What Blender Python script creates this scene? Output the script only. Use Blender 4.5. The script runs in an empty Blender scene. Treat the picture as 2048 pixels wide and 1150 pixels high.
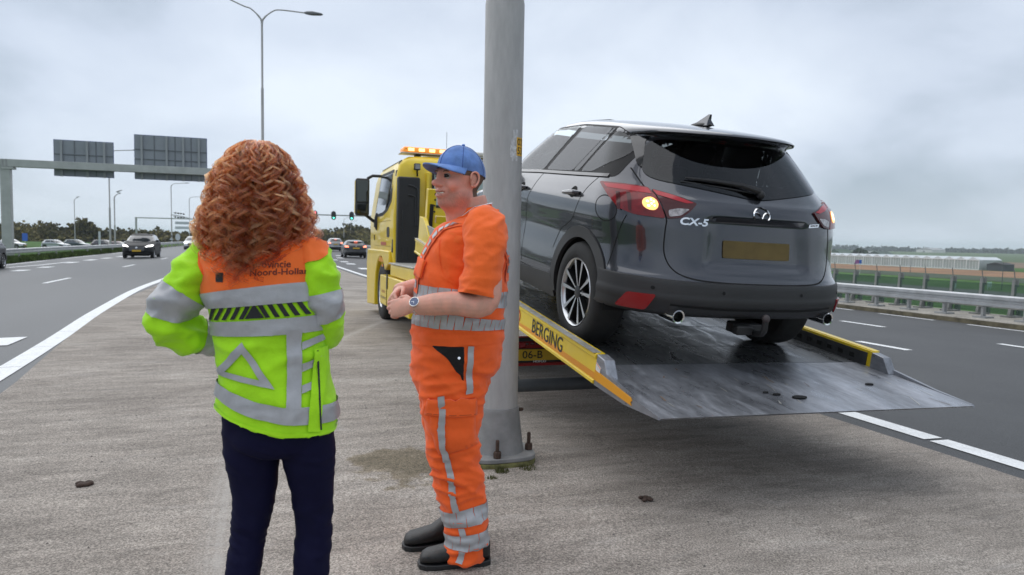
import bpy, bmesh, math, random
import numpy as np
from mathutils import Vector, Matrix
from mathutils.bvhtree import BVHTree
random.seed(7); np.random.seed(7)
R_ = math.radians
sc = bpy.context.scene
C = sc.collection
# ---------------------------------------------------------------- camera
cd = bpy.data.cameras.new('camera'); cam = bpy.data.objects.new('camera', cd); C.objects.link(cam); sc.camera = cam
cd.sensor_width = 36; cd.lens = 36*1412.3/2048; cd.clip_start = .05; cd.clip_end = 20000
_y, _p, _r = .3368, .0652, .0173
_F = Vector((math.sin(_y)*math.cos(_p), math.cos(_y)*math.cos(_p), -math.sin(_p)))
_R = Vector((math.cos(_y), -math.sin(_y), 0)); _U = _R.cross(_F)
_R, _U = math.cos(_r)*_R+math.sin(_r)*_U, -math.sin(_r)*_R+math.cos(_r)*_U
cam.matrix_world = Matrix(((_R.x, _U.x, -_F.x, 0), (_R.y, _U.y, -_F.y, 0), (_R.z, _U.z, -_F.z, 1.45), (0, 0, 0, 1)))
cd.dof.use_dof = True; cd.dof.focus_distance = 3.6; cd.dof.aperture_fstop = 4.5
# ---------------------------------------------------------------- sky
SUN_EL, SUN_AZ = R_(58), R_(-25)          # azimuth from +Y, clockwise
w = bpy.data.worlds.new('World'); sc.world = w; w.use_nodes = True
nt = w.node_tree; nt.nodes.clear()
def wn(t, **k):
    n = nt.nodes.new(t)
    for a, b in k.items(): setattr(n, a, b)
    return n
def lk(a, b): nt.links.new(a, b)
out = wn('ShaderNodeOutputWorld'); bg = wn('ShaderNodeBackground'); bg.inputs[1].default_value = .1; lk(bg.outputs[0], out.inputs[0])
sky = wn('ShaderNodeTexSky', sky_type='NISHITA', sun_disc=False); sky.sun_elevation = SUN_EL; sky.sun_rotation = SUN_AZ
tc = wn('ShaderNodeTexCoord'); sep = wn('ShaderNodeSeparateXYZ'); lk(tc.outputs['Generated'], sep.inputs[0])
def wm(op, a, b=None):
    n = wn('ShaderNodeMath', operation=op)
    for i, v in enumerate((a, b)):
        if v is None: continue
        if isinstance(v, (int, float)): n.inputs[i].default_value = v
        else: lk(v, n.inputs[i])
    return n.outputs[0]
zc = wm('MAXIMUM', sep.outputs[2], 0.0); den = wm('ADD', zc, .42)
cmb = wn('ShaderNodeCombineXYZ'); lk(wm('DIVIDE', sep.outputs[0], den), cmb.inputs[0]); lk(wm('DIVIDE', sep.outputs[1], den), cmb.inputs[1])
def wnoise(scale, detail, rough, off, dist=0.):
    mp = wn('ShaderNodeMapping'); mp.inputs[1].default_value = off; lk(cmb.outputs[0], mp.inputs[0])
    n = wn('ShaderNodeTexNoise'); n.inputs['Scale'].default_value = scale; n.inputs['Detail'].default_value = detail
    n.inputs['Roughness'].default_value = rough; n.inputs['Distortion'].default_value = dist; lk(mp.outputs[0], n.inputs['Vector']); return n.outputs[0]
big = wnoise(.68, 3, .5, (2.5, .7, 0)); fine = wnoise(2.2, 6, .55, (1.3, 4.2, 2), .3)
mixn = wm('ADD', wm('MULTIPLY', big, .71), wm('MULTIPLY', fine, .29))
ramp = wn('ShaderNodeValToRGB'); lk(mixn, ramp.inputs[0])
e = ramp.color_ramp.elements
e[0].position = .385; e[0].color = (.26, .315, .375, 1); e[1].position = .61; e[1].color = (.63, .685, .76, 1)
m = e.new(.49); m.color = (.475, .53, .62, 1)
# brighter, whiter air towards the horizon all the way round
hz = wn('ShaderNodeMix', data_type='RGBA'); lk(wm('MULTIPLY', wm('POWER', wm('SUBTRACT', 1., zc), 16.), .75), hz.inputs[0]); lk(ramp.outputs[0], hz.inputs[6]); hz.inputs[7].default_value = (.55, .625, .71, 1)
sc10 = wn('ShaderNodeVectorMath', operation='SCALE'); lk(hz.outputs[2], sc10.inputs[0]); sc10.inputs['Scale'].default_value = 10.
mx = wn('ShaderNodeMix', data_type='RGBA'); mx.inputs[0].default_value = .92; lk(sky.outputs[0], mx.inputs[6]); lk(sc10.outputs[0], mx.inputs[7])
lk(mx.outputs[2], bg.inputs[0])
# ---------------------------------------------------------------- sun (overcast)
sd = bpy.data.lights.new('sun', 'SUN'); sun = bpy.data.objects.new('sun', sd); C.objects.link(sun)
sd.energy = 1.5; sd.angle = R_(95); sd.color = (1, .97, .93)
_d = Vector((math.sin(SUN_AZ)*math.cos(SUN_EL), math.cos(SUN_AZ)*math.cos(SUN_EL), math.sin(SUN_EL)))
sun.rotation_euler = _d.to_track_quat('Z', 'Y').to_euler(); sun.location = (0, 0, 30)
# ---------------------------------------------------------------- view
vs = sc.view_settings; vs.view_transform = 'Standard'; vs.look = 'None'; vs.exposure = 0.50; vs.gamma = 1; vs.use_curve_mapping = False
sc.render.engine = 'CYCLES'; sc.cycles.use_denoising = True; sc.cycles.max_bounces = 8; sc.cycles.transparent_max_bounces = 16
try: sc.cycles.denoiser = 'OPENIMAGEDENOISE'
except Exception: pass
sc.cycles.sample_clamp_indirect = 6
# ================================================================ helpers
MATS = {}
def mat(name, col, rough=.6, metal=0., var=0., vscale=8., bump=0., bscale=60., coat=0., spec=.5, emit=None, estr=1., trans=0., sheen=0., coords='Object', stretch=(1, 1, 1), bdist=.01, speck=None, col2=None, ior=None):
    """procedural principled material: colour varied by noise, optional fine bump and specks"""
    if name in MATS: return MATS[name]
    m = bpy.data.materials.new(name); m.use_nodes = True; t = m.node_tree; b = t.nodes['Principled BSDF']
    N = lambda ty: t.nodes.new(ty)
    b.inputs['Roughness'].default_value = rough; b.inputs['Metallic'].default_value = metal
    b.inputs['Specular IOR Level'].default_value = spec; b.inputs['Coat Weight'].default_value = coat; b.inputs['Coat Roughness'].default_value = .04
    b.inputs['Transmission Weight'].default_value = trans; b.inputs['Sheen Weight'].default_value = sheen
    if ior: b.inputs['IOR'].default_value = ior
    if emit: b.inputs['Emission Color'].default_value = (*emit, 1); b.inputs['Emission Strength'].default_value = estr
    b.inputs['Base Color'].default_value = (*col, 1)
    vec = None
    def coord():
        nonlocal vec
        if vec is None:
            c = N('ShaderNodeTexCoord'); mp = N('ShaderNodeMapping'); mp.inputs[3].default_value = stretch
            t.links.new(c.outputs[coords], mp.inputs[0]); vec = mp.outputs[0]
        return vec
    base = None
    if var > 0:
        n = N('ShaderNodeTexNoise'); n.inputs['Scale'].default_value = vscale; n.inputs['Detail'].default_value = 5; n.inputs['Roughness'].default_value = .6
        t.links.new(coord(), n.inputs['Vector']); r = N('ShaderNodeValToRGB'); t.links.new(n.outputs[0], r.inputs[0])
        lo = tuple(c*(1-var) for c in col); hi = tuple(min(1, c*(1+var)) for c in (col2 or col))
        r.color_ramp.elements[0].position = .3; r.color_ramp.elements[1].position = .7
        r.color_ramp.elements[0].color = (*lo, 1); r.color_ramp.elements[1].color = (*hi, 1); base = r.outputs[0]
    if speck:
        scl, amt, dark = speck
        v = N('ShaderNodeTexNoise'); v.inputs['Scale'].default_value = scl; v.inputs['Detail'].default_value = 2; t.links.new(coord(), v.inputs['Vector'])
        r = N('ShaderNodeValToRGB'); t.links.new(v.outputs[0], r.inputs[0]); r.color_ramp.elements[0].position = .3; r.color_ramp.elements[1].position = .7
        r.color_ramp.elements[0].color = (*([1-amt]*3), 1); r.color_ramp.elements[1].color = (*([1+amt]*3), 1)
        x = N('ShaderNodeMix'); x.data_type = 'RGBA'; x.blend_type = 'MULTIPLY'; x.inputs[0].default_value = 1
        if base is None: x.inputs[6].default_value = (*col, 1)
        else: t.links.new(base, x.inputs[6])
        t.links.new(r.outputs[0], x.inputs[7]); base = x.outputs[2]
    if base is not None: t.links.new(base, b.inputs['Base Color'])
    if bump > 0:
        n = N('ShaderNodeTexNoise'); n.inputs['Scale'].default_value = bscale; n.inputs['Detail'].default_value = 4; t.links.new(coord(), n.inputs['Vector'])
        bp = N('ShaderNodeBump'); bp.inputs['Strength'].default_value = bump; bp.inputs['Distance'].default_value = bdist
        t.links.new(n.outputs[0], bp.inputs['Height']); t.links.new(bp.outputs[0], b.inputs['Normal'])
    MATS[name] = m; return m
def tag(o, label=None, cat=None, group=None, kind=None):
    if label: o['label'] = label
    if cat: o['category'] = cat
    if group: o['group'] = group
    if kind: o['kind'] = kind
    return o
def empty(name, loc=(0, 0, 0), rz=0., label=None, cat=None, group=None, mw=None):
    o = bpy.data.objects.new(name, None); C.objects.link(o); o.location = loc; o.rotation_euler = (0, 0, rz); o.empty_display_size = .1
    if mw is not None: o.matrix_world = mw
    return tag(o, label, cat, group)
def copy_tree(o, parent=None):
    c = o.copy(); C.objects.link(c); c.parent = parent
    for ch in o.children: copy_tree(ch, c)
    return c
class MB:
    def __init__(s): s.v = []; s.f = []; s.m = []; s.uv = None
    def add(s, vs, fs, mi=0):
        k = len(s.v); s.v.extend([tuple(p) for p in vs]); s.f.extend([tuple(i+k for i in f) for f in fs]); s.m.extend([mi]*len(fs)); return s
    def box(s, a, b, mi=0, rot=None, piv=None):
        (x0, y0, z0), (x1, y1, z1) = a, b
        vs = [Vector(p) for p in ((x0, y0, z0), (x1, y0, z0), (x1, y1, z0), (x0, y1, z0), (x0, y0, z1), (x1, y0, z1), (x1, y1, z1), (x0, y1, z1))]
        if rot is not None:
            c = Vector(piv) if piv else Vector(((x0+x1)/2, (y0+y1)/2, (z0+z1)/2)); vs = [c+rot@(p-c) for p in vs]
        return s.add(vs, [(3, 2, 1, 0), (4, 5, 6, 7), (0, 1, 5, 4), (1, 2, 6, 5), (2, 3, 7, 6), (3, 0, 4, 7)], mi)
    def prism(s, poly, axis, a, b, mi=0):
        """2D polygon extruded along axis between a and b. axis x: poly=(y,z); y: (x,z); z: (x,y)"""
        mk = {'x': lambda p, t: (t, p[0], p[1]), 'y': lambda p, t: (p[0], t, p[1]), 'z': lambda p, t: (p[0], p[1], t)}[axis]
        n = len(poly); vs = [mk(p, a) for p in poly]+[mk(p, b) for p in poly]
        return s.add(vs, [tuple(range(n))[::-1], tuple(range(n, 2*n))]+[(i, (i+1) % n, n+(i+1) % n, n+i) for i in range(n)], mi)
    def loft(s, rings, closed=True, cap=True, mi=0):
        n = len(rings[0]); vs = [p for r in rings for p in r]; fs = []
        for k in range(len(rings)-1):
            for i in range(n if closed else n-1):
                j = (i+1) % n; fs.append((k*n+i, k*n+j, (k+1)*n+j, (k+1)*n+i))
        if cap and closed: fs.append(tuple(range(n))[::-1]); fs.append(tuple(range((len(rings)-1)*n, len(rings)*n)))
        return s.add(vs, fs, mi)
    def tube(s, pts, r, n=10, mi=0, cap=True):
        pts = [Vector(p) for p in pts]; rs = r if isinstance(r, (list, tuple)) else [r]*len(pts); rings = []; up = None
        for i, p in enumerate(pts):
            d = (pts[min(i+1, len(pts)-1)]-pts[max(i-1, 0)]).normalized()
            if up is None: up = Vector((0, 0, 1)) if abs(d.z) < .9 else Vector((1, 0, 0))
            a = d.cross(up).normalized(); up = a.cross(d).normalized()
            rings.append([p+rs[i]*(math.cos(q)*a+math.sin(q)*up) for q in [2*math.pi*k/n for k in range(n)]])
        return s.loft(rings, True, cap, mi)
    def lathe(s, prof, c=(0, 0, 0), axis='z', n=24, mi=0, cap=True):
        c = Vector(c); rings = []
        for r, h in prof:
            ring = []
            for k in range(n):
                q = 2*math.pi*k/n; a, b = r*math.cos(q), r*math.sin(q)
                ring.append(c+Vector({'z': (a, b, h), 'x': (h, a, b), 'y': (b, h, a)}[axis]))
            rings.append(ring)
        return s.loft(rings, True, cap, mi)
    def ell(s, c, r, n=12, k=8, mi=0):
        c = Vector(c); r = Vector(r); rings = []
        for i in range(k+1):
            th = math.pi*i/k; th = min(max(th, .02), math.pi-.02)
            rings.append([c+Vector((r.x*math.sin(th)*math.cos(2*math.pi*j/n), r.y*math.sin(th)*math.sin(2*math.pi*j/n), r.z*math.cos(th)))for j in range(n)])
        return s.loft(rings[::-1], True, True, mi)
    def mesh(s, name):
        me = bpy.data.meshes.new(name); me.from_pydata(s.v, [], s.f); me.update(); return me
    def build(s, name, mats, parent=None, smooth=30, bevel=0, seg=2, label=None, subsurf=0, solid=0):
        me = s.mesh(name); mats = mats if isinstance(mats, (list, tuple)) else [mats]
        for m_ in mats: me.materials.append(m_)
        if len(mats) > 1: me.polygons.foreach_set('material_index', s.m)
        if smooth:
            me.shade_smooth()
            if smooth < 180: me.set_sharp_from_angle(angle=R_(smooth))
        o = bpy.data.objects.new(name, me); C.objects.link(o); o.parent = parent
        if solid: q = o.modifiers.new('solid', 'SOLIDIFY'); q.thickness = solid; q.offset = -1
        if bevel: q = o.modifiers.new('bevel', 'BEVEL'); q.width = bevel; q.segments = seg; q.limit_method = 'ANGLE'; q.angle_limit = R_(35)
        if subsurf: q = o.modifiers.new('sub', 'SUBSURF'); q.levels = q.render_levels = subsurf
        if label: o['label'] = label
        return o
def text_mesh(s, size=1., ext=0., bold=0.):
    """lettering as a flat mesh in the XY plane (built-in font), centred; returns verts, faces"""
    cu = bpy.data.curves.new('lettering', 'FONT'); cu.body = s; cu.size = size; cu.extrude = ext; cu.offset = bold; cu.align_x = 'CENTER'; cu.align_y = 'CENTER'; cu.resolution_u = 3
    o = bpy.data.objects.new('lettering', cu); C.objects.link(o); dg = bpy.context.evaluated_depsgraph_get()
    me = bpy.data.meshes.new_from_object(o.evaluated_get(dg)); v = [tuple(p.co) for p in me.vertices]; f = [tuple(p.vertices) for p in me.polygons]
    bpy.data.objects.remove(o); bpy.data.meshes.remove(me); bpy.data.curves.remove(cu); return v, f
def fnoise(p, s=1., seed=0.):
    from mathutils import noise
    return noise.noise(Vector(p)*s+Vector((seed, seed*1.7, seed*.3)))
def smooth01(a, b, x):
    t = min(1, max(0, (x-a)/(b-a))); return t*t*(3-2*t)
def interp(x, xs, ys): return float(np.interp(x, xs, ys))
def spline(pts, n):
    """Catmull-Rom through points (tuples), n samples in all"""
    P = [Vector(p) for p in pts]; P = [2*P[0]-P[1]]+P+[2*P[-1]-P[-2]]; res = []
    for k in range(n):
        t = k/(n-1)*(len(P)-3); i = min(int(t), len(P)-4); t -= i; a, b, c, d = P[i:i+4]
        res.append(.5*((2*b)+(c-a)*t+(2*a-5*b+4*c-d)*t*t+(3*b-a-3*c+d)*t**3))
    return res
def mono(xs, ys, x):
    """smooth monotone-ish cubic interpolation of a table"""
    xs = list(xs); ys = list(ys)
    if x <= xs[0]: return ys[0]
    if x >= xs[-1]: return ys[-1]
    i = max(k for k in range(len(xs)-1) if xs[k] <= x); h = xs[i+1]-xs[i]; t = (x-xs[i])/h
    def sl(k):
        if k == 0: return (ys[1]-ys[0])/(xs[1]-xs[0])
        if k == len(xs)-1: return (ys[-1]-ys[-2])/(xs[-1]-xs[-2])
        a = (ys[k]-ys[k-1])/(xs[k]-xs[k-1]); b = (ys[k+1]-ys[k])/(xs[k+1]-xs[k])
        return 0 if a*b <= 0 else 2*a*b/(a+b)
    m0, m1 = sl(i)*h, sl(i+1)*h
    return (2*t**3-3*t*t+1)*ys[i]+(t**3-2*t*t+t)*m0+(-2*t**3+3*t*t)*ys[i+1]+(t**3-t*t)*m1
# ================================================================ setting
def zr(x): return -.02*max(0, -2.9-x)-.025*max(0, x-2)
def terr(x, y):
    if x < -13.2: z = zr(-13.2)-.06-(.76*smooth01(-14.5, -26, x))
    elif x > 17.4: z = -.6-(6.4*smooth01(17.4, 30, x))
    else: z = zr(x)-.25
    return z
LL = ([-8, 0, 8.5, 11, 15, 22, 28, 60, 140, 400], [-2.0, -2.3, -2.58, -2.71, -2.98, -3.24, -3.14, -2.9, -1.6, -1.4])
GL = ([-8, 0, 7.4, 9.9, 13.6, 17.6, 25, 60, 140, 400], [-1.65, -1.95, -2.25, -2.485, -2.8, -3.02, -2.95, -2.7, -1.4, -1.2])
RL = ([-8, 3, 5, 28, 37, 60, 140, 400], [5.0, 5.05, 5.06, 3.85, 3.63, 3.3, 1.8, 1.6])
fLL = lambda y: mono(*LL, y); fGL = lambda y: mono(*GL, y); fRL = lambda y: mono(*RL, y)
def sheet(name, xl, xr, ys, nx, dz, m, kind='structure', parent=None, zf=None):
    b = MB(); zf = zf or zr; n = nx+1; vs = []; fs = []
    for y in ys:
        for i in range(n):
            x = xl(y)+(xr(y)-xl(y))*i/nx; vs.append((x, y, zf(x)+dz))
    for k in range(len(ys)-1):
        for i in range(nx): fs.append((k*n+i, k*n+i+1, (k+1)*n+i+1, (k+1)*n+i))
    b.add(vs, fs); o = b.build(name, m, parent, smooth=180)
    if kind and parent is None: o['kind'] = kind
    return o
# --- materials of the ground
def gore_mat():
    m = bpy.data.materials.new('gore_concrete'); m.use_nodes = True; t = m.node_tree; b = t.nodes['Principled BSDF']; L = t.links.new
    N = lambda ty, **k: [setattr(n, a, v) for n in [t.nodes.new(ty)] for a, v in k.items()] and n if False else t.nodes.new(ty)
    tcn = N('ShaderNodeTexCoord')
    def noise(scale, detail, rough=.6, st=(1, 1, 1), dist=0):
        mp = N('ShaderNodeMapping'); mp.inputs[3].default_value = st; mp.inputs[2].default_value = (0, 0, .5); L(tcn.outputs['Object'], mp.inputs[0]); n = N('ShaderNodeTexNoise')
        n.inputs['Scale'].default_value = scale; n.inputs['Detail'].default_value = detail; n.inputs['Roughness'].default_value = rough; n.inputs['Distortion'].default_value = dist
        L(mp.outputs[0], n.inputs['Vector']); return n.outputs[0]
    def ramp(x, *st):
        r = N('ShaderNodeValToRGB'); L(x, r.inputs[0]); e = r.color_ramp.elements
        e[0].position, e[0].color = st[0][0], (*st[0][1], 1); e[1].position, e[1].color = st[-1][0], (*st[-1][1], 1)
        for p, c in st[1:-1]: q = e.new(p); q.color = (*c, 1)
        return r.outputs[0]
    def mul(a, c, f=1.):
        x = N('ShaderNodeMix'); x.data_type = 'RGBA'; x.blend_type = 'MULTIPLY'; x.inputs[0].default_value = f; L(a, x.inputs[6]); L(c, x.inputs[7]); return x.outputs[2]
    g = lambda v: (v, v, v)
    col = ramp(noise(.8, 7, .68, (.7, 1.2, 1), .3), (.3, (.205, .180, .157)), (.52, (.292, .260, .228)), (.72, (.38, .345, .308)))
    col = mul(col, ramp(noise(4, 7, .72, (.45, 1.8, 1), .5), (.3, g(.66)), (.5, g(.98)), (.7, g(1.22))))
    col = mul(col, ramp(noise(115, 3, .72), (.35, g(.46)), (.5, g(.98)), (.65, g(1.68))))
    col = mul(col, ramp(noise(45, 4, .75), (.25, g(.55)), (.42, g(1.)), (.75, g(1.12))))
    # pale dusty tyre track curving over the pavement, and lighter scraped streaks
    sx = N('ShaderNodeSeparateXYZ'); L(tcn.outputs['Object'], sx.inputs[0])
    def mth(op, a, b_=None, c_=None):
        n = N('ShaderNodeMath'); n.operation = op
        for i, v in enumerate((a, b_, c_)):
            if v is None: continue
            if isinstance(v, (int, float)): n.inputs[i].default_value = v
            else: L(v, n.inputs[i])
        return n.outputs[0]
    yy = mth('SUBTRACT', sx.outputs[1], 3.9); px_ = mth('MULTIPLY_ADD', mth('MULTIPLY', yy, yy), .03, -.215); dd = mth('ABSOLUTE', mth('SUBTRACT', sx.outputs[0], px_))
    tread = mth('MULTIPLY', mth('SINE', mth('MULTIPLY', dd, 160.)), .12); fac = mth('MULTIPLY', mth('SUBTRACT', 1.0, mth('MINIMUM', mth('DIVIDE', dd, .13), 1.)), mth('ADD', noise(7, 5), tread))
    def lighten(c, f, colr):
        x = N('ShaderNodeMix'); x.data_type = 'RGBA'; L(f, x.inputs[0]); L(c, x.inputs[6]); x.inputs[7].default_value = (*colr, 1); return x.outputs[2]
    col = lighten(col, mth('MULTIPLY', fac, .95), (.43, .405, .375))
    col = lighten(col, ramp(noise(2.2, 8, .75, (.55, 1.9, 1), .8), (.56, g(0.)), (.72, g(.42)), (.9, g(.6))), (.42, .395, .37))
    # scattered dark spots (chewing gum, tar)
    v = N('ShaderNodeTexVoronoi'); v.inputs['Scale'].default_value = 9; v.inputs['Randomness'].default_value = 1; L(tcn.outputs['Object'], v.inputs['Vector'])
    col = mul(col, ramp(v.outputs['Distance'], (.05, g(.5)), (.10, g(1.)), (.2, g(1.))), .8)
    # damp patch round the foot of the lamp post
    sp = N('ShaderNodeVectorMath'); sp.operation = 'DISTANCE'; L(tcn.outputs['Object'], sp.inputs[0]); sp.inputs[1].default_value = (.88, 4.45, 0)
    ad = N('ShaderNodeMath'); ad.operation = 'MULTIPLY_ADD'; L(noise(4, 5), ad.inputs[0]); ad.inputs[1].default_value = -.9; L(sp.outputs['Value'], ad.inputs[2]); a5 = N('ShaderNodeMath'); L(ad.outputs[0], a5.inputs[0]); a5.inputs[1].default_value = .5
    col = mul(col, ramp(a5.outputs[0], (.26, (.50, .47, .38)), (.36, (.66, .62, .52)), (.44, g(1.))))
    L(col, b.inputs['Base Color']); b.inputs['Roughness'].default_value = .9; b.inputs['Specular IOR Level'].default_value = .25
    bp = N('ShaderNodeBump'); bp.inputs['Strength'].default_value = .55; bp.inputs['Distance'].default_value = .006; L(noise(110, 4, .7), bp.inputs['Height']); L(bp.outputs[0], b.inputs['Normal'])
    return m
M_gore = gore_mat()
M_aspL = mat('asphalt_worn', (.066, .070, .074), .52, var=.16, vscale=.35, bump=.35, bscale=150, bdist=.004, speck=(160, .35, 0), stretch=(1, .12, 1), spec=.45)
M_aspR = mat('asphalt_dark', (.058, .060, .062), .66, var=.14, vscale=.5, bump=.5, bscale=120, bdist=.005, speck=(130, .55, 0), spec=.4)
M_white = mat('road_paint', (.74, .75, .75), .7, var=.10, vscale=9, speck=(60, .12, 0))
M_grass = mat('verge_grass', (.055, .085, .022), .95, var=.55, vscale=.9, bump=.9, bscale=6, bdist=.2, spec=.1, speck=(9, .4, 0), col2=(.075, .11, .03))
M_meadow = mat('meadow_green', (.045, .115, .022), .95, var=.35, vscale=.05, spec=.1, speck=(1.3, .25, 0))
M_conc = mat('weathered_concrete', (.30, .28, .245), .9, var=.3, vscale=2.2, bump=.4, bscale=40, speck=(35, .25, 0))
M_moss = mat('mossy_kerb_face', (.115, .10, .065), .95, var=.45, vscale=5, bump=.5, bscale=30)
M_galv = mat('galvanised_steel', (.46, .47, .48), .42, metal=.75, var=.15, vscale=3, bump=.06, bscale=20)
M_galvd = mat('dull_galvanised_steel', (.33, .335, .335), .6, metal=.45, var=.2, vscale=4)
# --- ground sheet
xs = [-6000, -2500, -1000, -400, -200, -100, -60, -40, -32, -26, -23, -20, -17, -15, -14, -13.2, -8, 0, 8, 17, 17.4, 18.5, 20, 22, 24, 26, 28, 30, 40, 80, 160, 400, 1000, 2500, 6000]
ys = [-3000, -800, -200, -60, -20, 0, 20, 40, 60, 80, 110, 150, 250, 500, 1200, 3000, 9000]
vs = [(x, y, terr(x, y)) for y in ys for x in xs]; n = len(xs)
g_ = MB().add(vs, [(k*n+i, k*n+i+1, (k+1)*n+i+1, (k+1)*n+i) for k in range(len(ys)-1) for i in range(n-1)])
M_ground = mat('ground_grass', (.05, .10, .022), .95, var=.4, vscale=.03, spec=.1, speck=(.6, .25, 0), col2=(.06, .13, .03))
tag(g_.build('ground', M_ground, smooth=180), kind='structure')
YY = [-8, -4, -2, 0, 1, 2, 3, 4, 5, 6, 7, 8, 9, 10, 11, 12, 13, 14, 15, 16, 18, 20, 22, 25, 28, 32, 37, 42, 50, 60, 75, 90, 110, 140, 200, 300, 400]
sheet('gore_pavement', fGL, lambda y: fRL(y)-.31, YY, 14, .004, M_gore)
sheet('road_left', lambda y: -13.0, lambda y: fGL(y)+.02, YY, 10, 0, M_aspL)
sheet('road_right', lambda y: fRL(y)-.33, lambda y: 16.3, YY, 10, 0, M_aspR)
sheet('verge_left', lambda y: -17., lambda y: -12.95, YY, 4, .03, M_grass, zf=lambda x: zr(-13)-.35*smooth01(-14.5, -17, x))
# kerb slab carrying the parapet
b = MB().prism([(16.15, -.62), (16.15, -.235), (16.2, -.215), (17.75, -.20), (17.75, -1.2), (16.6, -1.2)], 'y', -6, 150)
tag(b.build('kerb', M_conc), kind='structure')
b = MB().box((16.135, -6, -.40), (16.152, 150, -.245)); o = b.build('kerb_face', M_moss); tag(o, kind='structure')
# --- painted markings: each line piece is a part of the road
def marking(name, pts, dz, par, zf=zr):
    o = MB().add([(x, y, zf(x)+dz) for x, y in pts], [tuple(range(len(pts)))]).build(name, M_white, None, smooth=0)
    return o
roadL = bpy.data.objects['road_left']; roadR = bpy.data.objects['road_right']
def line_pieces(f, wd, ys, dz, par, gap=.012):
    for a, c in zip(ys[:-1], ys[1:]):
        k = 5; q = [a+gap/2+(c-a-gap)*i/k for i in range(k+1)]
        vs = []
        for y in q: vs += [(f(y)-wd/2, y, zr(f(y)-wd/2)+dz), (f(y)+wd/2, y, zr(f(y)+wd/2)+dz)]
        MB().add(vs, [(2*i, 2*i+1, 2*i+3, 2*i+2) for i in range(k)]).build('edge_line', M_white, par, smooth=0)
line_pieces(fLL, .235, [-8, -4, 0, 3, 6, 7.4, 8.9, 10.4, 12, 14, 17, 21, 25, 30, 36, 45, 60, 80, 110, 140], .006, roadL)
line_pieces(fRL, .20, [-8, -3, .5, 2.6, 4.12, 8, 12, 18, 25, 35, 50, 70, 100, 140], .006, roadR, .05)
def dash(x, y0, y1, wd, par, sk=0.):
    vs = [(x-wd/2, y0, 0), (x+wd/2, y0, 0), (x+wd/2+sk, y1, 0), (x-wd/2+sk, y1, 0)]
    MB().add([(a, c, zr(a)+.006) for a, c, _ in vs], [(0, 1, 2, 3)]).build('dash_line', M_white, par, smooth=0)
for k in range(10):
    y = 24.9+12.5*k; dash(-6.35+.05*k, y, y+3, .16, roadL)
dash(-3.62, 10.68, 11.5, .95, roadL)
for (x, y0, y1) in ((-9.75, 34.4, 35.6), (-9.7, 37.8, 39), (-10.15, 44.2, 46), (-10.15, 48.6, 50.7), (-10., 52.6, 54.4), (-9.9, 57, 59), (-9.8, 61.5, 63.5)): dash(x, y0, y1, .5, roadL)
vs = [(-11.45, 38.6), (-11.15, 38.6), (-10.6, 41.5), (-10.45, 46.4), (-10.65, 46.4), (-10.85, 41.5)]
MB().add([(a, c, zr(a)+.006) for a, c in vs], [tuple(range(6))]).build('dash_line', M_white, roadL, smooth=0)
dash(-12.4, 40, 49.5, .18, roadL); dash(-12.5, 53, 63, .18, roadL); dash(-12.3, 68, 90, .18, roadL); dash(-12.4, 20, 36, .18, roadL)
for k in range(-1, 12): y = 8.55+12*k if k != 1 else 20.6; dash(9.8-.02*k*0, y, y+1.05 if k == 0 else y+2.5, .17, roadR)
for y0, y1 in ((11.7, 12.9), (6.6, 9.15), (16, 18), (21, 23), (30, 33), (42, 45)): dash(12.65, y0, y1, .17, roadR)
line_pieces(lambda y: 15.85, .13, [2, 12.7, 15.3, 17.4, 30, 60, 120], .006, roadR, .9)
for x, y0, y1 in ((4.55, 50.2, 51.5), (4.9, 46.6, 48), (4.85, 42.5, 44), (5.6, 56.4, 58), (6.2, 64, 66), (4.75, 35.6, 37.2)): dash(x, y0, y1, .5, roadR)
# --- crash barrier on the left verge
def wbeam(h0, t=.03):   # profile (offset towards the road, height)
    return [(0, h0-.155), (.05, h0-.12), (.05, h0-.05), (0, h0-.02), (0, h0+.02), (.05, h0+.05), (.05, h0+.12), (0, h0+.155), (-.01, h0+.155), (-.01, h0-.155)]
def barrier(pts, h, label, post_gap, foot, sidex, cat='barrier'):
    root = empty('crash_barrier', (pts[0][0], pts[0][1], foot(pts[0][0])), label=label, cat=cat)
    inv = Matrix.Translation(-root.location)
    P = spline([(x, y, 0) for x, y in pts], len(pts)*6); rings = [[(p.x+sidex*o, p.y, foot(p.x)+z) for o, z in wbeam(h)] for p in P]
    b = MB().loft(rings); b.v = [tuple(inv@Vector(v)) for v in b.v]; b.build('rail_beam', M_galv, root, smooth=40)
    L = 0; last = None; me = None
    for p in spline([(x, y, 0) for x, y in pts], 800):
        if last is not None: L += (p-last).length
        last = p
        if L >= post_gap or me is None:
            L = 0
            if me is None:
                bb = MB().box((-.05, -.03, -.1), (.05, .03, h+.1)).box((-.16, -.16, -.02), (.16, .16, .035)); o = bb.build('post', M_galvd, root, smooth=0); me = o.data
            else: o = bpy.data.objects.new('post', me); C.objects.link(o); o.parent = root
            o.location = inv@Vector((p.x-sidex*.06, p.y, foot(p.x)))
    return root
barrier([(-13.6, 22), (-13.9, 40), (-14, 60), (-13.2, 80), (-12.6, 105), (-12.4, 140)], .55, 'galvanised steel crash barrier along the grass verge behind the oncoming cars', 4., lambda x: zr(-13)+.02, 1)
barrier([(16.5, 3), (16.48, 20), (16.48, 60), (16.48, 140)], .42, 'galvanised steel crash barrier on the viaduct kerb beyond the dark car', 1.02, lambda x: -.205, -1)
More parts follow.
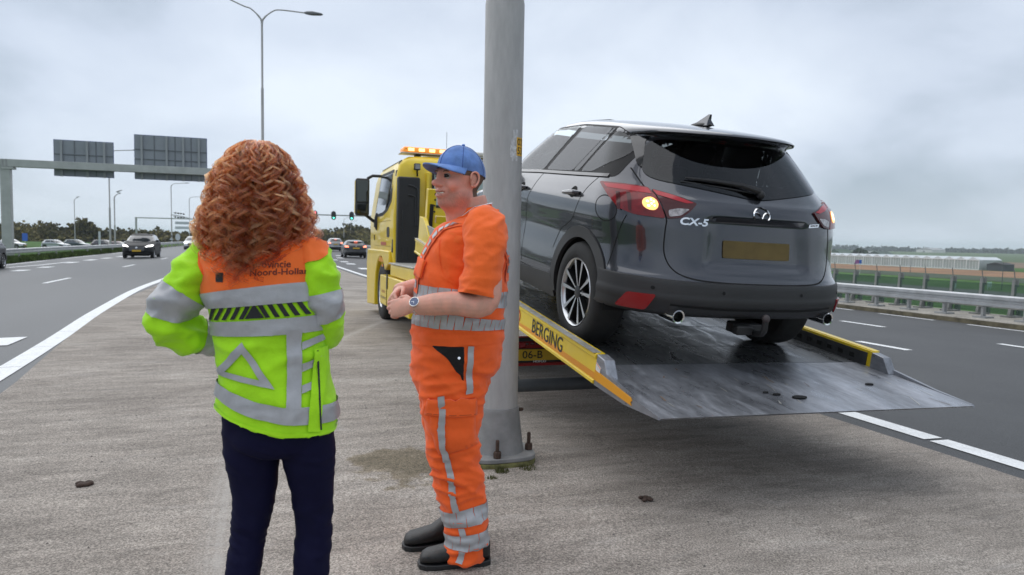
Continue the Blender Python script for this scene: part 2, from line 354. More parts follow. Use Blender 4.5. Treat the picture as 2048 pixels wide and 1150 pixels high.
# --- mesh parapet outside it: leaning posts and green wire mesh
par = empty('bridge_parapet', (17.35, 4, -.2), label='leaning grey parapet posts with green wire mesh on the outer viaduct edge', cat='parapet')
M_mesh = bpy.data.materials.new('wire_mesh'); M_mesh.use_nodes = True; t = M_mesh.node_tree; b_ = t.nodes['Principled BSDF']; b_.inputs['Base Color'].default_value = (.03, .085, .06, 1); b_.inputs['Roughness'].default_value = .6
tr = t.nodes.new('ShaderNodeBsdfTransparent'); mxs = t.nodes.new('ShaderNodeMixShader'); mxs.inputs[0].default_value = .42; t.links.new(tr.outputs[0], mxs.inputs[1]); t.links.new(b_.outputs[0], mxs.inputs[2]); t.links.new(mxs.outputs[0], t.nodes['Material Output'].inputs[0])
pb = MB().prism([(-.10, 0), (.06, 0), (.115, .88), (.02, .92), (.0, .5)], 'y', -.035, .035).box((-.2, -.13, -.01), (.22, .13, .035))
pb.box((.085, -.05, .74), (.15, .05, .94)).tube([(.07, 0, .9), (.02, 0, 1.16)], .012, 6).tube([(.3, 0, 0), (.1, 0, .5)], .02, 6).box((.24, -.05, -.01), (.34, .05, .18))
pm = pb.mesh('post'); pm.materials.append(mat('parapet_grey', (.23, .235, .225), .75, metal=.2, var=.25, vscale=6))
mm = MB().box((.02, .04, .05), (.028, .79, .80)).mesh('mesh_panel'); mm.materials.append(M_mesh)
for k in range(60):
    for nm, me in (('post', pm), ('mesh_panel', mm)):
        o = bpy.data.objects.new(nm, me); C.objects.link(o); o.parent = par; o.location = (0, .83*k, 0)
# --- low land on the right: fields, low road, greenhouse, farm buildings
def flat(name, pts, z, m): return tag(MB().add([(x, y, z) for x, y in pts], [tuple(range(len(pts)))]).build(name, m, smooth=0), kind='structure')
M_soil = mat('brown_soil', (.235, .125, .058), .95, var=.25, vscale=.06, speck=(.5, .2, 0)); M_soild = mat('dark_soil', (.16, .11, .07), .95, var=.25, vscale=.05)
M_ditch = mat('reed_green', (.03, .055, .022), .95, var=.4, vscale=.2); M_crop = mat('crop_green', (.055, .098, .03), .95, var=.2, vscale=.02)
flat('field', [(214, -100), (272, -100), (272, 900), (214, 900)], -6.95, M_soil)
flat('field_ditch', [(183, -100), (214, -100), (214, 900), (183, 900)], -6.93, M_ditch)
flat('field_far', [(330, -400), (700, -400), (700, 2000), (330, 2000)], -6.94, M_soild)
flat('field_crop', [(480, -900), (2600, -900), (2600, 4000), (480, 4000)], -6.9, M_crop)
flat('low_road', [(129, -150), (139, -150), (139, 900), (129, 900)], -6.92, mat('low_asphalt', (.10, .105, .105), .8, var=.1, vscale=.2))
gh = empty('greenhouse', (276, 200, -7), label='long glass greenhouse with white frame on the brown field', cat='greenhouse')
M_gl = mat('greenhouse_glass', (.42, .45, .44), .25, var=.12, vscale=.15, spec=.6); M_frame = mat('white_frame', (.72, .73, .72), .5)
gy0, gy1, bay = 10., 215., 5.4; nb = int((gy1-gy0)/bay)
b = MB().box((0, gy0, 0), (13, gy0+nb*bay, 4.1)); b.build('glass_wall', M_gl, gh, smooth=0)
roof = MB().prism([(gy0, 4.12), (gy0+bay/2, 5.3), (gy0+bay, 4.12)], 'x', -.1, 13.2).mesh('roof_bay'); roof.materials.append(mat('greenhouse_roof', (.62, .65, .66), .35, var=.1, vscale=.2))
pst = MB().box((-.22, gy0-.16, 0), (-.02, gy0+.16, 4.4)).mesh('column'); pst.materials.append(M_frame)
mul = MB().box((-.12, -.05, 0), (-.02, .05, 4.1)).mesh('mullion'); mul.materials.append(M_frame)
for k in range(nb+1):
    for nm, me in (('column', pst), ('roof_bay', roof)):
        if k == nb and nm == 'roof_bay': continue
        o = bpy.data.objects.new(nm, me); C.objects.link(o); o.parent = gh; o.location = (0, k*bay, 0)
    for q in range(1, 4):
        if k < nb: o = bpy.data.objects.new('mullion', mul); C.objects.link(o); o.parent = gh; o.location = (0, gy0+k*bay+q*bay/4, 0)
MB().box((-.25, gy0, 3.95), (-.02, gy0+nb*bay, 4.2)).box((-.2, gy0, 0), (-.02, gy0+nb*bay, .35)).build('gutter_beam', M_frame, gh, smooth=0)
b = empty('tool_shed', (277, 200.5, -7), label='small dark shed against the near end of the greenhouse', cat='shed')
MB().box((0, 0, 0), (6, 7, 2.6)).build('wall', mat('dark_shed', (.07, .08, .09), .7), b, smooth=0); MB().prism([(-.2, 2.6), (3.5, 3.4), (7.2, 2.6)], 'x', -.3, 6.3).build('roof', mat('dark_roof', (.05, .052, .055), .8), b, smooth=0)
def barn(x, y, w, l, h, rh, label, wc, rc):
    r = empty('barn', (x, y, -7), label=label, cat='barn')
    MB().box((-w/2, -l/2, 0), (w/2, l/2, h)).build('wall', mat('barn_wall_%s' % label[:5], wc, .8, var=.2, vscale=.3), r, smooth=0)
    MB().prism([(-l/2-.6, h), (0, h+rh), (l/2+.6, h)], 'x', -w/2-.6, w/2+.6).build('roof', mat('barn_roof_%s' % label[:5], rc, .7, var=.2, vscale=.3), r, smooth=0)
    MB().box((-w/2-.15, -2, 0), (-w/2-.02, 2, 3.4)).build('door', mat('barn_door', (.05, .06, .06), .6), r, smooth=0)
barn(477, 491, 14, 16, 3.2, 3.6, 'green roofed barn behind the greenhouse nearest the dark car', (.3, .3, .28), (.05, .09, .06))
barn(515, 504, 16, 26, 2.8, 2.4, 'low grey roofed barn between two green roofed barns', (.35, .35, .33), (.2, .21, .21))
barn(510, 479, 14, 17, 2.2, 3.2, 'dark green gabled barn at the end of the barn row', (.28, .28, .26), (.045, .075, .06))
barn(1400, 1180, 40, 40, 6, 4, 'pale far farmhouse among the hazy trees on the horizon', (.6, .6, .58), (.3, .3, .3))
# --- trees
M_leaf = mat('autumn_leaves', (.052, .062, .024), .9, var=.75, vscale=.10, spec=.15, col2=(.12, .10, .036), speck=(.9, .5, 0))
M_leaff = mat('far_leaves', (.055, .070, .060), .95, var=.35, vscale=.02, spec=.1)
M_bark = mat('tree_bark', (.06, .05, .04), .9)
def crown_faces(c, r, n, size, rng):
    """leaf-clump quads spread through an uneven ellipsoid"""
    u = rng.normal(size=(n, 3)); u /= np.linalg.norm(u, axis=1)[:, None]; rad = rng.uniform(.45, 1.05, n)**.6
    lob = 1+.28*np.sin(u[:, 0]*5+c[0])*np.sin(u[:, 2]*6+c[1])+.18*np.sin(u[:, 1]*9+c[0]*3)
    p = np.array(c)+u*rad[:, None]*lob[:, None]*np.array(r)
    a = rng.normal(size=(n, 3)); a /= np.linalg.norm(a, axis=1)[:, None]; bb = np.cross(a, rng.normal(size=(n, 3))); bb /= np.linalg.norm(bb, axis=1)[:, None]
    s = size*rng.uniform(.5, 1.2, n)[:, None]
    return np.stack([p-a*s-bb*s*.6, p+a*s-bb*s*.6, p+a*s*.7+bb*s*.7, p-a*s*.8+bb*s*.6], 1)
def leaf_obj(name, quads, m, parent=None):
    q = np.concatenate(quads); nq = len(q); me = bpy.data.meshes.new(name); me.vertices.add(nq*4); me.vertices.foreach_set('co', q.reshape(-1))
    me.loops.add(nq*4); me.loops.foreach_set('vertex_index', np.arange(nq*4)); me.polygons.add(nq); me.polygons.foreach_set('loop_start', np.arange(nq)*4); me.update(calc_edges=True); me.validate()
    me.materials.append(m); o = bpy.data.objects.new(name, me); C.objects.link(o); o.parent = parent; return o
rng = np.random.default_rng(3)
Q = []
for k in range(620):
    x = rng.uniform(-260, 130); d = rng.uniform(0, 50); y = 238+.02*abs(x)+d-.10*min(0, x)
    if x > 25: y += (x-25)*1.4
    if -6 < x < 16 and y < 290: y += 60
    hgt = rng.uniform(2.9, 5.0)+1.2*math.sin(x*.05)*(x < 0)+d*.035
    if x > 25: hgt += (x-25)*.035
    Q.append(crown_faces((x, y, -1.9+hgt*.52), (rng.uniform(2.6, 5), rng.uniform(2.5, 4), hgt*.52), 150, .62, rng))
    Q.append(crown_faces((x+rng.uniform(-3, 3), y-rng.uniform(2, 6), -1.2), (3.5, 2.5, 1.5), 26, .55, rng))
tag(leaf_obj('treeline', Q, M_leaf), 'brown green autumn wood across the road ahead', 'wood', kind='stuff')
Q = []
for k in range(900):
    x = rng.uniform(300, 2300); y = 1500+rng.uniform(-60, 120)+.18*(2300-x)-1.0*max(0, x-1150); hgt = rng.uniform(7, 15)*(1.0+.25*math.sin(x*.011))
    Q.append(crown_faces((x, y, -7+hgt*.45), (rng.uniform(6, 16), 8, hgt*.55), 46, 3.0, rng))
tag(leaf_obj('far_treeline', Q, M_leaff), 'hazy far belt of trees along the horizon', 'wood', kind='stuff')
def tree(name, x, y, z, h, r, label, n=520, size=.6, m=None, group=None):
    t = empty(name, (x, y, z), label=label, cat='tree', group=group)
    pts = [(0, 0, 0), (.1, .05, h*.3), (-.05, .1, h*.6), (.05, 0, h*.85)]; b = MB().tube(pts, [.025*h, .02*h, .013*h, .006*h], 7)
    for k in range(5): a = k*1.3; b.tube([(0, 0, h*(.3+.08*k)), (r*.4*math.cos(a), r*.4*math.sin(a), h*(.5+.07*k)), (r*.7*math.cos(a), r*.7*math.sin(a), h*(.62+.07*k))], [.01*h, .007*h, .003*h], 5)
    b.build('trunk', M_bark, t); qs = [crown_faces((0, 0, h*.62), (r, r, h*.36), n, size, rng)]
    for k in range(6): a = k*1.05; qs.append(crown_faces((r*.6*math.cos(a), r*.6*math.sin(a), h*(.55+.05*(k % 3))), (r*.5, r*.5, h*.2), n//6, size, rng))
    leaf_obj('crown', qs, m or M_leaf, t)
tree('broadleaf_tree', -52.6, 250, -1.9, 7.9, 3.1, 'round headed tree standing above the wood left of the small gantry')
tree('broadleaf_tree', -118, 330, -1.9, 11, 5.5, 'broad tree rising above the wood near the gantry post', 500, .8)
tree('broadleaf_tree', 36, 300, -1.9, 9, 8.0, 'wide grey green tree above the wood behind the green lights', 700, .8)
for k, (x, y, h, lb) in enumerate(((483, 475, 7, 'bush like tree beside the first barn roof'), (495, 484, 5, 'dark shrubby tree between the barns'), (500, 487, 4, 'small bush before the low barn'))):
    tree('broadleaf_tree', x, y, -7, h, h*.7, lb, 260, 1.3, M_ditch)
# grass blades on the near verge
def blades(name, n, fx, fy, fz, h, m, label):
    x = fx(n); y = fy(n); z = fz(x, y); a = rng.uniform(0, 6.28, n); hh = h*rng.uniform(.4, 1.2, n); wd = hh*.16; dx = rng.normal(0, .35, n)*hh; dy = rng.normal(0, .35, n)*hh
    p = np.stack([np.stack([x-np.cos(a)*wd, y-np.sin(a)*wd, z], 1), np.stack([x+np.cos(a)*wd, y+np.sin(a)*wd, z], 1), np.stack([x+dx*1.02, y+dy, z+hh], 1), np.stack([x+dx, y+dy, z+hh], 1)], 1)
    return tag(leaf_obj(name, [p], m), label, 'grass', kind='stuff')
blades('verge_grass_blades', 26000, lambda n: rng.uniform(-16, -12.9, n), lambda n: 25+80*rng.uniform(0, 1, n)**1.6, lambda x, y: np.full(len(x), -.2)-.35*np.clip((-14.5-x)/2.5, 0, 1), .3, M_grass, 'rough grass on the verge under the left crash barrier')

# loose grit on the pavement
n = 2600; gy = 1.6+9*rng.uniform(0, 1, n)**1.5; gx = rng.uniform(-1.8, 4.5, n); pts = []; V = []; F = []
for i in range(n):
    r_ = rng.uniform(.0012, .0042) if rng.random() < .93 else rng.uniform(.005, .009); c = (gx[i], gy[i], zr(gx[i])+.004+r_*.3); k = len(V); a = rng.uniform(0, 6.28)
    for q in range(4): V.append((c[0]+r_*math.cos(a+q*1.57)*rng.uniform(.7, 1.3), c[1]+r_*math.sin(a+q*1.57)*rng.uniform(.7, 1.3), c[2]-r_*.3))
    V.append((c[0], c[1], c[2]+r_*.6)); F += [(k, k+1, k+4), (k+1, k+2, k+4), (k+2, k+3, k+4), (k+3, k, k+4)]
o = MB().add(V, F).build('gravel', mat('grit', (.17, .155, .14), .9, var=.7, vscale=9), smooth=0); tag(o, 'loose grit scattered over the pavement', 'grit', kind='stuff')
def moss_tuft(x, y, n_, r_, seed):
    g_ = np.random.default_rng(seed); a = g_.uniform(0, 6.28, n_); d = r_*g_.uniform(0, 1, n_)**.6; return np.stack([x+d*np.cos(a), y+d*np.sin(a)], 1)
P = np.concatenate([moss_tuft(1.40, 4.13, 260, .05, 1), moss_tuft(1.25, 4.22, 120, .05, 2), moss_tuft(1.58, 4.14, 160, .06, 3), moss_tuft(1.30, 4.02, 60, .03, 4)])
blades('moss', len(P), lambda n: P[:, 0], lambda n: P[:, 1], lambda x, y: np.full(len(x), .004), .018, mat('moss_green', (.07, .075, .02), .95, var=.5, vscale=30), 'moss and weeds round the foot of the lamp post')
# ================================================================ street furniture
M_pole = mat('pole_galvanised', (.40, .395, .39), .62, metal=.25, var=.10, vscale=9, bump=.08, bscale=70, speck=(40, .05, 0), stretch=(1, 1, .25))
M_lamp = mat('lamp_head_grey', (.10, .11, .115), .5, metal=.3)
M_black = mat('black_plastic', (.012, .012, .013), .5, bump=.05, bscale=200); M_rust = mat('rusty_bolt', (.055, .032, .022), .85, var=.4, vscale=40)
def lamp_post(loc, steps, fork, arms, label, rz=0., group=None, name='street_lamp', base=True, n=14):
    """steps: (z_top, radius) sections; arms: list of (dx, rise, length of head)"""
    t = empty(name, loc, rz, label=label, cat='street lamp', group=group)
    prof = [(steps[0][1], 0)]
    for i, (z, r) in enumerate(steps):
        prof += [(r, z-.03), (r*.97, z)]
        if i+1 < len(steps): prof += [(steps[i+1][1], z+.03)]
    MB().lathe(prof, n=n).build('pole', M_pole, t, smooth=50)
    r = steps[-1][1]; z0 = steps[-1][0]
    for dx, rise in arms:
        s = 1 if dx > 0 else -1
        pts = spline([(0, 0, z0-.1), (s*.06, 0, z0+.25), (s*.45, 0, z0+.62), (s*.8, 0, z0+.72), (dx-s*.1, 0, z0+.72+rise)], 14)
        a = MB().tube(pts, [r*.9]*5+[r*.65]*9, 8).build('arm', M_pole, t)
        d = Vector((s, 0, rise/abs(dx) if rise else .02)).normalized(); p = Vector((dx-s*.15, 0, z0+.72+rise))
        q = [p+d*u for u in (0, .12, .35, .75, .82)]; rings = []
        for c, (wd, h) in zip(q, ((.04, .03), (.09, .07), (.13, .09), (.11, .045), (.03, .02))): rings.append([c+Vector((0, wd*x, h*y)) for x, y in ((-1, -.6), (1, -.6), (1, .2), (.5, 1), (-.5, 1), (-1, .2))])
        MB().loft(rings).build('lamp_head', M_lamp, t, smooth=50)
    return t
# the lamp post the mechanic stands in front of
T = lamp_post((1.462, 4.404, 0), [(2.99, .126), (6.2, .098), (9.3, .075), (11.3, .055)], 11.3, [(-2., .25), (2., .25)], 'thick grey lamp post right behind the man in orange', n=48)
T.children[0].data.name = 'pole'
MB().lathe([(.132, .36), (.136, .352), (.137, .33), (.168, .075), (.172, .06)], n=40).build('base_cone', mat('cast_base', (.25, .25, .248), .7, metal=.3, var=.2, vscale=7, bump=.15, bscale=60), T, smooth=50)
b = MB(); rr = [(math.copysign(abs(math.cos(q))**.55, math.cos(q))*.225, math.copysign(abs(math.sin(q))**.55, math.sin(q))*.225) for q in [2*math.pi*k/40 for k in range(40)]]
b.prism(rr, 'z', .035, .065).build('flange', MATS['cast_base'], T, bevel=.006)
MB().prism([(x*1.0, y*1.0) for x, y in rr], 'z', -.02, .0345).build('mortar_bed', mat('mossy_mortar', (.13, .115, .05), .95, var=.6, vscale=18, bump=.5, bscale=60, col2=(.16, .16, .06)), T, bevel=.008)
for k in range(4):
    a = -.337+k*math.pi/2; x, y = .205*math.cos(a), .205*math.sin(a)
    bo = MB().lathe([(.011, .10), (.0125, .11), (.0125, .175), (.010, .182)], (x, y, 0), n=10).build('anchor_bolt', M_rust, T)
    MB().lathe([(.024, .064), (.026, .07), (.026, .10), (.022, .108)], (x, y, 0), n=6).build('nut', M_rust, bo, smooth=0)
MB().lathe([(.0, .0), (.012, .0), (.012, .022), (.008, .03)], (.128, -.045, .335), axis='x', n=8).build('clamp_screw', M_rust, T)
M_stk = mat('sticker_orange', (.72, .40, .03), .55, var=.05); M_ink = mat('black_ink', (.012, .012, .012), .6); M_res = mat('glue_residue', (.55, .56, .57), .8, var=.3, vscale=60)
def cyl_patch(pts, r, z0, a0):   # pts (arc metres, height) -> on the pole; a0 direction angle
    return [(r*math.cos(a0+u/r), r*math.sin(a0+u/r), z0+v) for u, v in pts]
def grid_patch(u0, u1, v0, v1, nu, nv): return [(u0+(u1-u0)*i/nu, v0+(v1-v0)*j/nv) for j in range(nv+1) for i in range(nu+1)], [(j*(nu+1)+i, j*(nu+1)+i+1, (j+1)*(nu+1)+i+1, (j+1)*(nu+1)+i) for j in range(nv) for i in range(nu)]
a_cam = math.atan2(-4.404, -1.462)+R_(0)       # side of the pole that faces the photographer
p, f_ = grid_patch(-.036, .036, -.058, .058, 8, 1); st = MB().add(cyl_patch(p, .1278, 2.055, a_cam+R_(60)), f_).build('number_sticker', M_stk, T, smooth=180)
for s_, dz in (('02', .027), ('53', -.028)):
    v, f_ = text_mesh(s_, .062, 0, .0008); MB().add(cyl_patch([(x, y+dz) for x, y, z in v], .1283, 2.055, a_cam+R_(60)), f_).build('lettering', M_ink, st, smooth=0)
b = MB(); rs = random.Random(4)
for k in range(26):
    u, v = rs.uniform(-.075, -.03), rs.uniform(-.09, .08); w_, h_ = rs.uniform(.004, .012), rs.uniform(.008, .03)
    p, f_ = grid_patch(u-w_, u+w_, v-h_, v+h_, 2, 1); b.add(cyl_patch(p, .1272+.00002*k, 2.06, a_cam+R_(60)), f_)
b.build('glue_residue', M_res, T, smooth=180)
# double lamp in the gore and the far single lamps
lamp_post((-.08, 34, -.02), [(5.2, .085), (8.1, .062), (10.9, .045)], 11, [(-2.0, .42), (1.95, .0)], 'tall double armed street lamp rising behind the red haired woman', name='street_lamp')
G = 'single arm lamps along the roads'
far = (((-43.4, 196.5, -1.9), 12, 'thin street lamp behind the parked cars left of the black oncoming car', .6), ((-17.3, 94.8, -.9), 12.2, 'street lamp whose arm shows between the two sign boards', 2.6), ((-19.5, 110, -.9), 8, 'short thin lamp post next to the lamp below the sign boards', .4),
       ((-17.3, 153.3, -.4), 12, 'street lamp over the striped post with the arm above the small gantry', 2.6), ((-18.7, 203.6, -.4), 12, 'street lamp carrying two small white direction boards', 3.0), ((-22.8, 273, -.4), 12, 'farthest street lamp beside the curls of the woman', 3.),
       ((44.3, 510, -1), 9, 'faint street lamp between the red and green lights', 2.), ((25.6, 249, -1), 9.5, 'faint street lamp between the two green lights', 2.), ((32.8, 293, -1), 9.5, 'faint street lamp below the second green light', 2.), ((60.1, 482, -1), 9, 'faint street lamp above the dark hatchback roof', 2.))
for loc, h, lb, arm in far: lamp_post(loc, [(h*.45, .11), (h-.7, .08)], h, [(arm, .15)], lb, group=G, n=8)
# ---- overhead sign gantry seen from behind
g = empty('sign_gantry', (-16, 55, -1), label='pale steel gantry spanning the left road', cat='gantry'); M_gan = mat('gantry_steel', (.40, .42, .40), .55, metal=.2, var=.12, vscale=1.5)
MB().box((-.28, -.25, 0), (.28, .25, 6.75)).build('post', M_gan, g, smooth=0, bevel=.02); MB().box((15.3, -.25, 0), (15.8, .25, 6.7)).build('post', M_gan, g, smooth=0, bevel=.02)
MB().box((-.4, -.26, 6.76), (16, .26, 7.25)).build('beam', M_gan, g, smooth=0, bevel=.02)
for k in range(3): MB().box((-.33+.2*k, -.3, 6.7), (-.27+.2*k, -.262, 7.25)).build('stiffener', M_galvd, g, smooth=0)
MB().box((-.4, -.31, 6.6), (.5, .31, 6.74)).build('bracket', M_gan, g, smooth=0)
M_sb = mat('sign_back_aluminium', (.25, .275, .30), .6, metal=.25, var=.08, vscale=.8); M_rib = mat('sign_rib', (.30, .32, .33), .6, metal=.3); M_ribd = mat('sign_rib_dark', (.13, .145, .16), .7)
def board(x0, x1, z0, z1, posts, ribs, label):
    r = empty('sign_board', ((x0+x1)/2, 55.45, z0), label=label, cat='sign', group='overhead sign boards seen from behind'); w_, h_ = x1-x0, z1-z0; u = sorted([0]+[(a+b_)/2 for a, b_ in zip(posts[:-1], posts[1:])]+[1])
    v = [0]+list(ribs)+[1]
    for a, b_ in zip(u[:-1], u[1:]):
        for c, d in zip(v[:-1], v[1:]): MB().box((w_*(a-.5)+.012, .0, h_*c+.012), (w_*(b_-.5)-.012, .04, h_*d-.012)).build('panel', M_sb, r, smooth=0)
    MB().box((-w_/2-.02, .041, -.02), (w_/2+.02, .06, h_+.02)).build('face_plate', mat('sign_face_blue', (.02, .06, .25), .5), r, smooth=0)
    for q in ribs: MB().box((-w_/2, -.05, h_*q-.03), (w_/2, -.002, h_*q+.03)).build('rib', M_ribd, r, smooth=0)
    for q in u[1:-1]: MB().box((w_*(q-.5)-.03, -.03, .0), (w_*(q-.5)+.03, -.003, h_)).build('rib', M_ribd, r, smooth=0)
    for q in posts: MB().box((w_*(q-.5)-.07, -.17, -.05), (w_*(q-.5)+.07, -.055, h_-.02)).build('hanger', M_rib, r, smooth=0)
board(-13.38, -9.83, 5.35, 7.75, (.13, .56, .85), (.2, .6), 'smaller sign board on the gantry, seen from its grey back')
board(-8.53, -3.91, 5.35, 8.4, (.1, .44, .67, .89), (.17, .45, .67), 'larger sign board next to the red curls, seen from its grey back')
# ---- traffic light portals
M_red = mat('red_light', (.5, .05, .06), .4, emit=(1, .12, .16), estr=3.); M_green = mat('green_light', (.05, .5, .35), .4, emit=(.12, 1., .68), estr=2.2); M_off = mat('dark_lens', (.02, .02, .02), .3)
pt = empty('signal_portal', (18.5, 130, -.6), label='thin steel portal carrying the traffic lights ahead', cat='gantry')
MB().lathe([(.16, 0), (.12, 6.3)], n=10).build('post', M_gan, pt); MB().lathe([(.16, 0), (.12, 6.3)], (-13.6, 0, 0), n=10).build('post', M_gan, pt); MB().box((-13.8, -.1, 6.05), (.3, .1, 6.27)).build('beam', M_gan, pt, smooth=0)
for i, (x, lit, lb) in enumerate(((8.36, 0, 'traffic light showing red beside the hair of the woman'), (11.55, 2, 'middle traffic light showing green over the road'), (14.7, 2, 'green traffic light just below the truck mirror'))):
    t = empty('traffic_light', (x, 129.75, 4.72), label=lb, cat='traffic light', group='traffic lights on the portal')
    pl = [(math.cos(q)*.42, (math.sin(q)*.42)+(1.13 if math.sin(q) > 0 else .42)) for q in [2*math.pi*k/20 for k in range(20)]]
    MB().prism(pl, 'y', 0, .05).build('backboard', M_black, t, smooth=0)
    for k in range(3): MB().lathe([(.15, -.06), (.15, -.01), (.1, -.004)], (0, 0, 1.2-.42*k), axis='y', n=14).build('lens', M_red if (k == lit and lit == 0) else M_green if k == lit else M_off, t)
    MB().box((-.05, .052, .6), (.05, .2, 1.65)).build('bracket', M_gan, t, smooth=0)
pt = empty('signal_portal', (-23, 150, -1), label='slim portal over the far left road beyond the oncoming cars', cat='gantry')
MB().box((-.16, -.16, 0), (.16, .16, 5.6)).build('post', M_gan, pt, smooth=0); MB().box((16.6, -.16, 0), (16.9, .16, 5.6)).build('post', M_gan, pt, smooth=0); MB().box((-.2, -.1, 5.6), (16.9, .1, 5.8)).build('beam', M_gan, pt, smooth=0)
t = empty('traffic_light', (-10.2, 149.8, 4.0), label='grey back of a traffic light hung on the far slim portal', cat='traffic light'); MB().prism([(x*.9, z*.9) for x, z in pl], 'y', 0, .06).build('backboard', M_galvd, t, smooth=0); MB().box((-.2, -.14, .2), (.2, -.002, 1.2)).build('housing', M_galv, t, smooth=0)
# direction boards and signal arm between the two far lamps
M_wsign = mat('pale_sign', (.55, .58, .62), .6)
for z, lb in ((4.75, 'upper pale direction board on the far lamp post'), (3.5, 'lower pale direction board on the far lamp post')):
    t = empty('direction_board', (-18.9, 203.2, z), label=lb, cat='sign', group='direction boards on the far lamp'); MB().box((-3.2, -.03, -.35), (.0, .03, .35)).build('board', M_wsign, t, smooth=0, bevel=.02); MB().box((-.1, .031, -.2), (.25, .1, .2)).build('clamp', M_galvd, t, smooth=0)
t = empty('spotlight_mast', (-18.8, 203.0, 6.0), label='curved arm with a cluster of dark spotlights between the far lamps', cat='light arm')
MB().tube(spline([(.1, 0, 0), (-1.2, 0, .35), (-3.0, 0, .7), (-4.3, 0, .8)], 12), .11, 8).build('arm', M_galvd, t)
for k in range(8):
    x = -1.2-.33*(k % 4)*2; zz = (.95 if k < 4 else -.1)+.02*x*-6; o = MB().lathe([(.05, -.5), (.22, -.15), (.24, .2)], (x, 0, zz), axis='y', n=8).build('spotlight', M_black, t); MB().tube([(x, 0, zz), (x-.5, 0, zz+.1)], [.14, .02], 6).build('hood', M_black, o)
def post_sign(loc, h, shape, col, label, name='road_sign', stripe=False):
    t = empty(name, loc, label=label, cat='sign')
    MB().lathe([(.04, 0), (.04, h)], n=8).build('pole', mat('sign_pole_white', (.6, .6, .6), .6), t); MB().prism(shape, 'y', -.09, -.05).build('plate', col, t, smooth=0)
    if stripe:
        for k in range(3): MB().lathe([(.06, h*(.2+.25*k)), (.06, h*(.2+.25*k)+h*.12)], n=8).build('band', M_black, t)
sq = lambda w_, z0, z1: [(-w_/2, z0), (w_/2, z0), (w_/2, z1), (-w_/2, z1)]
M_blue = mat('sign_blue', (.03, .13, .55), .5)
post_sign((-38.5, 140.8, -1.9), 3.2, sq(.8, 2.0, 3.3), M_blue, 'blue parking sign on a thin post beside the parked cars')
post_sign((-14.0, 132.3, -.5), 2.3, [(math.cos(q)*.38, 1.7+.6*math.sin(q)) for q in [k*math.pi/8 for k in range(16)]], M_wsign, 'pale oval sign on a striped post beside the white car', stripe=True)
post_sign((-19.9, 102.5, -1.2), 3., sq(.25, 1.3, 3), M_wsign, 'black and white banded marker post in front of the wood', name='marker_post', stripe=True)
post_sign((-15.0, 132.5, -.5), 2.4, sq(.5, 1.2, 1.4), M_wsign, 'black and white banded marker at the foot of a street lamp', name='marker_post', stripe=True)
post_sign((175., 172, -7), 4.6, sq(1., 3.4, 4.6)[:], M_blue, 'blue signpost on the low land beside the dark car')
t = bpy.data.objects['road_sign.002']; MB().prism([(-2.6, 3.2), (-.4, 3.4), (-.4, 4.6), (-1.8, 4.6)], 'y', -.09, -.05).build('plate', mat('sign_blue_red', (.3, .1, .28), .5, var=.6, vscale=1.2), t, smooth=0)
M_pg = mat('pale_green_sign', (.42, .60, .52), .6)
for x, lb in ((133.8, 'pale green sign by the low road, nearer the dark car'), (144., 'pale green sign by the low road, farther from the dark car')):
    t = empty('road_sign', (x, 107, -7), label=lb, cat='sign', group='pale green signs on the low land'); MB().box((-.62, -.05, .55), (.62, .0, 1.65)).build('plate', M_pg, t, smooth=0)
    for s in (-.4, .4): MB().box((s-.06, .002, 0), (s+.06, .08, 1.5)).build('leg', M_pg, t, smooth=0)
for x, y, h, lb in ((212.8, 187, 5.3, 'thin dark lamp on the brown field before the greenhouse'), (146.3, 106, 5.8, 'thin dark lamp beyond the parapet near the frame edge')):
    t = empty('street_lamp', (x, y, -7), label=lb, cat='street lamp', group='thin lamps on the low land'); MB().lathe([(.09, 0), (.05, h)], n=6).build('pole', M_lamp, t); MB().tube([(0, 0, h), (-1.2, 0, h+.25), (-2.2, 0, h+.35)], .04, 5).build('arm', M_lamp, t)
# litter on the pavement
for k, (x, y, s, lb) in enumerate(((-1.0, 4.57, 1.3, 'dried brown dropping on the pavement near the frame corner'), (2.03, 3.44, .9, 'dark clod on the pavement in front of the ramp'))):
    b = MB(); rs = random.Random(k)
    for q in range(7): b.ell((rs.uniform(-.03, .03)*s, rs.uniform(-.03, .03)*s, .008), (.02*s, .016*s, .010*s), 8, 6)
    o = b.build('dirt_clod', mat('dirt_clod', (.05, .03, .022), .9, var=.4, vscale=50), None, smooth=60); o.location = (x, y, zr(x)+.004); tag(o, lb, 'clod')
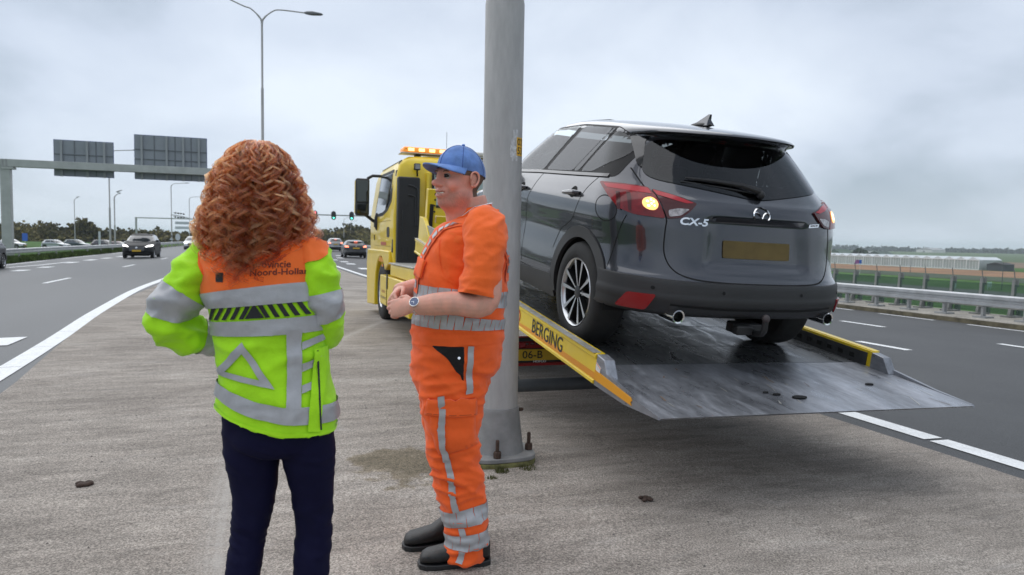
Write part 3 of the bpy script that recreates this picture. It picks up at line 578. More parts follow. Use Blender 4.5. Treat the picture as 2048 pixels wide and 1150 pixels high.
# ================================================================ cars
from mathutils.geometry import delaunay_2d_cdt
class Shape:
    """car skin as horizontal slices: rear/front superellipse ends joined by the flanks. y=0 rearmost, x right, z up"""
    def __init__(s, tab, ztop, disp=None):
        s.t = tab; s.zt = ztop; s.disp = disp; s.c = {}
    def g(s, k, z):
        key = (k, round(z, 5))
        if key not in s.c: s.c[key] = mono(*s.t[k], z)
        return s.c[key]
    def end(s, z, ph, front=False):
        a, b, n, W = (s.g('FY', z), s.g('FL', z), s.g('Fn', z), s.g('W', z)) if front else (s.g('RY', z), s.g('RL', z), s.g('Rn', z), s.g('W', z))
        x = W*math.sin(ph)**(2/n) if ph > 0 else 0.; q = b*(1-max(0., math.cos(ph))**(2/n))
        y = a-q if front else a+q
        if not front and s.disp: y += s.disp(x, z)
        return x, y
    def half(s, z, nr, ns, nf):
        W = s.g('W', z); pts = [s.end(z, math.pi/2*i/nr) for i in range(nr+1)]; y0 = s.g('RY', z)+s.g('RL', z); y1 = s.g('FY', z)-s.g('FL', z)
        if y1 < y0+.02: m_ = (y0+y1)/2; y1 = m_+.01; y0 = m_-.01
        pts += [(W, y0+(y1-y0)*i/ns) for i in range(1, ns)]; pts += [s.end(z, math.pi/2*(1-i/nf), True) for i in range(nf+1)]
        return pts
    def rearP(s, x, z):
        W, n = s.g('W', z), s.g('Rn', z); u = min(.9999, abs(x)/W); y = s.g('RY', z)+s.g('RL', z)*(1-(1-u**n)**(1/n))
        if s.disp: y += s.disp(abs(x), z)
        return Vector((x, y, z))
    def frontP(s, x, z):
        W, n = s.g('W', z), s.g('Fn', z); u = min(.9999, abs(x)/W); return Vector((x, s.g('FY', z)-s.g('FL', z)*(1-(1-u**n)**(1/n)), z))
    def sideX(s, y, z):
        W = s.g('W', z); ry, rl, fy, fl = s.g('RY', z), s.g('RL', z), s.g('FY', z), s.g('FL', z)
        if y < ry+rl: c = min(1., max(0., 1-(y-ry)/rl)); n = s.g('Rn', z); return W*(1-c**n)**(1/n)
        if y > fy-fl: c = min(1., max(0., 1-(fy-y)/fl)); n = s.g('Fn', z); return W*(1-c**n)**(1/n)
        return W
    def P(s, face, u, z, off=0.):
        f = {'R': lambda u, z: s.rearP(u, z), 'F': lambda u, z: s.frontP(u, z), 'L': lambda u, z: Vector((-s.sideX(u, z), u, z)), 'S': lambda u, z: Vector((s.sideX(u, z), u, z))}[face]
        p = f(u, z)
        if off:
            e = .004; n = (f(u+e, z)-f(u-e, z)).cross(f(u, z+e)-f(u, z-e))
            if n.length < 1e-9: return p
            n.normalize(); n *= {'R': 1, 'F': -1, 'L': -1, 'S': 1}[face]; p = p+n*off
        return p
def inpoly(x, y, P):
    c = False; j = len(P)-1
    for i in range(len(P)):
        if (P[i][1] > y) != (P[j][1] > y) and x < (P[j][0]-P[i][0])*(y-P[i][1])/(P[j][1]-P[i][1])+P[i][0]: c = not c
        j = i
    return c
def rounded(P, r, k=4):
    """round the corners of a 2D polygon"""
    o = []; n = len(P)
    for i in range(n):
        p = Vector(P[i]); a = Vector(P[i-1]); b = Vector(P[(i+1) % n]); da = (a-p); db = (b-p); ra = min(r, da.length*.45); rb = min(r, db.length*.45); q0 = p+da.normalized()*ra; q1 = p+db.normalized()*rb
        for j in range(k+1): t = j/k; o.append(tuple((1-t)**2*q0+2*t*(1-t)*p+t*t*q1))
    return o
def dens(P, d):
    o = []
    for i in range(len(P)):
        a, b = Vector(P[i]), Vector(P[(i+1) % len(P)]); k = max(1, int((b-a).length/d)); o += [tuple(a.lerp(b, j/k)) for j in range(k)]
    return o
def patch(fn, poly, d=.05, thick=0.):
    """fill a 2D outline, triangulate it with inner points and lay it on a surface by fn(u,v); thick adds a skirt inwards via fn(u,v,depth)"""
    P = dens(poly, d); us = [p[0] for p in P]; vs_ = [p[1] for p in P]; pts = [Vector(p) for p in P]; n = len(P)
    u = min(us)+d/2
    while u < max(us):
        v = min(vs_)+d/2
        while v < max(vs_):
            if inpoly(u, v, P) and min((Vector((u, v))-q).length for q in pts[:n]) > d*.45: pts.append(Vector((u, v)))
            v += d
        u += d
    r = delaunay_2d_cdt(pts, [(i, (i+1) % n) for i in range(n)], [], 1, 1e-6)
    b = MB(); V = [fn(p.x, p.y) for p in r[0]]; F = [tuple(f) for f in r[2]]
    try:
        q = r[0][F[len(F)//2][0]]; o_ = fn(q.x, q.y, .01)-fn(q.x, q.y, 0); a_, b_, c_ = [V[i] for i in F[len(F)//2]]
        if (b_-a_).cross(c_-a_).dot(o_) < 0: F = [f[::-1] for f in F]
    except TypeError: pass
    b.add(V, F)
    if thick:
        k = len(b.v); inv = [fn(p[0], p[1], -thick) for p in P]; top = [fn(p[0], p[1], 0) for p in P]; b.add(top+inv, [(i, (i+1) % n, n+(i+1) % n, n+i) for i in range(n)])
    return b
def strip(fn, line, w_, closed=False, d=.03):
    """thin band along a 2D polyline on a surface"""
    L = []; m_ = len(line)
    for i in range(m_ if closed else m_-1):
        a, b = Vector(line[i]), Vector(line[(i+1) % m_]); k = max(1, int((b-a).length/d)); L += [a.lerp(b, j/k) for j in range(k)]
    if not closed: L.append(Vector(line[-1]))
    vs = []; n = len(L)
    for i, p in enumerate(L):
        t = (L[(i+1) % n]-L[i-1]) if closed else (L[min(i+1, n-1)]-L[max(i-1, 0)]); t.normalize(); q = Vector((-t.y, t.x))*w_/2; vs += [fn(*(p+q)), fn(*(p-q))]
    return MB().add(vs, [(2*i, 2*i+1, 2*((i+1) % n)+1, 2*((i+1) % n)) for i in range(n if closed else n-1)])
def fix_normals(o):
    bm = bmesh.new(); bm.from_mesh(o.data); bmesh.ops.recalc_face_normals(bm, faces=bm.faces); bm.to_mesh(o.data); bm.free(); return o
# --- car materials
def glass_mat(name, tint, tr=.35, rough=.02):
    m = bpy.data.materials.new(name); m.use_nodes = True; t = m.node_tree; t.nodes.remove(t.nodes['Principled BSDF']); N = t.nodes.new
    a = N('ShaderNodeBsdfTransparent'); a.inputs[0].default_value = (*tint, 1); g = N('ShaderNodeBsdfGlossy'); g.inputs[1].default_value = rough; g.inputs[0].default_value = (.95, .97, 1, 1)
    l = N('ShaderNodeFresnel'); l.inputs[0].default_value = 1.42; mx = N('ShaderNodeMixShader'); t.links.new(l.outputs[0], mx.inputs[0]); t.links.new(a.outputs[0], mx.inputs[1]); t.links.new(g.outputs[0], mx.inputs[2]); t.links.new(mx.outputs[0], t.nodes['Material Output'].inputs[0]); return m
M_paint = mat('dark_grey_metallic_paint', (.044, .047, .057), .24, metal=.7, coat=1., var=.05, vscale=300)
M_glass_d = glass_mat('privacy_glass', (.20, .215, .215)); M_glass_c = glass_mat('clear_glass', (.84, .92, .89))
M_glass_o = mat('opaque_car_glass', (.02, .024, .028), .06, coat=1., spec=.7); M_clad = mat('grey_black_cladding', (.022, .022, .023), .55, bump=.12, bscale=350, var=.15, vscale=5)
M_gap = mat('panel_gap', (.003, .003, .003), .9); M_glossb = mat('gloss_black', (.006, .006, .007), .08, coat=.6); M_chrome = mat('chrome', (.75, .76, .78), .10, metal=1.)
M_tyre = mat('tyre_rubber', (.014, .014, .014), .8, bump=.25, bscale=90, var=.25, vscale=14); M_rimd = mat('dark_alloy', (.03, .031, .033), .35, metal=.6); M_rims = mat('machined_alloy', (.58, .59, .61), .28, metal=.9)
M_redl = mat('red_lens', (.17, .003, .006), .14, coat=.25, spec=.4, var=.45, vscale=14); M_redd = mat('dark_red_lens', (.06, .002, .003), .14, coat=.25, spec=.4); M_redb = mat('bright_red_lens', (.42, .010, .020), .18, coat=.2, spec=.4)
M_amb = mat('lit_indicator', (.9, .5, .15), .2, emit=(1, .50, .16), estr=1.0); M_ambc = mat('lit_bulb', (.9, .6, .3), .2, emit=(1, .78, .42), estr=2.6); M_refl = mat('reflector_red', (.26, .004, .008), .2, coat=.2, bump=.25, bscale=220); M_clear = mat('reverse_lens', (.35, .33, .34), .12, coat=.8, var=.6, vscale=40)
M_tail = mat('lit_tail', (.7, .1, .06), .3, emit=(1, .22, .12), estr=2.2); M_head = mat('lit_headlight', (.9, .9, .9), .2, emit=(1, .98, .95), estr=3.2); M_plate = mat('yellow_plate', (.62, .38, .02), .5); M_seat = mat('dark_upholstery', (.012, .012, .013), .85)
def wheel(parent, loc, R, wd, rimr, side, spokes=5, detail=True):
    """wheel with its outer face towards side*x"""
    s = side; k = 40 if detail else 20
    prof = [(rimr*.96, -.5), (rimr*1.02, -.5), (R*.93, -.5), (R*.985, -.40), (R, -.28), (R, 0), (R, .28), (R*.985, .40), (R*.93, .49), (rimr*1.12, .53), (rimr*1.01, .47), (rimr*.96, .40)]
    w_ = MB().lathe([(r, s*q*wd) for r, q in prof], axis='x', n=k, cap=False).build('wheel', M_tyre, parent, smooth=40); w_.location = loc
    bm = None
    MB().lathe([(rimr*1.015, s*.47*wd), (rimr*1.0, s*.50*wd), (rimr*.965, s*.48*wd), (rimr*.94, s*.36*wd)], axis='x', n=k, cap=False).build('rim', M_rims, w_, smooth=60)
    MB().lathe([(rimr*.955, s*.4*wd), (rimr*.93, s*.0), (rimr*.3, -s*.15*wd), (.01, -s*.15*wd)], axis='x', n=k, cap=False).build('rim_barrel', M_rimd, w_, smooth=60)
    MB().lathe([(rimr*.66, s*.06*wd), (rimr*.66, s*.1*wd), (rimr*.2, s*.1*wd)], axis='x', n=k, cap=False).build('brake_disc', mat('brake_disc', (.25, .25, .25), .4, metal=.8), w_, smooth=40)
    sp0 = None
    for q in range(spokes):
        a = 2*math.pi*q/spokes+.31
        if sp0 is None:
            b = MB(); xo = s*.40*wd; xi = s*.22*wd
            for d in ((-1, 1) if detail else (0,)):
                h0, h1 = (.10, .26) if detail else (0., 0.); wi, wo = (.055, .085) if detail else (.13, .10)
                c0, c1 = d*h0, d*h1
                loc_ = lambda r, t, x: (x, r*math.cos(t), r*math.sin(t))
                pts = [(rimr*.16, c0*2.4-wi*2.2), (rimr*.16, c0*2.4+wi*2.2), (rimr*.965, c1+wo*.75), (rimr*.965, c1-wo*.75)]
                top = [loc_(r, t, xo if i < 2 else s*.465*wd) for i, (r, t) in enumerate(pts)]; mid = [loc_(r, t, (xo if i < 2 else s*.465*wd)-s*.014) for i, (r, t) in enumerate(pts)]
                bot = [loc_(r, t*1.0, xi) for r, t in pts]
                b.add(top+bot, [(0, 1, 2, 3), (4, 7, 6, 5), (0, 4, 5, 1), (1, 5, 6, 2), (2, 6, 7, 3), (3, 7, 4, 0)])
                for fi in range(1, 6): b.m[-fi] = 1
            sp0 = b.build('spoke', [M_rims, M_rimd], w_, smooth=0); fix_normals(sp0); o = sp0
        else: o = bpy.data.objects.new('spoke', sp0.data); C.objects.link(o); o.parent = w_
        o.rotation_euler = (a, 0, 0)
    MB().lathe([(rimr*.2, s*.36*wd), (rimr*.19, s*.41*wd), (rimr*.11, s*.425*wd), (.004, s*.425*wd)], axis='x', n=20).build('hub', M_rimd, w_, smooth=40)
    return w_
def skin(sh, name, m, parent, rows, nr, ns, nf, kill=None, cap=True):
    """the slice skin as one mesh; kill(x,y,z) removes faces (window and wheel openings)"""
    rings = []
    for z in rows:
        h = sh.half(z, nr, ns, nf); rings.append([Vector((x, y, z)) for x, y in h]+[Vector((-x, y, z)) for x, y in h[-2:0:-1]])
    if cap:
        last = rings[-1]; c = sum(last, Vector())/len(last)
        for k, dz in ((.8, .0022), (.6, .0042), (.4, .0055), (.2, .0062), (.02, .0066)): rings.append([Vector((c.x+(p.x-c.x)*k, c.y+(p.y-c.y)*k, p.z+dz)) for p in last])
    n = len(rings[0]); b = MB(); vs = [p for r in rings for p in r]; fs = []
    for k in range(len(rings)-1):
        for i in range(n):
            j = (i+1) % n; f = (k*n+i, k*n+j, (k+1)*n+j, (k+1)*n+i)
            if kill:
                c = (vs[f[0]]+vs[f[1]]+vs[f[2]]+vs[f[3]])/4
                if kill(c.x, c.y, c.z): continue
            fs.append(f)
    b.add(vs, fs); return b.build(name, m, parent, smooth=60)
def rbox(a, b, name, m, parent, r=.03): return MB().box(a, b).build(name, m, parent, bevel=r, seg=3, smooth=40)
# --------------------------------------------------- the dark grey SUV on the ramp
def suv_disp(x, z):   # number plate recess in the tailgate and a soft crease above the bumper
    a = smooth01(.40, .34, abs(x)-.10*(z-.85)*-1)*smooth01(.66, .72, z)*smooth01(1.015, .975, z)
    return .035*a
TAB = {
 'W': ([.17, .22, .30, .40, .50, .62, .75, .86, .95, 1.02, 1.09, 1.15, 1.20, 1.30, 1.42, 1.50, 1.55, 1.59, 1.615, 1.632, 1.645], [.78, .855, .89, .905, .91, .908, .902, .912, .92, .915, .896, .868, .838, .79, .727, .685, .655, .615, .575, .52, .43]),
 'RY': ([.17, .25, .335, .36, .375, .39, .42, .50, .58, .61, .64, .70, .80, .95, 1.03, 1.09, 1.12, 1.20, 1.35, 1.46, 1.49, 1.502, 1.513, 1.53, 1.55, 1.575, 1.60, 1.62, 1.635, 1.645], [.95, .85, .60, .30, .13, .08, .05, .03, .04, .055, .085, .105, .125, .15, .165, .19, .225, .30, .43, .525, .55, .50, .40, .375, .42, .56, .76, .98, 1.2, 1.45]),
 'RL': ([.17, .5, .7, .95, 1.1, 1.3, 1.49, 1.513, 1.55, 1.59, 1.645], [.5, .62, .62, .60, .58, .55, .52, .74, .76, .76, .72]), 'Rn': ([.17, .5, .9, 1.1, 1.3, 1.5, 1.645], [2.6, 2.7, 2.6, 2.5, 2.5, 2.5, 2.3]),
 'FY': ([.17, .3, .5, .7, .8, .9, .98, 1.05, 1.1, 1.3, 1.45, 1.55, 1.59, 1.615, 1.632, 1.645], [4.2, 4.45, 4.54, 4.5, 4.44, 4.2, 3.7, 3.35, 3.2, 2.95, 2.72, 2.55, 2.46, 2.36, 2.24, 2.12]),
 'FL': ([.17, .9, 1.1, 1.645], [.7, .8, .6, .5]), 'Fn': ([.17, 1.645], [2.4, 2.3])}
SH = Shape(TAB, 1.66, suv_disp)
# ramp frame (the tilted tow bed) shared by bed and car
BO = Vector((3.0878, 3.7516, .5886)); _th, _ph = .1246, .0322
_V = Vector((0, math.cos(_th), math.sin(_th))); _W = Vector((1, 0, 0)).cross(_V); BU = math.cos(_ph)*Vector((1, 0, 0))-math.sin(_ph)*_W; BW = math.sin(_ph)*Vector((1, 0, 0))+math.cos(_ph)*_W
def frame(o, u, v, w_): return Matrix(((u.x, v.x, w_.x, o.x), (u.y, v.y, w_.y, o.y), (u.z, v.z, w_.z, o.z), (0, 0, 0, 1)))
BEDM = frame(BO, BU, _V, BW)
car = empty('suv_car', mw=frame(BO+BU*-.0995, BU, _V, BW), label='dark grey metallic SUV loaded backwards-facing on the tow ramp with its indicator lit', cat='car')
car['label'] = 'large dark grey SUV on the tow ramp, tail towards the viewer, indicator lit'
WC = [(.92, .365), (3.62, .365)]
side_win = {'front': [(1.93, 1.20), (3.0, 1.17), (2.62, 1.43), (2.25, 1.545), (1.68, 1.575)], 'rear': [(1.36, 1.215), (1.86, 1.205), (1.60, 1.57), (1.10, 1.545)], 'vent': [(1.24, 1.217), (1.335, 1.217), (1.075, 1.545), (1.04, 1.54)], 'quarter': [(1.01, 1.222), (1.20, 1.22), (1.00, 1.53), (.80, 1.475), (.695, 1.40), (.735, 1.33)]}
side_win['rear'] = [(1.345, 1.215), (1.86, 1.205), (1.60, 1.57), (1.085, 1.545)]
allside = [(.66, 1.20), (3.05, 1.16), (2.63, 1.45), (2.25, 1.56), (1.66, 1.59), (1.0, 1.555), (.77, 1.49), (.66, 1.40)]
rglass = rounded([(-.68, 1.21), (0, 1.125), (.68, 1.21), (.69, 1.29), (.60, 1.468), (0, 1.495), (-.60, 1.468), (-.69, 1.29)], .10, 5)
rhole = [(x*.93, 1.31+(z-1.31)*.88) for x, z in rglass]
sh_hole = {k: [(sum(p[0] for p in P)/len(P)+(y-sum(p[0] for p in P)/len(P))*.97, sum(p[1] for p in P)/len(P)+(z-sum(p[1] for p in P)/len(P))*.95) for y, z in P] for k, P in side_win.items()}
def kill(x, y, z):
    if z < .95 and abs(x) > .55:
        for cy, cz in WC:
            if (y-cy)**2+(z-cz)**2 < .425**2: return True
    if 1.1 < z < 1.58:
        if y < .85 and abs(x) < .72 and inpoly(x, z, rhole) and y < SH.rearP(x, z).y+.02: return True
        if y > .6 and abs(x) > .55:
            for k in ('front', 'rear', 'vent', 'quarter'):
                if inpoly(y, z, sh_hole[k]): return True
        if y > 2.3 and abs(x) < .62 and z > 1.2 and y > SH.frontP(x, z).y-.03: return True
    return False
rows = [.338+.012*i for i in range(int((1.59-.338)/.012)+1)]+[1.598, 1.607, 1.615, 1.624, 1.632, 1.639, 1.645]
body = skin(SH, 'body', M_paint, car, rows, 36, 110, 14, kill)
sl = lambda off: (lambda u, v, d=0: SH.P('L', u, v, off+d)); sr = lambda off: (lambda u, v, d=0: SH.P('S', u, v, off+d)); rr_ = lambda off: (lambda u, v, d=0: SH.P('R', u, v, off+d))
for fn in (sl, sr):
    fr = patch(fn(.002), rounded(allside, .05, 3), .04)
    # black frame with the window openings left free
    keep = []
    cx = lambda f, i: sum(fr.v[j][i] for j in f)/3
    for f in fr.f:
        if not any(inpoly(cx(f, 1), cx(f, 2), sh_hole[k]) for k in sh_hole): keep.append(f)
    fr.f = keep; fr.m = [0]*len(keep); fr.build('window_frame', mat('matt_black_trim', (.008, .008, .009), .55, spec=.2), car, smooth=60)
    for k, P in side_win.items(): patch(fn(.004), rounded(P, .04, 3), .05).build('side_window', M_glass_c if k == 'front' else M_glass_d, car, smooth=180)
    strip(fn(.009), [(.74, 1.205), (1.2, 1.196), (2.0, 1.185), (3.0, 1.155)], .022).build('waist_trim', M_chrome if False else M_glossb, car, smooth=0)
    # panel gaps
    gaps = [[(.86, 1.19), (.95, 1.09), (1.06, .90), (1.17, .83), (1.30, .77), (1.40, .62)], [(1.86, 1.19), (1.95, 1.05), (2.03, .93), (2.07, .63), (2.08, .42)], [(2.10, .40), (1.5, .40), (1.43, .44)], [(.42, .97), (.47, .80), (.50, .62)], [(3.05, 1.13), (3.1, .9), (3.12, .5)]]
    for q in gaps: strip(fn(.0012), [tuple(p.xy) for p in spline([(*p, 0) for p in q], 24)], .006).build('panel_gap', M_gap, car, smooth=0)
    strip(fn(.0012), [(.605+.115*math.cos(a), .995+.080*math.sin(a)+.02*math.cos(a)) for a in [2*math.pi*k/28 for k in range(28)]], .006, True).build('fuel_flap_gap', M_gap, car, smooth=0) if fn is sl else None
    # wheel arch cladding and sill
    for cy, cz in WC:
        an = [(cy+r*math.cos(a), cz+r*math.sin(a)) for r, aa in ((.395, range(-8, 41)), (.475, range(40, -9, -1))) for a in [math.pi*k/32 for k in aa]]
        an = [(y, max(.30, z)) for y, z in an]; patch(fn(.010), an, .05, .03).build('wheel_arch', M_clad, car, smooth=40)
    patch(fn(.012), rounded([(1.33, .25), (3.18, .22), (3.18, .36), (2.4, .37), (1.38, .42)], .03), .08, .02).build('sill', M_clad, car, smooth=40)
    # door handles
    for y0, z0 in ((1.13, 1.055), (2.2, 1.03)):
        sg = -1 if fn is sl else 1
        h = MB(); h.tube([fn(0)(y0+.10, z0)+Vector((sg*.004, 0, 0)), fn(0)(y0+.085, z0+.002)+Vector((sg*.036, 0, 0)), fn(0)(y0, z0+.006)+Vector((sg*.042, 0, 0)), fn(0)(y0-.085, z0+.012)+Vector((sg*.036, 0, 0)), fn(0)(y0-.10, z0+.012)+Vector((sg*.004, 0, 0))], [.014, .017, .018, .017, .014], 8); h.build('door_handle', M_paint, car)
        patch(fn(.0015), [(y0+.055*math.cos(a), z0+.012+.042*math.sin(a)) for a in [2*math.pi*k/16 for k in range(16)]], .03).build('handle_cup', M_gap, car, smooth=180)
# door mirror (driver side is hidden by the pole, the other shows from the far side)
for sg in (-1, 1): MB().ell((sg*.99, 2.86, 1.20), (.12, .07, .085)).tube([(sg*.80, 2.9, 1.15), (sg*.93, 2.87, 1.16)], .03, 8).build('door_mirror', M_paint, car)
# tailgate glass, spoiler fins, gaps
patch(rr_(.002), [(x, z) for x, z in rglass], .04)
g_ = patch(rr_(.0025), rglass, .035); keep = [f for f in g_.f if not inpoly(sum(g_.v[j][0] for j in f)/3, sum(g_.v[j][2] for j in f)/3, rhole)]
g_.f = keep; g_.m = [0]*len(keep); g_.build('glass_border', M_glossb, car, smooth=60)
patch(rr_(.005), rglass, .05).build('rear_window', M_glass_d, car, smooth=180)
for s in (-1, 1):
    P = rounded([(s*.70, 1.30), (s*.655, 1.485), (s*.55, 1.497), (s*.60, 1.46), (s*.685, 1.27)], .02)
    patch(rr_(.006), P, .04).build('spoiler_fin', M_glossb, car, smooth=180)
hg = [(-.735, 1.27), (-.715, 1.15), (-.67, 1.05), (-.64, .97), (-.645, .90), (-.645, .76), (-.60, .665), (-.50, .62), (-.3, .607), (0, .605)]
hgs = [tuple(p.xy) for p in spline([(*p, 0) for p in hg], 60)]
strip(rr_(.0012), hgs+[(-x, z) for x, z in hgs[-2::-1]], .008).build('tailgate_gap', M_gap, car, smooth=0)
strip(rr_(.0012), [(-.70, 1.50), (-.4, 1.522), (0, 1.527), (.4, 1.522), (.70, 1.50)], .006).build('spoiler_gap', M_gap, car, smooth=0)
patch(rr_(.004), rounded([(-.2, 1.478), (.2, 1.478), (.19, 1.492), (-.19, 1.492)], .005), .05).build('high_brake_light', M_redd, car, smooth=180)
# tail lamps: one outer piece round the corner on the wing, one inner piece on the tailgate
for s in (-1, 1):
    out_ = rounded([(.70, 1.150), (.80, 1.158), (.93, 1.160), (.895, 1.085), (.84, 1.005), (.78, .978), (.645, .972), (.672, 1.06)], .018)
    def U(u, v, d=0, s=s):   # unrolled: u up to .72 is across the tail, beyond it runs forward along the wing
        if u < .72: return SH.P('R', s*u, v, .012+d)
        y0 = SH.rearP(.72, v).y; y = y0+interp(u, [.72, .78, .83, .88, .93], [0, .07, .14, .23, .34]); return SH.P('S' if s > 0 else 'L', y, v, .012+d)
    lo = patch(U, out_, .025, .012).build('tail_lamp', M_redl, car, smooth=60)
    li = patch(lambda u, v, d=0: SH.P('R', s*u, v, .012+d), rounded([(.692, 1.142), (.60, 1.122), (.455, 1.078), (.50, 1.03), (.555, .985), (.636, .972), (.664, 1.06)], .015), .025, .012).build('tail_lamp', M_redd, car, smooth=60)
    patch(lambda u, v, d=0: SH.P('R', s*u, v, .0135+d), rounded([(.505, 1.04), (.56, .998), (.625, .985), (.63, 1.025), (.57, 1.04)], .012), .02).build('reverse_lens', M_clear, li, smooth=180)
    patch(lambda u, v, d=0: SH.P('R', s*u, v, .0135+d), rounded([(.685, 1.136), (.60, 1.116), (.475, 1.078), (.52, 1.072), (.675, 1.105)], .008), .02).build('light_bar', M_redb, li, smooth=180)
    patch(lambda u, v, d=0: U(u, v, .0015+d), rounded([(.705, 1.143), (.80, 1.150), (.905, 1.150), (.89, 1.125), (.80, 1.118), (.70, 1.108)], .008), .02).build('light_bar', M_redb, lo, smooth=180)
    for u0 in (.79, .835): patch(lambda u, v, d=0: U(u, v, .0012+d), rounded([(u0, 1.105), (u0+.018, 1.105), (u0+.012, 1.0), (u0, .995)], .005), .02).build('lens_rib', M_redd, lo, smooth=180)
    ind = patch(lambda u, v, d=0: U(u, v, .003+d), [(.715+.034*math.cos(a), 1.052+.038*math.sin(a)) for a in [2*math.pi*k/20 for k in range(20)]], .012).build('indicator', M_amb, lo, smooth=180)
    for du, dv in ((0, 0), (.014, .012), (-.012, .013), (.012, -.014), (-.014, -.010), (.0, .022)): patch(lambda u, v, d=0: U(u, v, .0042+d), [(.715+du+.0055*math.cos(a), 1.052+dv+.007*math.sin(a)) for a in [k*math.pi/4 for k in range(8)]], .01).build('bulb_facet', M_ambc, ind, smooth=0)
    # lower reflectors, exhausts
    patch(rr_(.026), rounded([(s*.86, .405), (s*.83, .50), (s*.70, .507), (s*.735, .412)], .015), .04, .01).build('reflector', M_refl, car, smooth=40)
    e = MB(); cx_, cy_, cz_ = s*.585, .13, .385
    e.lathe([(.034, -.06), (.043, -.062), (.043, .12), (.036, .12), (.034, -.055), (.033, .1)], (cx_, cy_, cz_), axis='y', n=24, cap=False).build('exhaust_tip', M_chrome, car, smooth=40)
    MB().lathe([(.0345, .0), (.001, .0)], (cx_, cy_, cz_), axis='y', n=20, cap=False).build('exhaust_bore', M_gap, car)
# lower bumper cladding: the same skin a little proud of the paint
def clad_shell():
    rowsz = [.376+.012*i for i in range(19)]+[.597]; b = MB(); nph = 40; rings = []
    for z in rowsz:
        ring = []
        for i in range(-nph, nph+1):
            ph = abs(i)/nph*math.pi/2*.985; sg = 1 if i >= 0 else -1; x, y = SH.end(z, ph); p0 = SH.P('R', sg*min(x, SH.g('W', z)*.9985), z, .010+.006*smooth01(.44, .47, z)*smooth01(.52, .49, z)); ring.append(p0)
        rings.append(ring)
    # shelf back to the paint at the top
    rings.append([p+Vector((0, .02, .004)) for p in rings[-1]])
    b.loft(rings, closed=False, cap=False); return b
o = clad_shell().build('rear_bumper_cladding', M_clad, car, smooth=50); fix_normals(o)
strip(rr_(.0165), [(-.62, .455), (-.3, .445), (.3, .445), (.62, .455)], .012).build('bumper_crease', M_gap, car, smooth=0)
for x in (-.72, -.3, .3, .72): patch(rr_(.0125), [(x+.011*math.cos(a), .545+.011*math.sin(a)) for a in [k*math.pi/6 for k in range(12)]], .01).build('parking_sensor', M_gap, car, smooth=0)
# badge, lettering, plate, wiper, aerial, tow ball
bz = MB(); bz.lathe([(.068, -.004), (.071, 0), (.068, .004)], n=8)
P = [(.066*math.cos(a), .052*math.sin(a)) for a in [2*math.pi*k/40 for k in range(40)]]; Pi = [(.058*math.cos(a), .044*math.sin(a)) for a in [2*math.pi*k/40 for k in range(40)]]
def badge_fn(off): return lambda u, v, d=0: SH.rearP(u, 1.040+v)+Vector((0, -off-d, .0))
b = MB(); n = 40; b.add([badge_fn(.004)(*p) for p in P]+[badge_fn(.012)(*[q*.5+r*.5 for q, r in zip(a, c)]) for a, c in zip(P, Pi)]+[badge_fn(.004)(*p) for p in Pi], [(i, (i+1) % n, n+(i+1) % n, n+i) for i in range(n)]+[(n+i, n+(i+1) % n, 2*n+(i+1) % n, 2*n+i) for i in range(n)])
wing = spline([(-.060, .012, 0), (-.035, .016, 0), (-.012, .0, 0), (0, -.022, 0), (.012, .0, 0), (.035, .016, 0), (.060, .012, 0)], 21); v0 = [badge_fn(.005)(p.x, p.y+.006) for p in wing]+[badge_fn(.011)(p.x, p.y) for p in wing]+[badge_fn(.005)(p.x, p.y-.007) for p in wing]; n = 21
b.add(v0, [(k*n+i, k*n+i+1, (k+1)*n+i+1, (k+1)*n+i) for k in range(2) for i in range(n-1)]); fix_normals(b.build('emblem', M_chrome, car, smooth=50))
v, f_ = text_mesh('CX-5', .062, 0, .002); MB().add([SH.P('R', -.475+x*1.28+y*.25, .965+y, .006) for x, y, z in v], f_).build('lettering', M_chrome, car, smooth=0)
patch(rr_(.005), [(.40, .978), (.505, .985), (.515, 1.008), (.41, 1.0)], .03).build('badge_plate', M_chrome, car, smooth=0); v, f_ = text_mesh('SKYACTIV', .016, 0, .0004); MB().add([SH.P('R', .458+x*1.05+y*.3, .993+y+.06*x, .0062) for x, y, z in v], f_).build('lettering', M_gap, car, smooth=0)
pl = rounded([(-.26, .755), (.26, .755), (.26, .865), (-.26, .865)], .012); patch(lambda u, v, d=0: SH.rearP(u, v)+Vector((0, -.008-d, 0)), pl, .06, .006).build('number_plate', mat('dull_ochre_plate', (.13, .09, .025), .75, var=.25, vscale=6), car, smooth=0)
strip(lambda u, v, d=0: SH.rearP(u, v)+Vector((0, -.03, 0)), [(-.34, .995), (0, 1.0), (.34, .995)], .03).build('plate_light_bar', M_paint, car)
wp = [SH.P('R', -.47, 1.222, .02), SH.P('R', -.30, 1.215, .024), SH.P('R', -.10, 1.198, .03), SH.P('R', .02, 1.165, .035)]
w_ = MB().tube(wp, [.006, .012, .017, .022], 8).build('wiper', M_black, car); MB().ell(SH.P('R', .03, 1.155, .02), (.028, .03, .03)).build('wiper_pivot', M_black, w_)
MB().tube([SH.P('R', -.50, 1.205, .008), SH.P('R', -.2, 1.185, .008), SH.P('R', -.02, 1.17, .008)], .006, 6).build('wiper_blade', M_black, w_)
rz = lambda y: 1.649
fin = [(1.10, 0), (1.02, .028), (.94, .062), (.895, .082), (.875, .08), (.885, .04), (.865, 0)]; rings = [[Vector((sx*(.034 if h < .01 else .018*(1-h/.1)+.003), y, 1.622+h)) for y, h in fin] for sx in (-1, -.5, .5, 1)]
b = MB().loft(rings, closed=True, cap=True); fix_normals(b.build('aerial_fin', M_paint, car, smooth=60)); MB().ell((0, .98, 1.628), (.042, .13, .02)).build('aerial_base', M_black, car)
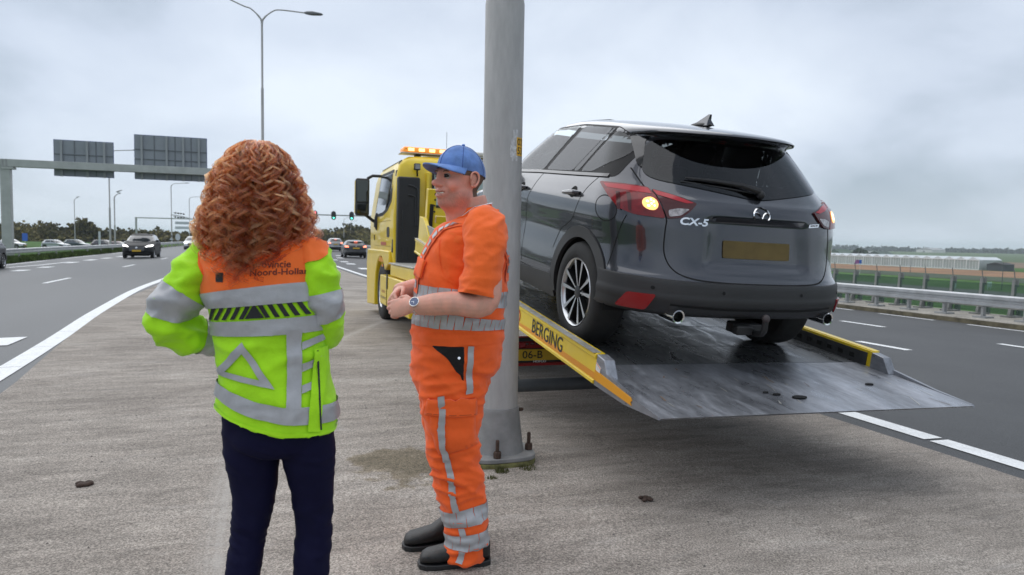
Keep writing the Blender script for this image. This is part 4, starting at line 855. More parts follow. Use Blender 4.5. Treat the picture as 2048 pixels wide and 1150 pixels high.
tb = MB().tube(spline([(-.02, .20, .32), (-.02, .06, .29), (-.02, -.035, .31), (-.02, -.045, .385)], 12), .02, 10).build('tow_hitch', M_black, car); MB().ell((-.02, -.045, .405), (.026, .026, .028)).build('tow_ball', mat('ball_cap', (.05, .04, .04), .6), tb); MB().box((-.17, .02, .28), (-.05, .08, .34)).box((-.13, .08, .27), (.07, .2, .34)).build('socket_bracket', M_black, tb, bevel=.01)
for cy, _ in WC:
    for s in (-1, 1): wheel(car, (s*.795, cy, .365), .365, .228, .243, s)
patch(lambda u, v, d=0: SH.P('F', u, v, .004+d), rounded([(-.66, 1.16), (.66, 1.16), (.58, 1.52), (-.58, 1.52)], .06), .08).build('windscreen', M_glass_c, car, smooth=180)
# underbody, wheel wells, cabin
MB().box((-.55, 1.0, .22), (.55, 4.3, .32)).build('underbody', M_gap, car, smooth=0)
for cy, cz in WC:
    for s in (-1, 1): fix_normals(MB().loft([[(s*x, cy+.43*math.cos(a), cz+.43*math.sin(a)) for a in [math.pi*(k-.5)/18 for k in range(20)]] for x in (.55, .895)], closed=False, cap=False).add([(s*.55, cy+.43*math.cos(a), cz+.43*math.sin(a)) for a in [math.pi*(k-.5)/18 for k in range(20)]], [tuple(range(20))]).build('wheel_well', M_gap, car))
rbox((-.72, .55, .45), (.72, 3.3, .60), 'cabin_floor', M_seat, car); rbox((-.70, 1.28, .6), (.70, 1.42, 1.12), 'rear_seat', M_seat, car, .05); rbox((-.68, .62, .98), (.68, 1.27, 1.02), 'parcel_cover', M_seat, car, .01)
for x in (-.42, 0, .42): rbox((x-.13, 1.24, 1.15), (x+.13, 1.33, 1.32), 'headrest', M_seat, car, .04)
for x in (-.38, .38): rbox((x-.24, 2.05, .6), (x+.24, 2.2, 1.2), 'front_seat', M_seat, car, .06); rbox((x-.13, 2.0, 1.22), (x+.13, 2.1, 1.42), 'headrest', M_seat, car, .04)
rbox((-.74, 2.95, .8), (.74, 3.25, 1.12), 'dashboard', M_seat, car, .05); fix_normals(MB().tube([(-.38+.19*math.cos(a), 2.78+.06*math.sin(a), 1.10+.18*math.sin(a)) for a in [2*math.pi*k/24 for k in range(25)]], .017, 8).build('steering_wheel', M_seat, car))
# ================================================================ tow truck
M_yel = mat('truck_yellow', (.80, .57, .014), .38, coat=.4, var=.07, vscale=3, bump=.02, bscale=20); M_orange = mat('truck_orange', (.75, .30, .02), .45); M_steel = mat('worn_deck_steel', (.27, .28, .305), .40, metal=.6, var=.5, vscale=3.2, bump=.06, bscale=14, stretch=(1, .35, 1), speck=(45, .12, 0))
M_steeld = mat('shaded_deck_steel', (.11, .115, .12), .34, metal=.5, var=.35, vscale=2.4, bump=.06, bscale=16, stretch=(1, .3, 1)); M_alu = mat('aluminium_trim', (.50, .49, .46), .45, metal=.7, var=.2, vscale=20)  # deck steel darker than the tail plate: the car's shadow is in its colour
M_chas = mat('chassis_black', (.02, .02, .021), .6, var=.3, vscale=6); M_redp = mat('truck_red', (.35, .012, .012), .5); M_grey = mat('underrun_grey', (.075, .08, .085), .55, var=.2, vscale=8); M_rail_in = mat('rail_inner', (.06, .062, .064), .5, metal=.4, var=.3, vscale=9)
for m_, lo_r, hi_r in ((M_steel, .20, .62), (M_steeld, .16, .5)):   # wet streaks and dry scuffs
    t = m_.node_tree; tcn = t.nodes.new('ShaderNodeTexCoord'); mp = t.nodes.new('ShaderNodeMapping'); mp.inputs[3].default_value = (1.6, .5, 1); n_ = t.nodes.new('ShaderNodeTexNoise'); n_.inputs['Scale'].default_value = 4.5; n_.inputs['Detail'].default_value = 7; n_.inputs['Roughness'].default_value = .7; n_.inputs['Distortion'].default_value = .8
    r_ = t.nodes.new('ShaderNodeMapRange'); r_.inputs[1].default_value = .35; r_.inputs[2].default_value = .65; r_.inputs[3].default_value = lo_r; r_.inputs[4].default_value = hi_r; t.links.new(tcn.outputs['Object'], mp.inputs[0]); t.links.new(mp.outputs[0], n_.inputs['Vector']); t.links.new(n_.outputs[0], r_.inputs[0]); t.links.new(r_.outputs[0], t.nodes['Principled BSDF'].inputs['Roughness'])
M_rst = mat('rust_stain', (.16, .10, .06), .85, var=.5, vscale=14)
bed = empty('tow_bed', mw=BEDM, label='tilted sliding tow bed with yellow side rails and grey steel tail plate', cat='tow bed')
HW = 1.143
# deck plates, each a sheet of its own
vv = [.33, .78, 1.4, 2.05, 2.7, 3.35, 4.0, 4.65, 5.3, 5.9]
for a, b_ in zip(vv[:-1], vv[1:]): MB().box((-HW+.06, a+.004, -.03), (HW-.06, b_-.004, 0)).build('deck_plate', M_steeld, bed, smooth=0, bevel=.002, seg=1)
MB().add([(-HW+.03, .33, -.001), (HW-.03, .33, -.001), (HW-.02, -.587, -.012), (-HW+.0, -.587, -.012), (-HW+.03, .33, -.05), (HW-.03, .33, -.05), (HW-.02, -.575, -.024), (-HW+.0, -.575, -.024)], [(3, 2, 1, 0), (4, 5, 6, 7), (0, 1, 5, 4), (1, 2, 6, 5), (2, 3, 7, 6), (3, 0, 4, 7)]).build('tail_plate', M_steel, bed, smooth=0)
for u, v, r in ((-.05, -.36, .035), (-.17, -.30, .018), (-.22, -.26, .013), (.70, -.16, .022)): MB().prism([(u+r*math.cos(a)*1.5, v+r*.7*math.sin(a)) for a in [k*math.pi/8 for k in range(16)]], 'z', -.006, .0015).build('deck_hole', M_gap, bed, smooth=0)
rs = random.Random(8)
for k in range(26):   # scuff marks and gouges worn into the tail plate
    u, v, l_, w__ = rs.uniform(-1., 1.), rs.uniform(-.5, .25), rs.uniform(.03, .16), rs.uniform(.002, .006); a = rs.gauss(0, .35); c_, s__ = math.sin(a), math.cos(a); q_ = [(-w__, -l_/2), (w__, -l_/2*.8), (w__*.6, l_/2), (-w__*.5, l_/2*.9)]; zz = -.001-.012*max(0, (.33-v)/.917)+.0012
    MB().add([(u+x*s__+y*c_, v-x*c_+y*s__, -.001-.011*max(0, (.33-(v-x*c_+y*s__))/.917)+.0016) for x, y in q_], [(0, 1, 2, 3)]).build('scuff_mark', M_alu if k % 3 else M_rst, bed, smooth=0)
for s in (-1, 1):
    X = lambda a: s*a
    out_, inn = HW, HW-.055
    prof = [(out_, -.085), (out_+.012, -.08), (out_+.012, -.062), (out_, -.055), (out_, .075), (out_+.012, .085), (out_+.010, .105), (out_-.002, .112), (inn, .112), (inn, -.03), (inn+.02, -.085)]
    o = MB().loft([[(s*a, v, b_) for a, b_ in (prof if s > 0 else prof[::-1])] for v in (.205, 1.5, 3., 4.5, 5.9)]); fix_normals(o.build('side_rail', M_yel, bed, smooth=25))
    MB().box((s*(inn-.012) if s > 0 else -inn-.001, .25, .0) if s > 0 else (-inn+.001, .25, .0), (inn-.001, 5.8, .095) if s > 0 else (-inn+.012, 5.8, .095)).build('rail_lining', M_rail_in, bed, smooth=0)
    MB().box((s*HW-.035*(s > 0)-.02*(s < 0), .22, .1125), (s*HW+.02*(s > 0)+.035*(s < 0), 5.9, .1165)).build('rail_cap', M_yel if s > 0 else M_alu, bed, smooth=0)
    for k in range(16): v = .36+.33*k*.34+.0; x = s*(inn-.0125); MB().box((min(x, x-s*.003), v, .03), (max(x, x-s*.003), v+.045, .062)).build('rail_slot', M_gap, bed, smooth=0)
    # rail end: sloped bracket and gusset with the orange band
    e = [(.204, -.085), (.204, .11), (.10, .10), (.03, .0), (.03, -.05)]
    MB().prism(e, 'x', min(s*(HW+.003), s*(inn-.016)), max(s*(HW+.003), s*(inn-.016))).build('rail_end', M_steel, bed, smooth=0, bevel=.006)
    gus = [(.20, -.088), (.20, .06), (.10, .03), (-.30, -.005), (-.56, -.012), (-.575, -.026), (-.2, -.075)]
    MB().prism(gus, 'x', *sorted((s*(HW+.004), s*(HW-.02)))).build('gusset', M_steel, bed, smooth=0)
    MB().prism([(.198, -.052), (.198, .012), (-.27, -.008), (-.285, -.022), (-.27, -.034), (-.285, -.05)], 'x', *sorted((s*(HW+.009), s*(HW+.0045)))).build('warning_band', mat('band_amber', (.75, .33, .01), .5), bed, smooth=0)
    MB().prism([(.19, .015), (.19, .062), (.125, .04), (.135, -.0)], 'x', *sorted((s*(HW+.0085), s*(HW+.0045)))).build('sticker', mat('white_sticker', (.7, .68, .66), .6), bed, smooth=0)
    MB().prism([(.19, .0575), (.19, .062), (.125, .0405), (.126, .036)], 'x', *sorted((s*(HW+.0095), s*(HW+.0086)))).build('sticker_stripe', mat('sticker_orange2', (.75, .2, .03), .6), bed, smooth=0)
    # orange wedge on the fascia
    MB().prism([(.21, -.053), (.21, -.012), (1.3, -.02), (2.2, -.053)], 'x', *sorted((s*(HW+.0025), s*(HW+.0008)))).build('orange_wedge', M_orange, bed, smooth=0)
# lettering on the fascia that faces the pole
def bed_text(s_, v0, w0, size, m, sx=1.): v, f_ = text_mesh(s_, size, 0, .0012); MB().add([(-HW-.0035, v0-x*sx, w0+y) for x, y, z in v], [f[::-1] for f in f_]).build('lettering', m, bed, smooth=0)
bed_text('BERGING', 1.03, .012, .15, mat('letter_black', (.02, .02, .022), .5), .98); bed_text('ULO', 1.74, .012, .15, mat('letter_red', (.55, .06, .02), .5), .95)
# headboard at the front of the bed
for s in (-1, 1):
    MB().box((s*.98-.06, 5.78, 0), (s*.98+.06, 5.9, .80)).build('headboard_post', M_yel, bed, smooth=0, bevel=.008); MB().prism([(5.0, .11), (5.85, .11), (5.85, .42), (5.6, .42)], 'x', *sorted((s*1.12, s*1.07))).build('corner_gusset', M_yel, bed, smooth=0, bevel=.005)
    MB().box((s*.98-.025, 5.765, .28), (s*.98+.025, 5.779, .6)).build('post_slot', M_black, bed, smooth=0)
    for k in range(4): MB().lathe([(.012, -.012), (.012, 0)], (s*.98+.04, 5.78, .50+.08*k), axis='y', n=8).build('post_bolt', M_black, bed)
MB().box((-.9, 5.8, .34), (.9, 5.9, .44)).build('headboard_beam', M_yel, bed, smooth=0, bevel=.008); MB().box((-.9, 5.82, .70), (.9, 5.9, .79)).build('headboard_beam', M_alu, bed, smooth=0, bevel=.008)
MB().box((-.74, 5.74, .52), (-.56, 5.80, .74)).build('work_lamp', M_black, bed, bevel=.01); MB().box((-1.10, 5.0, .2), (-1.075, 5.5, .34)).build('name_plate', mat('plate_grey', (.3, .3, .29), .6), bed, smooth=0)
for k in range(3): MB().tube(spline([(-.7+.05*k, 5.75, .3), (-.5, 5.6, .42+.05*k), (-.25+.06*k, 5.62, .2), (-.1, 5.7, .02)], 14), .018, 6).build('hose', M_black, bed)
MB().box((-.55, .6, -.24), (-.40, 5.9, -.032)).build('sub_frame', M_chas, bed, smooth=0); MB().box((.40, .6, -.24), (.55, 5.9, -.032)).build('sub_frame', M_chas, bed, smooth=0)
for k in range(9): MB().box((-HW+.05, .7+.6*k, -.12), (HW-.05, .76+.6*k, -.032)).build('cross_member', M_chas, bed, smooth=0)
# ------------------------------------------------ truck proper
GX = 3.1
tk = empty('tow_truck', (GX, 12.9, -.03), label='yellow tow truck with amber light bar parked on the gore', cat='truck'); tk.rotation_euler = (0, .012, 0)
def tb(a, b_, name, m, bev=.01, seg=2, par=None, sm=30): return MB().box((a[0]-GX, a[1]-12.9, a[2]), (b_[0]-GX, b_[1]-12.9, b_[2])).build(name, m, par or tk, bevel=bev, seg=seg, smooth=sm)
# cab shell: lofted plan sections
def cab_ring(z, x0, x1, y0, y1, r, rf):
    pts = []
    for cx, cy, a0, rad in ((x0+r, y0+r, 180, r), (x1-r, y0+r, 270, r), (x1-rf, y1-rf, 0, rf), (x0+rf, y1-rf, 90, rf)):
        for k in range(7): a = R_(a0+15*k); pts.append((cx+rad*math.cos(a)-GX, cy+rad*math.sin(a)-12.9, z))
    return pts
cabr = [(1.0, 2.04, 4.16, 11.78, 14.62, .05, .2), (1.2, 2.0, 4.2, 11.76, 14.66, .05, .22), (1.85, 1.99, 4.21, 11.75, 14.68, .05, .24), (2.0, 2.0, 4.2, 11.75, 14.62, .05, .24), (2.55, 2.04, 4.16, 11.76, 14.3, .05, .22), (2.70, 2.07, 4.13, 11.78, 14.15, .06, .2), (2.80, 2.14, 4.06, 11.82, 13.95, .1, .2), (2.87, 2.26, 3.94, 11.9, 13.6, .15, .2), (2.905, 2.5, 3.7, 12.1, 13.2, .15, .2)]
cab = MB().loft([cab_ring(*q) for q in cabr]).build('cab', M_yel, tk, smooth=35)
T2 = lambda x, y, z: (x-GX, y-12.9, z)
def side_poly(P, x, t, name, m, par=cab, bev=0):
    # polygon in (y,z) standing t proud of the leaning cab side
    def sx(y, z): return interp(z, [1.0, 1.2, 1.85, 2.0, 2.55, 2.7, 2.8], [2.04, 2.0, 1.99, 2.0, 2.04, 2.07, 2.14])
    top = [T2(sx(y, z)-t, y, z) for y, z in P]; bot = [T2(sx(y, z)+.02, y, z) for y, z in P]; n = len(P)
    o = MB().add(top+bot, [tuple(range(n))]+[(i, n+i, n+(i+1) % n, (i+1) % n) for i in range(n)]).build(name, m, par, smooth=0); fix_normals(o); return o
win = [(13.75, 1.93), (13.45, 2.62), (12.2, 2.60), (12.15, 2.15), (12.45, 2.02), (12.9, 1.95)]
side_poly(rounded([(13.85, 1.88), (13.52, 2.68), (12.12, 2.66), (12.05, 2.12), (12.42, 1.96), (12.9, 1.89)], .05), 0, .006, 'window_frame', M_black); side_poly(rounded(win, .05), 0, .010, 'side_window', M_glass_o)
for a, b_ in (((12.0, 1.05), (12.02, 2.68)), ((13.9, 1.1), (13.85, 1.9))): side_poly([(a[0]-.008, a[1]), (a[0]+.008, a[1]), (b_[0]+.008, b_[1]), (b_[0]-.008, b_[1])], 0, .003, 'door_gap', M_gap)
side_poly(rounded([(12.15, 1.50), (12.42, 1.50), (12.42, 1.68), (12.15, 1.68)], .07), 0, .006, 'door_handle', M_black)
side_poly([(11.80, 1.25), (11.90, 1.25), (11.92, 2.62), (11.82, 2.62)], 0, .012, 'side_seal', M_black)
tb((2.03, 11.0, 2.87), (2.05, 11.01, 2.88), 'aerial_stub', M_black, 0)
# roof edge moulding, light bar
lb_ = tb((2.18, 11.95, 2.95), (4.04, 12.25, 3.03), 'light_bar', mat('clear_lens', (.62, .60, .55), .25, spec=.6), .03, 3)
tb((2.17, 11.935, 2.945), (2.95, 12.265, 3.036), 'amber_lens', mat('amber_lit', (.7, .25, .03), .25, emit=(1, .36, .06), estr=.35), .03, 3, lb_)
for k in range(4): tb((2.25+.18*k, 11.928, 2.965), (2.35+.18*k, 11.934, 3.015), 'flash_unit', mat('amber_core', (1, .6, .2), .3, emit=(1, .62, .24), estr=1.8), 0, 1, lb_)
for x in (2.4, 3.7): tb((x, 12.0, 2.885), (x+.08, 12.2, 2.944), 'light_bar_foot', M_black, .005, 1, lb_)
tb((2.14, 11.94, 2.925), (4.06, 12.26, 2.944), 'light_bar_base', M_alu, .004, 1, lb_); MB().tube([T2(2.95, 12.1, 3.07), T2(2.95, 12.1, 3.35)], .004, 5).build('aerial', M_black, tk)
# rear wall: black intake panel, window, work lamp
pn = tb((2.03, 11.60, 1.0), (2.40, 11.745, 2.50), 'intake_panel', M_black, .03, 3)
for k in range(2):
    q = spline([T2(2.20, 11.592, 2.36-.16*k), T2(2.30, 11.592, 2.34-.16*k), T2(2.355-.03*k, 11.592, 2.24-.15*k), T2(2.36-.03*k, 11.592, 1.7)], 14); MB().tube(q, .018, 6).build('panel_rib', M_black, pn)
for x in (2.12, 2.22, 2.32): MB().tube([T2(x, 11.594, 1.35), T2(x, 11.594, 1.15)], .014, 6).build('panel_rib', M_black, pn)
MB().tube([T2(2.12, 11.592, 1.95), T2(2.12, 11.592, 1.6)], .015, 6).build('panel_rib', M_black, pn)
MB().lathe([(.03, -.02), (.028, 0)], T2(2.19, 11.592, 2.05), axis='y', n=12).build('panel_cap', M_black, pn)
tb((2.0, 11.58, .72), (2.42, 11.75, 1.0), 'step_skirt', M_black, .02); tb((2.62, 11.725, 2.02), (3.75, 11.748, 2.62), 'rear_window_frame', M_black, .02); tb((2.66, 11.715, 2.06), (3.71, 11.724, 2.58), 'rear_window', mat('pale_rear_glass', (.30, .38, .36), .08, coat=1.), .01)
tb((2.30, 11.62, 2.62), (2.40, 11.70, 2.73), 'work_lamp', M_black, .012); tb((2.31, 11.612, 2.635), (2.39, 11.619, 2.715), 'work_lamp_lens', mat('lamp_lens_grey', (.25, .26, .26), .2), 0); MB().tube([T2(2.35, 11.66, 2.63), T2(2.37, 11.72, 2.53)], .015, 6).build('work_lamp_arm', M_black, tk)
tb((2.45, 11.55, .9), (2.66, 11.745, 1.35), 'rear_bracket', M_yel, .02)
tb((2.52, 11.68, 1.35), (2.57, 11.748, 2.6), 'wall_rib', M_yel, .01)
# mirror
mr = tb((1.58, 13.55, 1.90), (1.84, 13.68, 2.60), 'mirror', M_black, .04, 3); tb((1.605, 13.542, 2.16), (1.815, 13.549, 2.56), 'mirror_glass', mat('mirror_glass', (.07, .075, .07), .05, metal=1.), .006, 1, mr); tb((1.605, 13.542, 1.94), (1.815, 13.549, 2.13), 'mirror_glass', MATS['mirror_glass'], .006, 1, mr)
tb((1.574, 13.60, 1.95), (1.579, 13.70, 2.55), 'mirror_trim', M_yel, .001, 1, mr)
MB().tube([T2(1.80, 13.62, 2.60), T2(1.90, 13.62, 2.66), T2(2.08, 13.6, 2.66)], .028, 8).build('mirror_arm', M_black, mr); MB().tube([T2(1.76, 13.62, 1.93), T2(1.9, 13.64, 1.83), T2(2.02, 13.7, 1.76)], .03, 8).build('mirror_arm', M_black, mr); MB().ell(T2(1.99, 13.6, 1.80), (.05, .07, .17)).build('mirror_hinge', M_black, mr)
# fender, front corner, wheels
fen = [(12.25, .98), (12.25, 1.18), (12.4, 1.28), (13.6, 1.28), (13.85, 1.15), (14.1, .75), (14.12, .2), (14.62, .2), (14.68, 1.0), (14.6, 1.32), (11.95, 1.32), (11.95, .98)]
arch = [(11.98, 1.03), (12.12, 1.03)]+[(12.9+.66*math.cos(a)*1.0, .50+.66*math.sin(a)) for a in [R_(140-10*k) for k in range(15)]]+[(13.56, .22), (14.55, .16), (14.70, .95), (14.6, 1.27), (11.98, 1.27)]
fix_normals(MB().prism([(y-12.9, z) for y, z in arch], 'x', 1.96-GX, 2.35-GX).build('fender', M_yel, tk, bevel=.02)); fix_normals(MB().prism([(y-12.9, z) for y, z in arch], 'x', 3.85-GX, 4.24-GX).build('fender', M_yel, tk, bevel=.02))
tb((2.36, 14.0, .25), (3.84, 14.66, 1.1), 'front_bumper', M_yel, .04); tb((2.36, 12.0, .55), (3.84, 14.2, 1.05), 'engine_tunnel', M_chas, .02)
for x, s in ((2.14, -1), (4.06, 1)): wheel(tk, T2(x, 12.9, .52), .52, .30, .29, s, 10, False)
for x, s in ((2.10, -1), (2.42, -1), (3.78, 1), (4.10, 1)): wheel(tk, T2(x, 8.15, .50), .50, .28, .29, s, 10, False)
# side lockers
lk_ = tb((1.86, 9.6, .37), (2.35, 12.22, .86), 'locker', M_yel, .015); tb((1.92, 9.6, .872), (2.35, 11.55, 1.06), 'locker_upper', M_yel, .015); tb((1.90, 9.6, 1.062), (2.4, 11.6, 1.085), 'locker_lid', M_alu, .005)
tb((1.848, 11.42, .66), (1.86, 11.52, .90), 'latch', M_black, .004, 1, lk_); tb((1.853, 11.50, .31), (1.8595, 11.512, .79), 'locker_gap', M_gap, 0, 1, lk_)
for s_, z, sz, m_ in (('incident', .60, .085, mat('letter_redbrown', (.40, .10, .05), .6)), ('management', .50, .085, mat('letter_brown', (.22, .16, .09), .6))):
    v, f_ = text_mesh(s_, sz); MB().add([T2(1.8585, 11.85-x*1.25, z+y) for x, y, q in v], [f[::-1] for f in f_]).build('lettering', m_, lk_, smooth=0)
# chassis and tail
for x in (2.62, 3.42): tb((x, 6.1, .55), (x+.14, 14., .80), 'chassis_beam', M_chas, .01)
tb((2.2, 7.3, .62), (4.0, 9.0, .74), 'axle_cover', M_chas, .02); tb((2.6, 8.05, .42), (3.6, 8.25, .58), 'axle', M_chas, .03)
tl = tb((1.98, 5.98, .34), (4.2, 6.08, .60), 'tail_bar', M_redp, .01)
tb((2.0, 5.965, .565), (4.18, 5.979, .60), 'tail_stripe', M_chas, 0, 1, tl); tb((2.0, 5.962, .34), (4.18, 5.979, .365), 'tail_stripe', M_redp, 0, 1, tl)
tb((2.02, 5.955, .372), (2.78, 5.979, .50), 'plate_holder', M_chas, .004, 1, tl)
np_ = tb((2.06, 5.945, .392), (2.62, 5.954, .494), 'number_plate', M_plate, .003, 1, tl)
tb((2.063, 5.940, .395), (2.115, 5.9445, .491), 'plate_band', mat('plate_blue', (.02, .09, .45), .5), 0, 1, np_)
def rear_text(s_, x, z, size, m, y=5.943, sx=1.): v, f_ = text_mesh(s_, size, 0, .001); MB().add([T2(x+a*sx, y, z+b_) for a, b_, q in v], f_).build('lettering', m, np_, smooth=0)
rear_text('06-B', 2.285, .443, .098, M_ink, 5.9435, 1.08); rear_text('NL', 2.089, .415, .03, mat('letter_white', (.8, .8, .8), .5), 5.9385); rear_text('HOFCO', 2.36, .381, .03, MATS['letter_white'], 5.9535, 1.2)
for k in range(6): tb((2.10+.055*k, 5.955, .535), (2.14+.055*k, 5.9645, .555), 'lamp_cell', M_redd, .002, 1, tl)
for x in (2.02, 3.98): tb((x, 5.95, .51), (x+.2, 5.9645, .56), 'tail_lamp', M_refl, .004, 1, tl)
ub = MB().tube([T2(1.99, 5.62, .235), T2(4.2, 5.62, .235)], .055, 14).build('underrun_bar', M_grey, tk)
for x in (2.02, 2.9, 3.9): MB().prism([(5.57-12.9, .2), (5.67-12.9, .18), (6.1-12.9, .40), (6.1-12.9, .55), (5.98-12.9, .5)], 'x', x-GX, x+.05-GX).build('underrun_bracket', M_grey, tk, smooth=0)

# fittings that break up the plain panels
side_poly([(12.25, 1.06), (13.7, 1.06), (13.72, 1.14), (12.25, 1.14)], 0, .045, 'orange_band', M_orange); side_poly(rounded([(12.5, 1.36), (13.1, 1.36), (13.1, 1.42), (12.5, 1.42)], .02), 0, .004, 'door_decal', mat('letter_redbrown', (.40, .10, .05), .6))
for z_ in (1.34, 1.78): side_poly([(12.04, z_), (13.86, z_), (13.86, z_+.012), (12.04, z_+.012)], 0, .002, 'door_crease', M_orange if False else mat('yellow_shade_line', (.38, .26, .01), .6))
for y_ in (13.88,):
    for z_ in (1.45, 1.7): side_poly(rounded([(y_, z_), (y_+.05, z_), (y_+.05, z_+.10), (y_, z_+.10)], .01), 0, .012, 'door_hinge', M_black)
tb((1.945, 12.55, .98), (1.96, 12.63, 1.02), 'side_marker', mat('amber_marker', (.8, .3, .03), .3), .004); tb((1.852, 10.4, .44), (1.8595, 10.5, .48), 'side_marker', MATS['amber_marker'], .003, 1, lk_)
for y_ in (9.9, 10.75): tb((1.851, y_, .62), (1.8595, y_+.12, .68), 'locker_latch', M_chas, .003, 1, lk_)
tb((2.1, 7.35, 1.0), (2.5, 8.95, 1.02), 'mud_wing', M_chas, .005); tb((2.08, 7.36, .45), (2.5, 7.38, 1.0), 'mud_flap', M_chas, .004)
for k, x in enumerate((2.75, 2.85, 2.95)): MB().tube(spline([T2(x, 11.70, 1.6), T2(x+.05, 11.45, 1.25-.05*k), T2(x+.15, 11.2, 1.1), T2(x+.2, 10.8, 1.0)], 14), .018, 6).build('air_hose', mat('hose_red', (.35, .02, .02), .5) if k == 1 else M_black, tk)
MB().tube([T2(2.07, 11.83, 2.72), T2(2.13, 11.86, 2.79), T2(2.13, 13.9, 2.79)], .008, 6).build('roof_seam', M_black, cab)
for x in (2.62, 3.66): tb((x, 11.718, 1.45), (x+.03, 11.748, 1.95), 'wall_rib', M_yel, .006)
# ================================================================ people
class Limb:
    """cloth or limb surface: elliptical sections swept along a path. S(u,t): u angle, t 0..1 along the path"""
    def __init__(s, secs, ref=(1, 0, 0), n=2.2, wr=None, N=64, tmap=None):
        s.tmap = tmap
        # secs: (x,y,z, ra, rb)
        s.P = spline([q[:3] for q in secs], N); k = len(secs); tt = [i/(k-1) for i in range(k)]
        s.ra = [mono(tt, [q[3] for q in secs], i/(N-1)) for i in range(N)]; s.rb = [mono(tt, [q[4] for q in secs], i/(N-1)) for i in range(N)]
        s.n = n; s.wr = wr; s.N = N; s.A = []; s.B = []; ref = Vector(ref)
        for i in range(N):
            T = (s.P[min(i+1, N-1)]-s.P[max(i-1, 0)]).normalized(); A = (ref-T*ref.dot(T)).normalized(); s.A.append(A); s.B.append(T.cross(A))
    def at(s, L, t):
        q = min(max(t, 0), 1)*(s.N-1); i = min(int(q), s.N-2); f = q-i; a, b = L[i], L[i+1]; return a*(1-f)+b*f
    def S(s, u, t, off=0., raw=False):
        if s.tmap and not raw: t = s.tmap(u, t)
        c, A, B, ra, rb = s.at(s.P, t), s.at(s.A, t), s.at(s.B, t), s.at(s.ra, t), s.at(s.rb, t); e = 2/s.n
        cu, su = math.cos(u), math.sin(u); x = math.copysign(abs(cu)**e, cu)*ra; y = math.copysign(abs(su)**e, su)*rb
        d = A*x+B*y; p = c+d; w_ = s.wr(u, t, p) if s.wr else 0.
        nrm = (A*(x/max(ra, 1e-4)**2)+B*(y/max(rb, 1e-4)**2)); nrm.normalize(); return p+nrm*(w_+off)
    def mesh(s, nu=72, nt=90, t0=0., t1=1., cap=(True, True), bands=None, u0=0):
        b = MB(); ts = [t0+(t1-t0)*j/nt for j in range(nt+1)]
        if bands: ts = sorted(set(ts+[x for q in bands for x in q[:2]]))
        rings = [[s.S(2*math.pi*i/nu, t) for i in range(nu)] for t in ts]; n = nu; vs = [p for r in rings for p in r]; fs = []; ms = []
        for k in range(len(rings)-1):
            m_ = 0; tm = (ts[k]+ts[k+1])/2
            for q in (bands or []):
                if q[0] <= tm <= q[1]: m_ = q[2]
            for i in range(n): j = (i+1) % n; fs.append((k*n+i, k*n+j, (k+1)*n+j, (k+1)*n+i)); ms.append(m_)
        if cap[0]: fs.append(tuple(range(n))[::-1]); ms.append(0)
        if cap[1]: fs.append(tuple(range((len(rings)-1)*n, len(rings)*n))); ms.append(ms[-1] if ms else 0)
        b.v = [tuple(p) for p in vs]; b.f = fs; b.m = ms; return b
    def tz(s, z):   # parameter of a height on a near-vertical path
        zs = [p.z for p in s.P]; r = np.arange(s.N)/(s.N-1)
        return float(np.interp(z, zs, r)) if zs[-1] > zs[0] else float(np.interp(-z, [-q for q in zs], r))
    def plane(s, a, z, off=0., axis='x', sign=-1):
        """surface point with coordinate a along x (axis='x') or y, at height z, on the side sign of the other axis"""
        t = s.tz(z); c, ra, rb = s.at(s.P, t), s.at(s.ra, t), s.at(s.rb, t); h = s.n/2
        if axis == 'x': q = max(-.999, min(.999, (a-c.x)/ra)); cu = math.copysign(abs(q)**h, q); u = math.atan2(sign*math.sqrt(max(0, 1-cu*cu)), cu)
        else: q = max(-.999, min(.999, (a-c.y)/rb)); su = math.copysign(abs(q)**h, q); u = math.atan2(su, sign*math.sqrt(max(0, 1-su*su)))
        return s.S(u, t, off, True)
def quad_tape(fn, P, nu=14, nv=3):
    """bilinear patch between four corners a,b,c,d laid on a surface"""
    a, b, c, d = [Vector(p) for p in P]; vs = [fn(*(a.lerp(b, i/nu).lerp(d.lerp(c, i/nu), j/nv))) for j in range(nv+1) for i in range(nu+1)]; n = nu+1
    return MB().add(vs, [(j*n+i, j*n+i+1, (j+1)*n+i+1, (j+1)*n+i) for j in range(nv) for i in range(nu)])
def conform(objs, base, offs, default=.004):
    """lay tapes, prints and patches flush on the folded cloth below them"""
    bm = bmesh.new(); bm.from_mesh(base.data); bv = BVHTree.FromBMesh(bm); bm.free()
    for o in objs:
        off = offs.get(o.name.split('.')[0], default)
        for v in o.data.vertices:
            p, n_, i_, d_ = bv.find_nearest(v.co)
            if p is None: continue
            dv = v.co-p
            if n_.dot(dv) < 0 and d_ > .02: n_ = -n_
            v.co = p+n_*off
def folds(amp, kx=7., kz=16., seed=0., amp2=.0, k2=30.):
    def f(u, t, p):
        a = fnoise((p.x*kx, p.y*kx, p.z*kz), 1, seed); b = fnoise((p.x*kx*2.1+a, p.y*kx*2.1, p.z*kz*1.8), 1, seed+9)
        return amp*((1-min(1, abs(a)*2.6))*.9-.35+.5*a)+amp*.5*((1-min(1, abs(b)*2.6))*.8-.3)
    return f
def cloth(name, c, rough=.8, var=.08, vs=12, bump=.45, bs=17, sheen=.15): return mat(name, c, rough, var=var, vscale=vs, bump=bump, bscale=bs, bdist=.014, sheen=sheen, spec=.25)
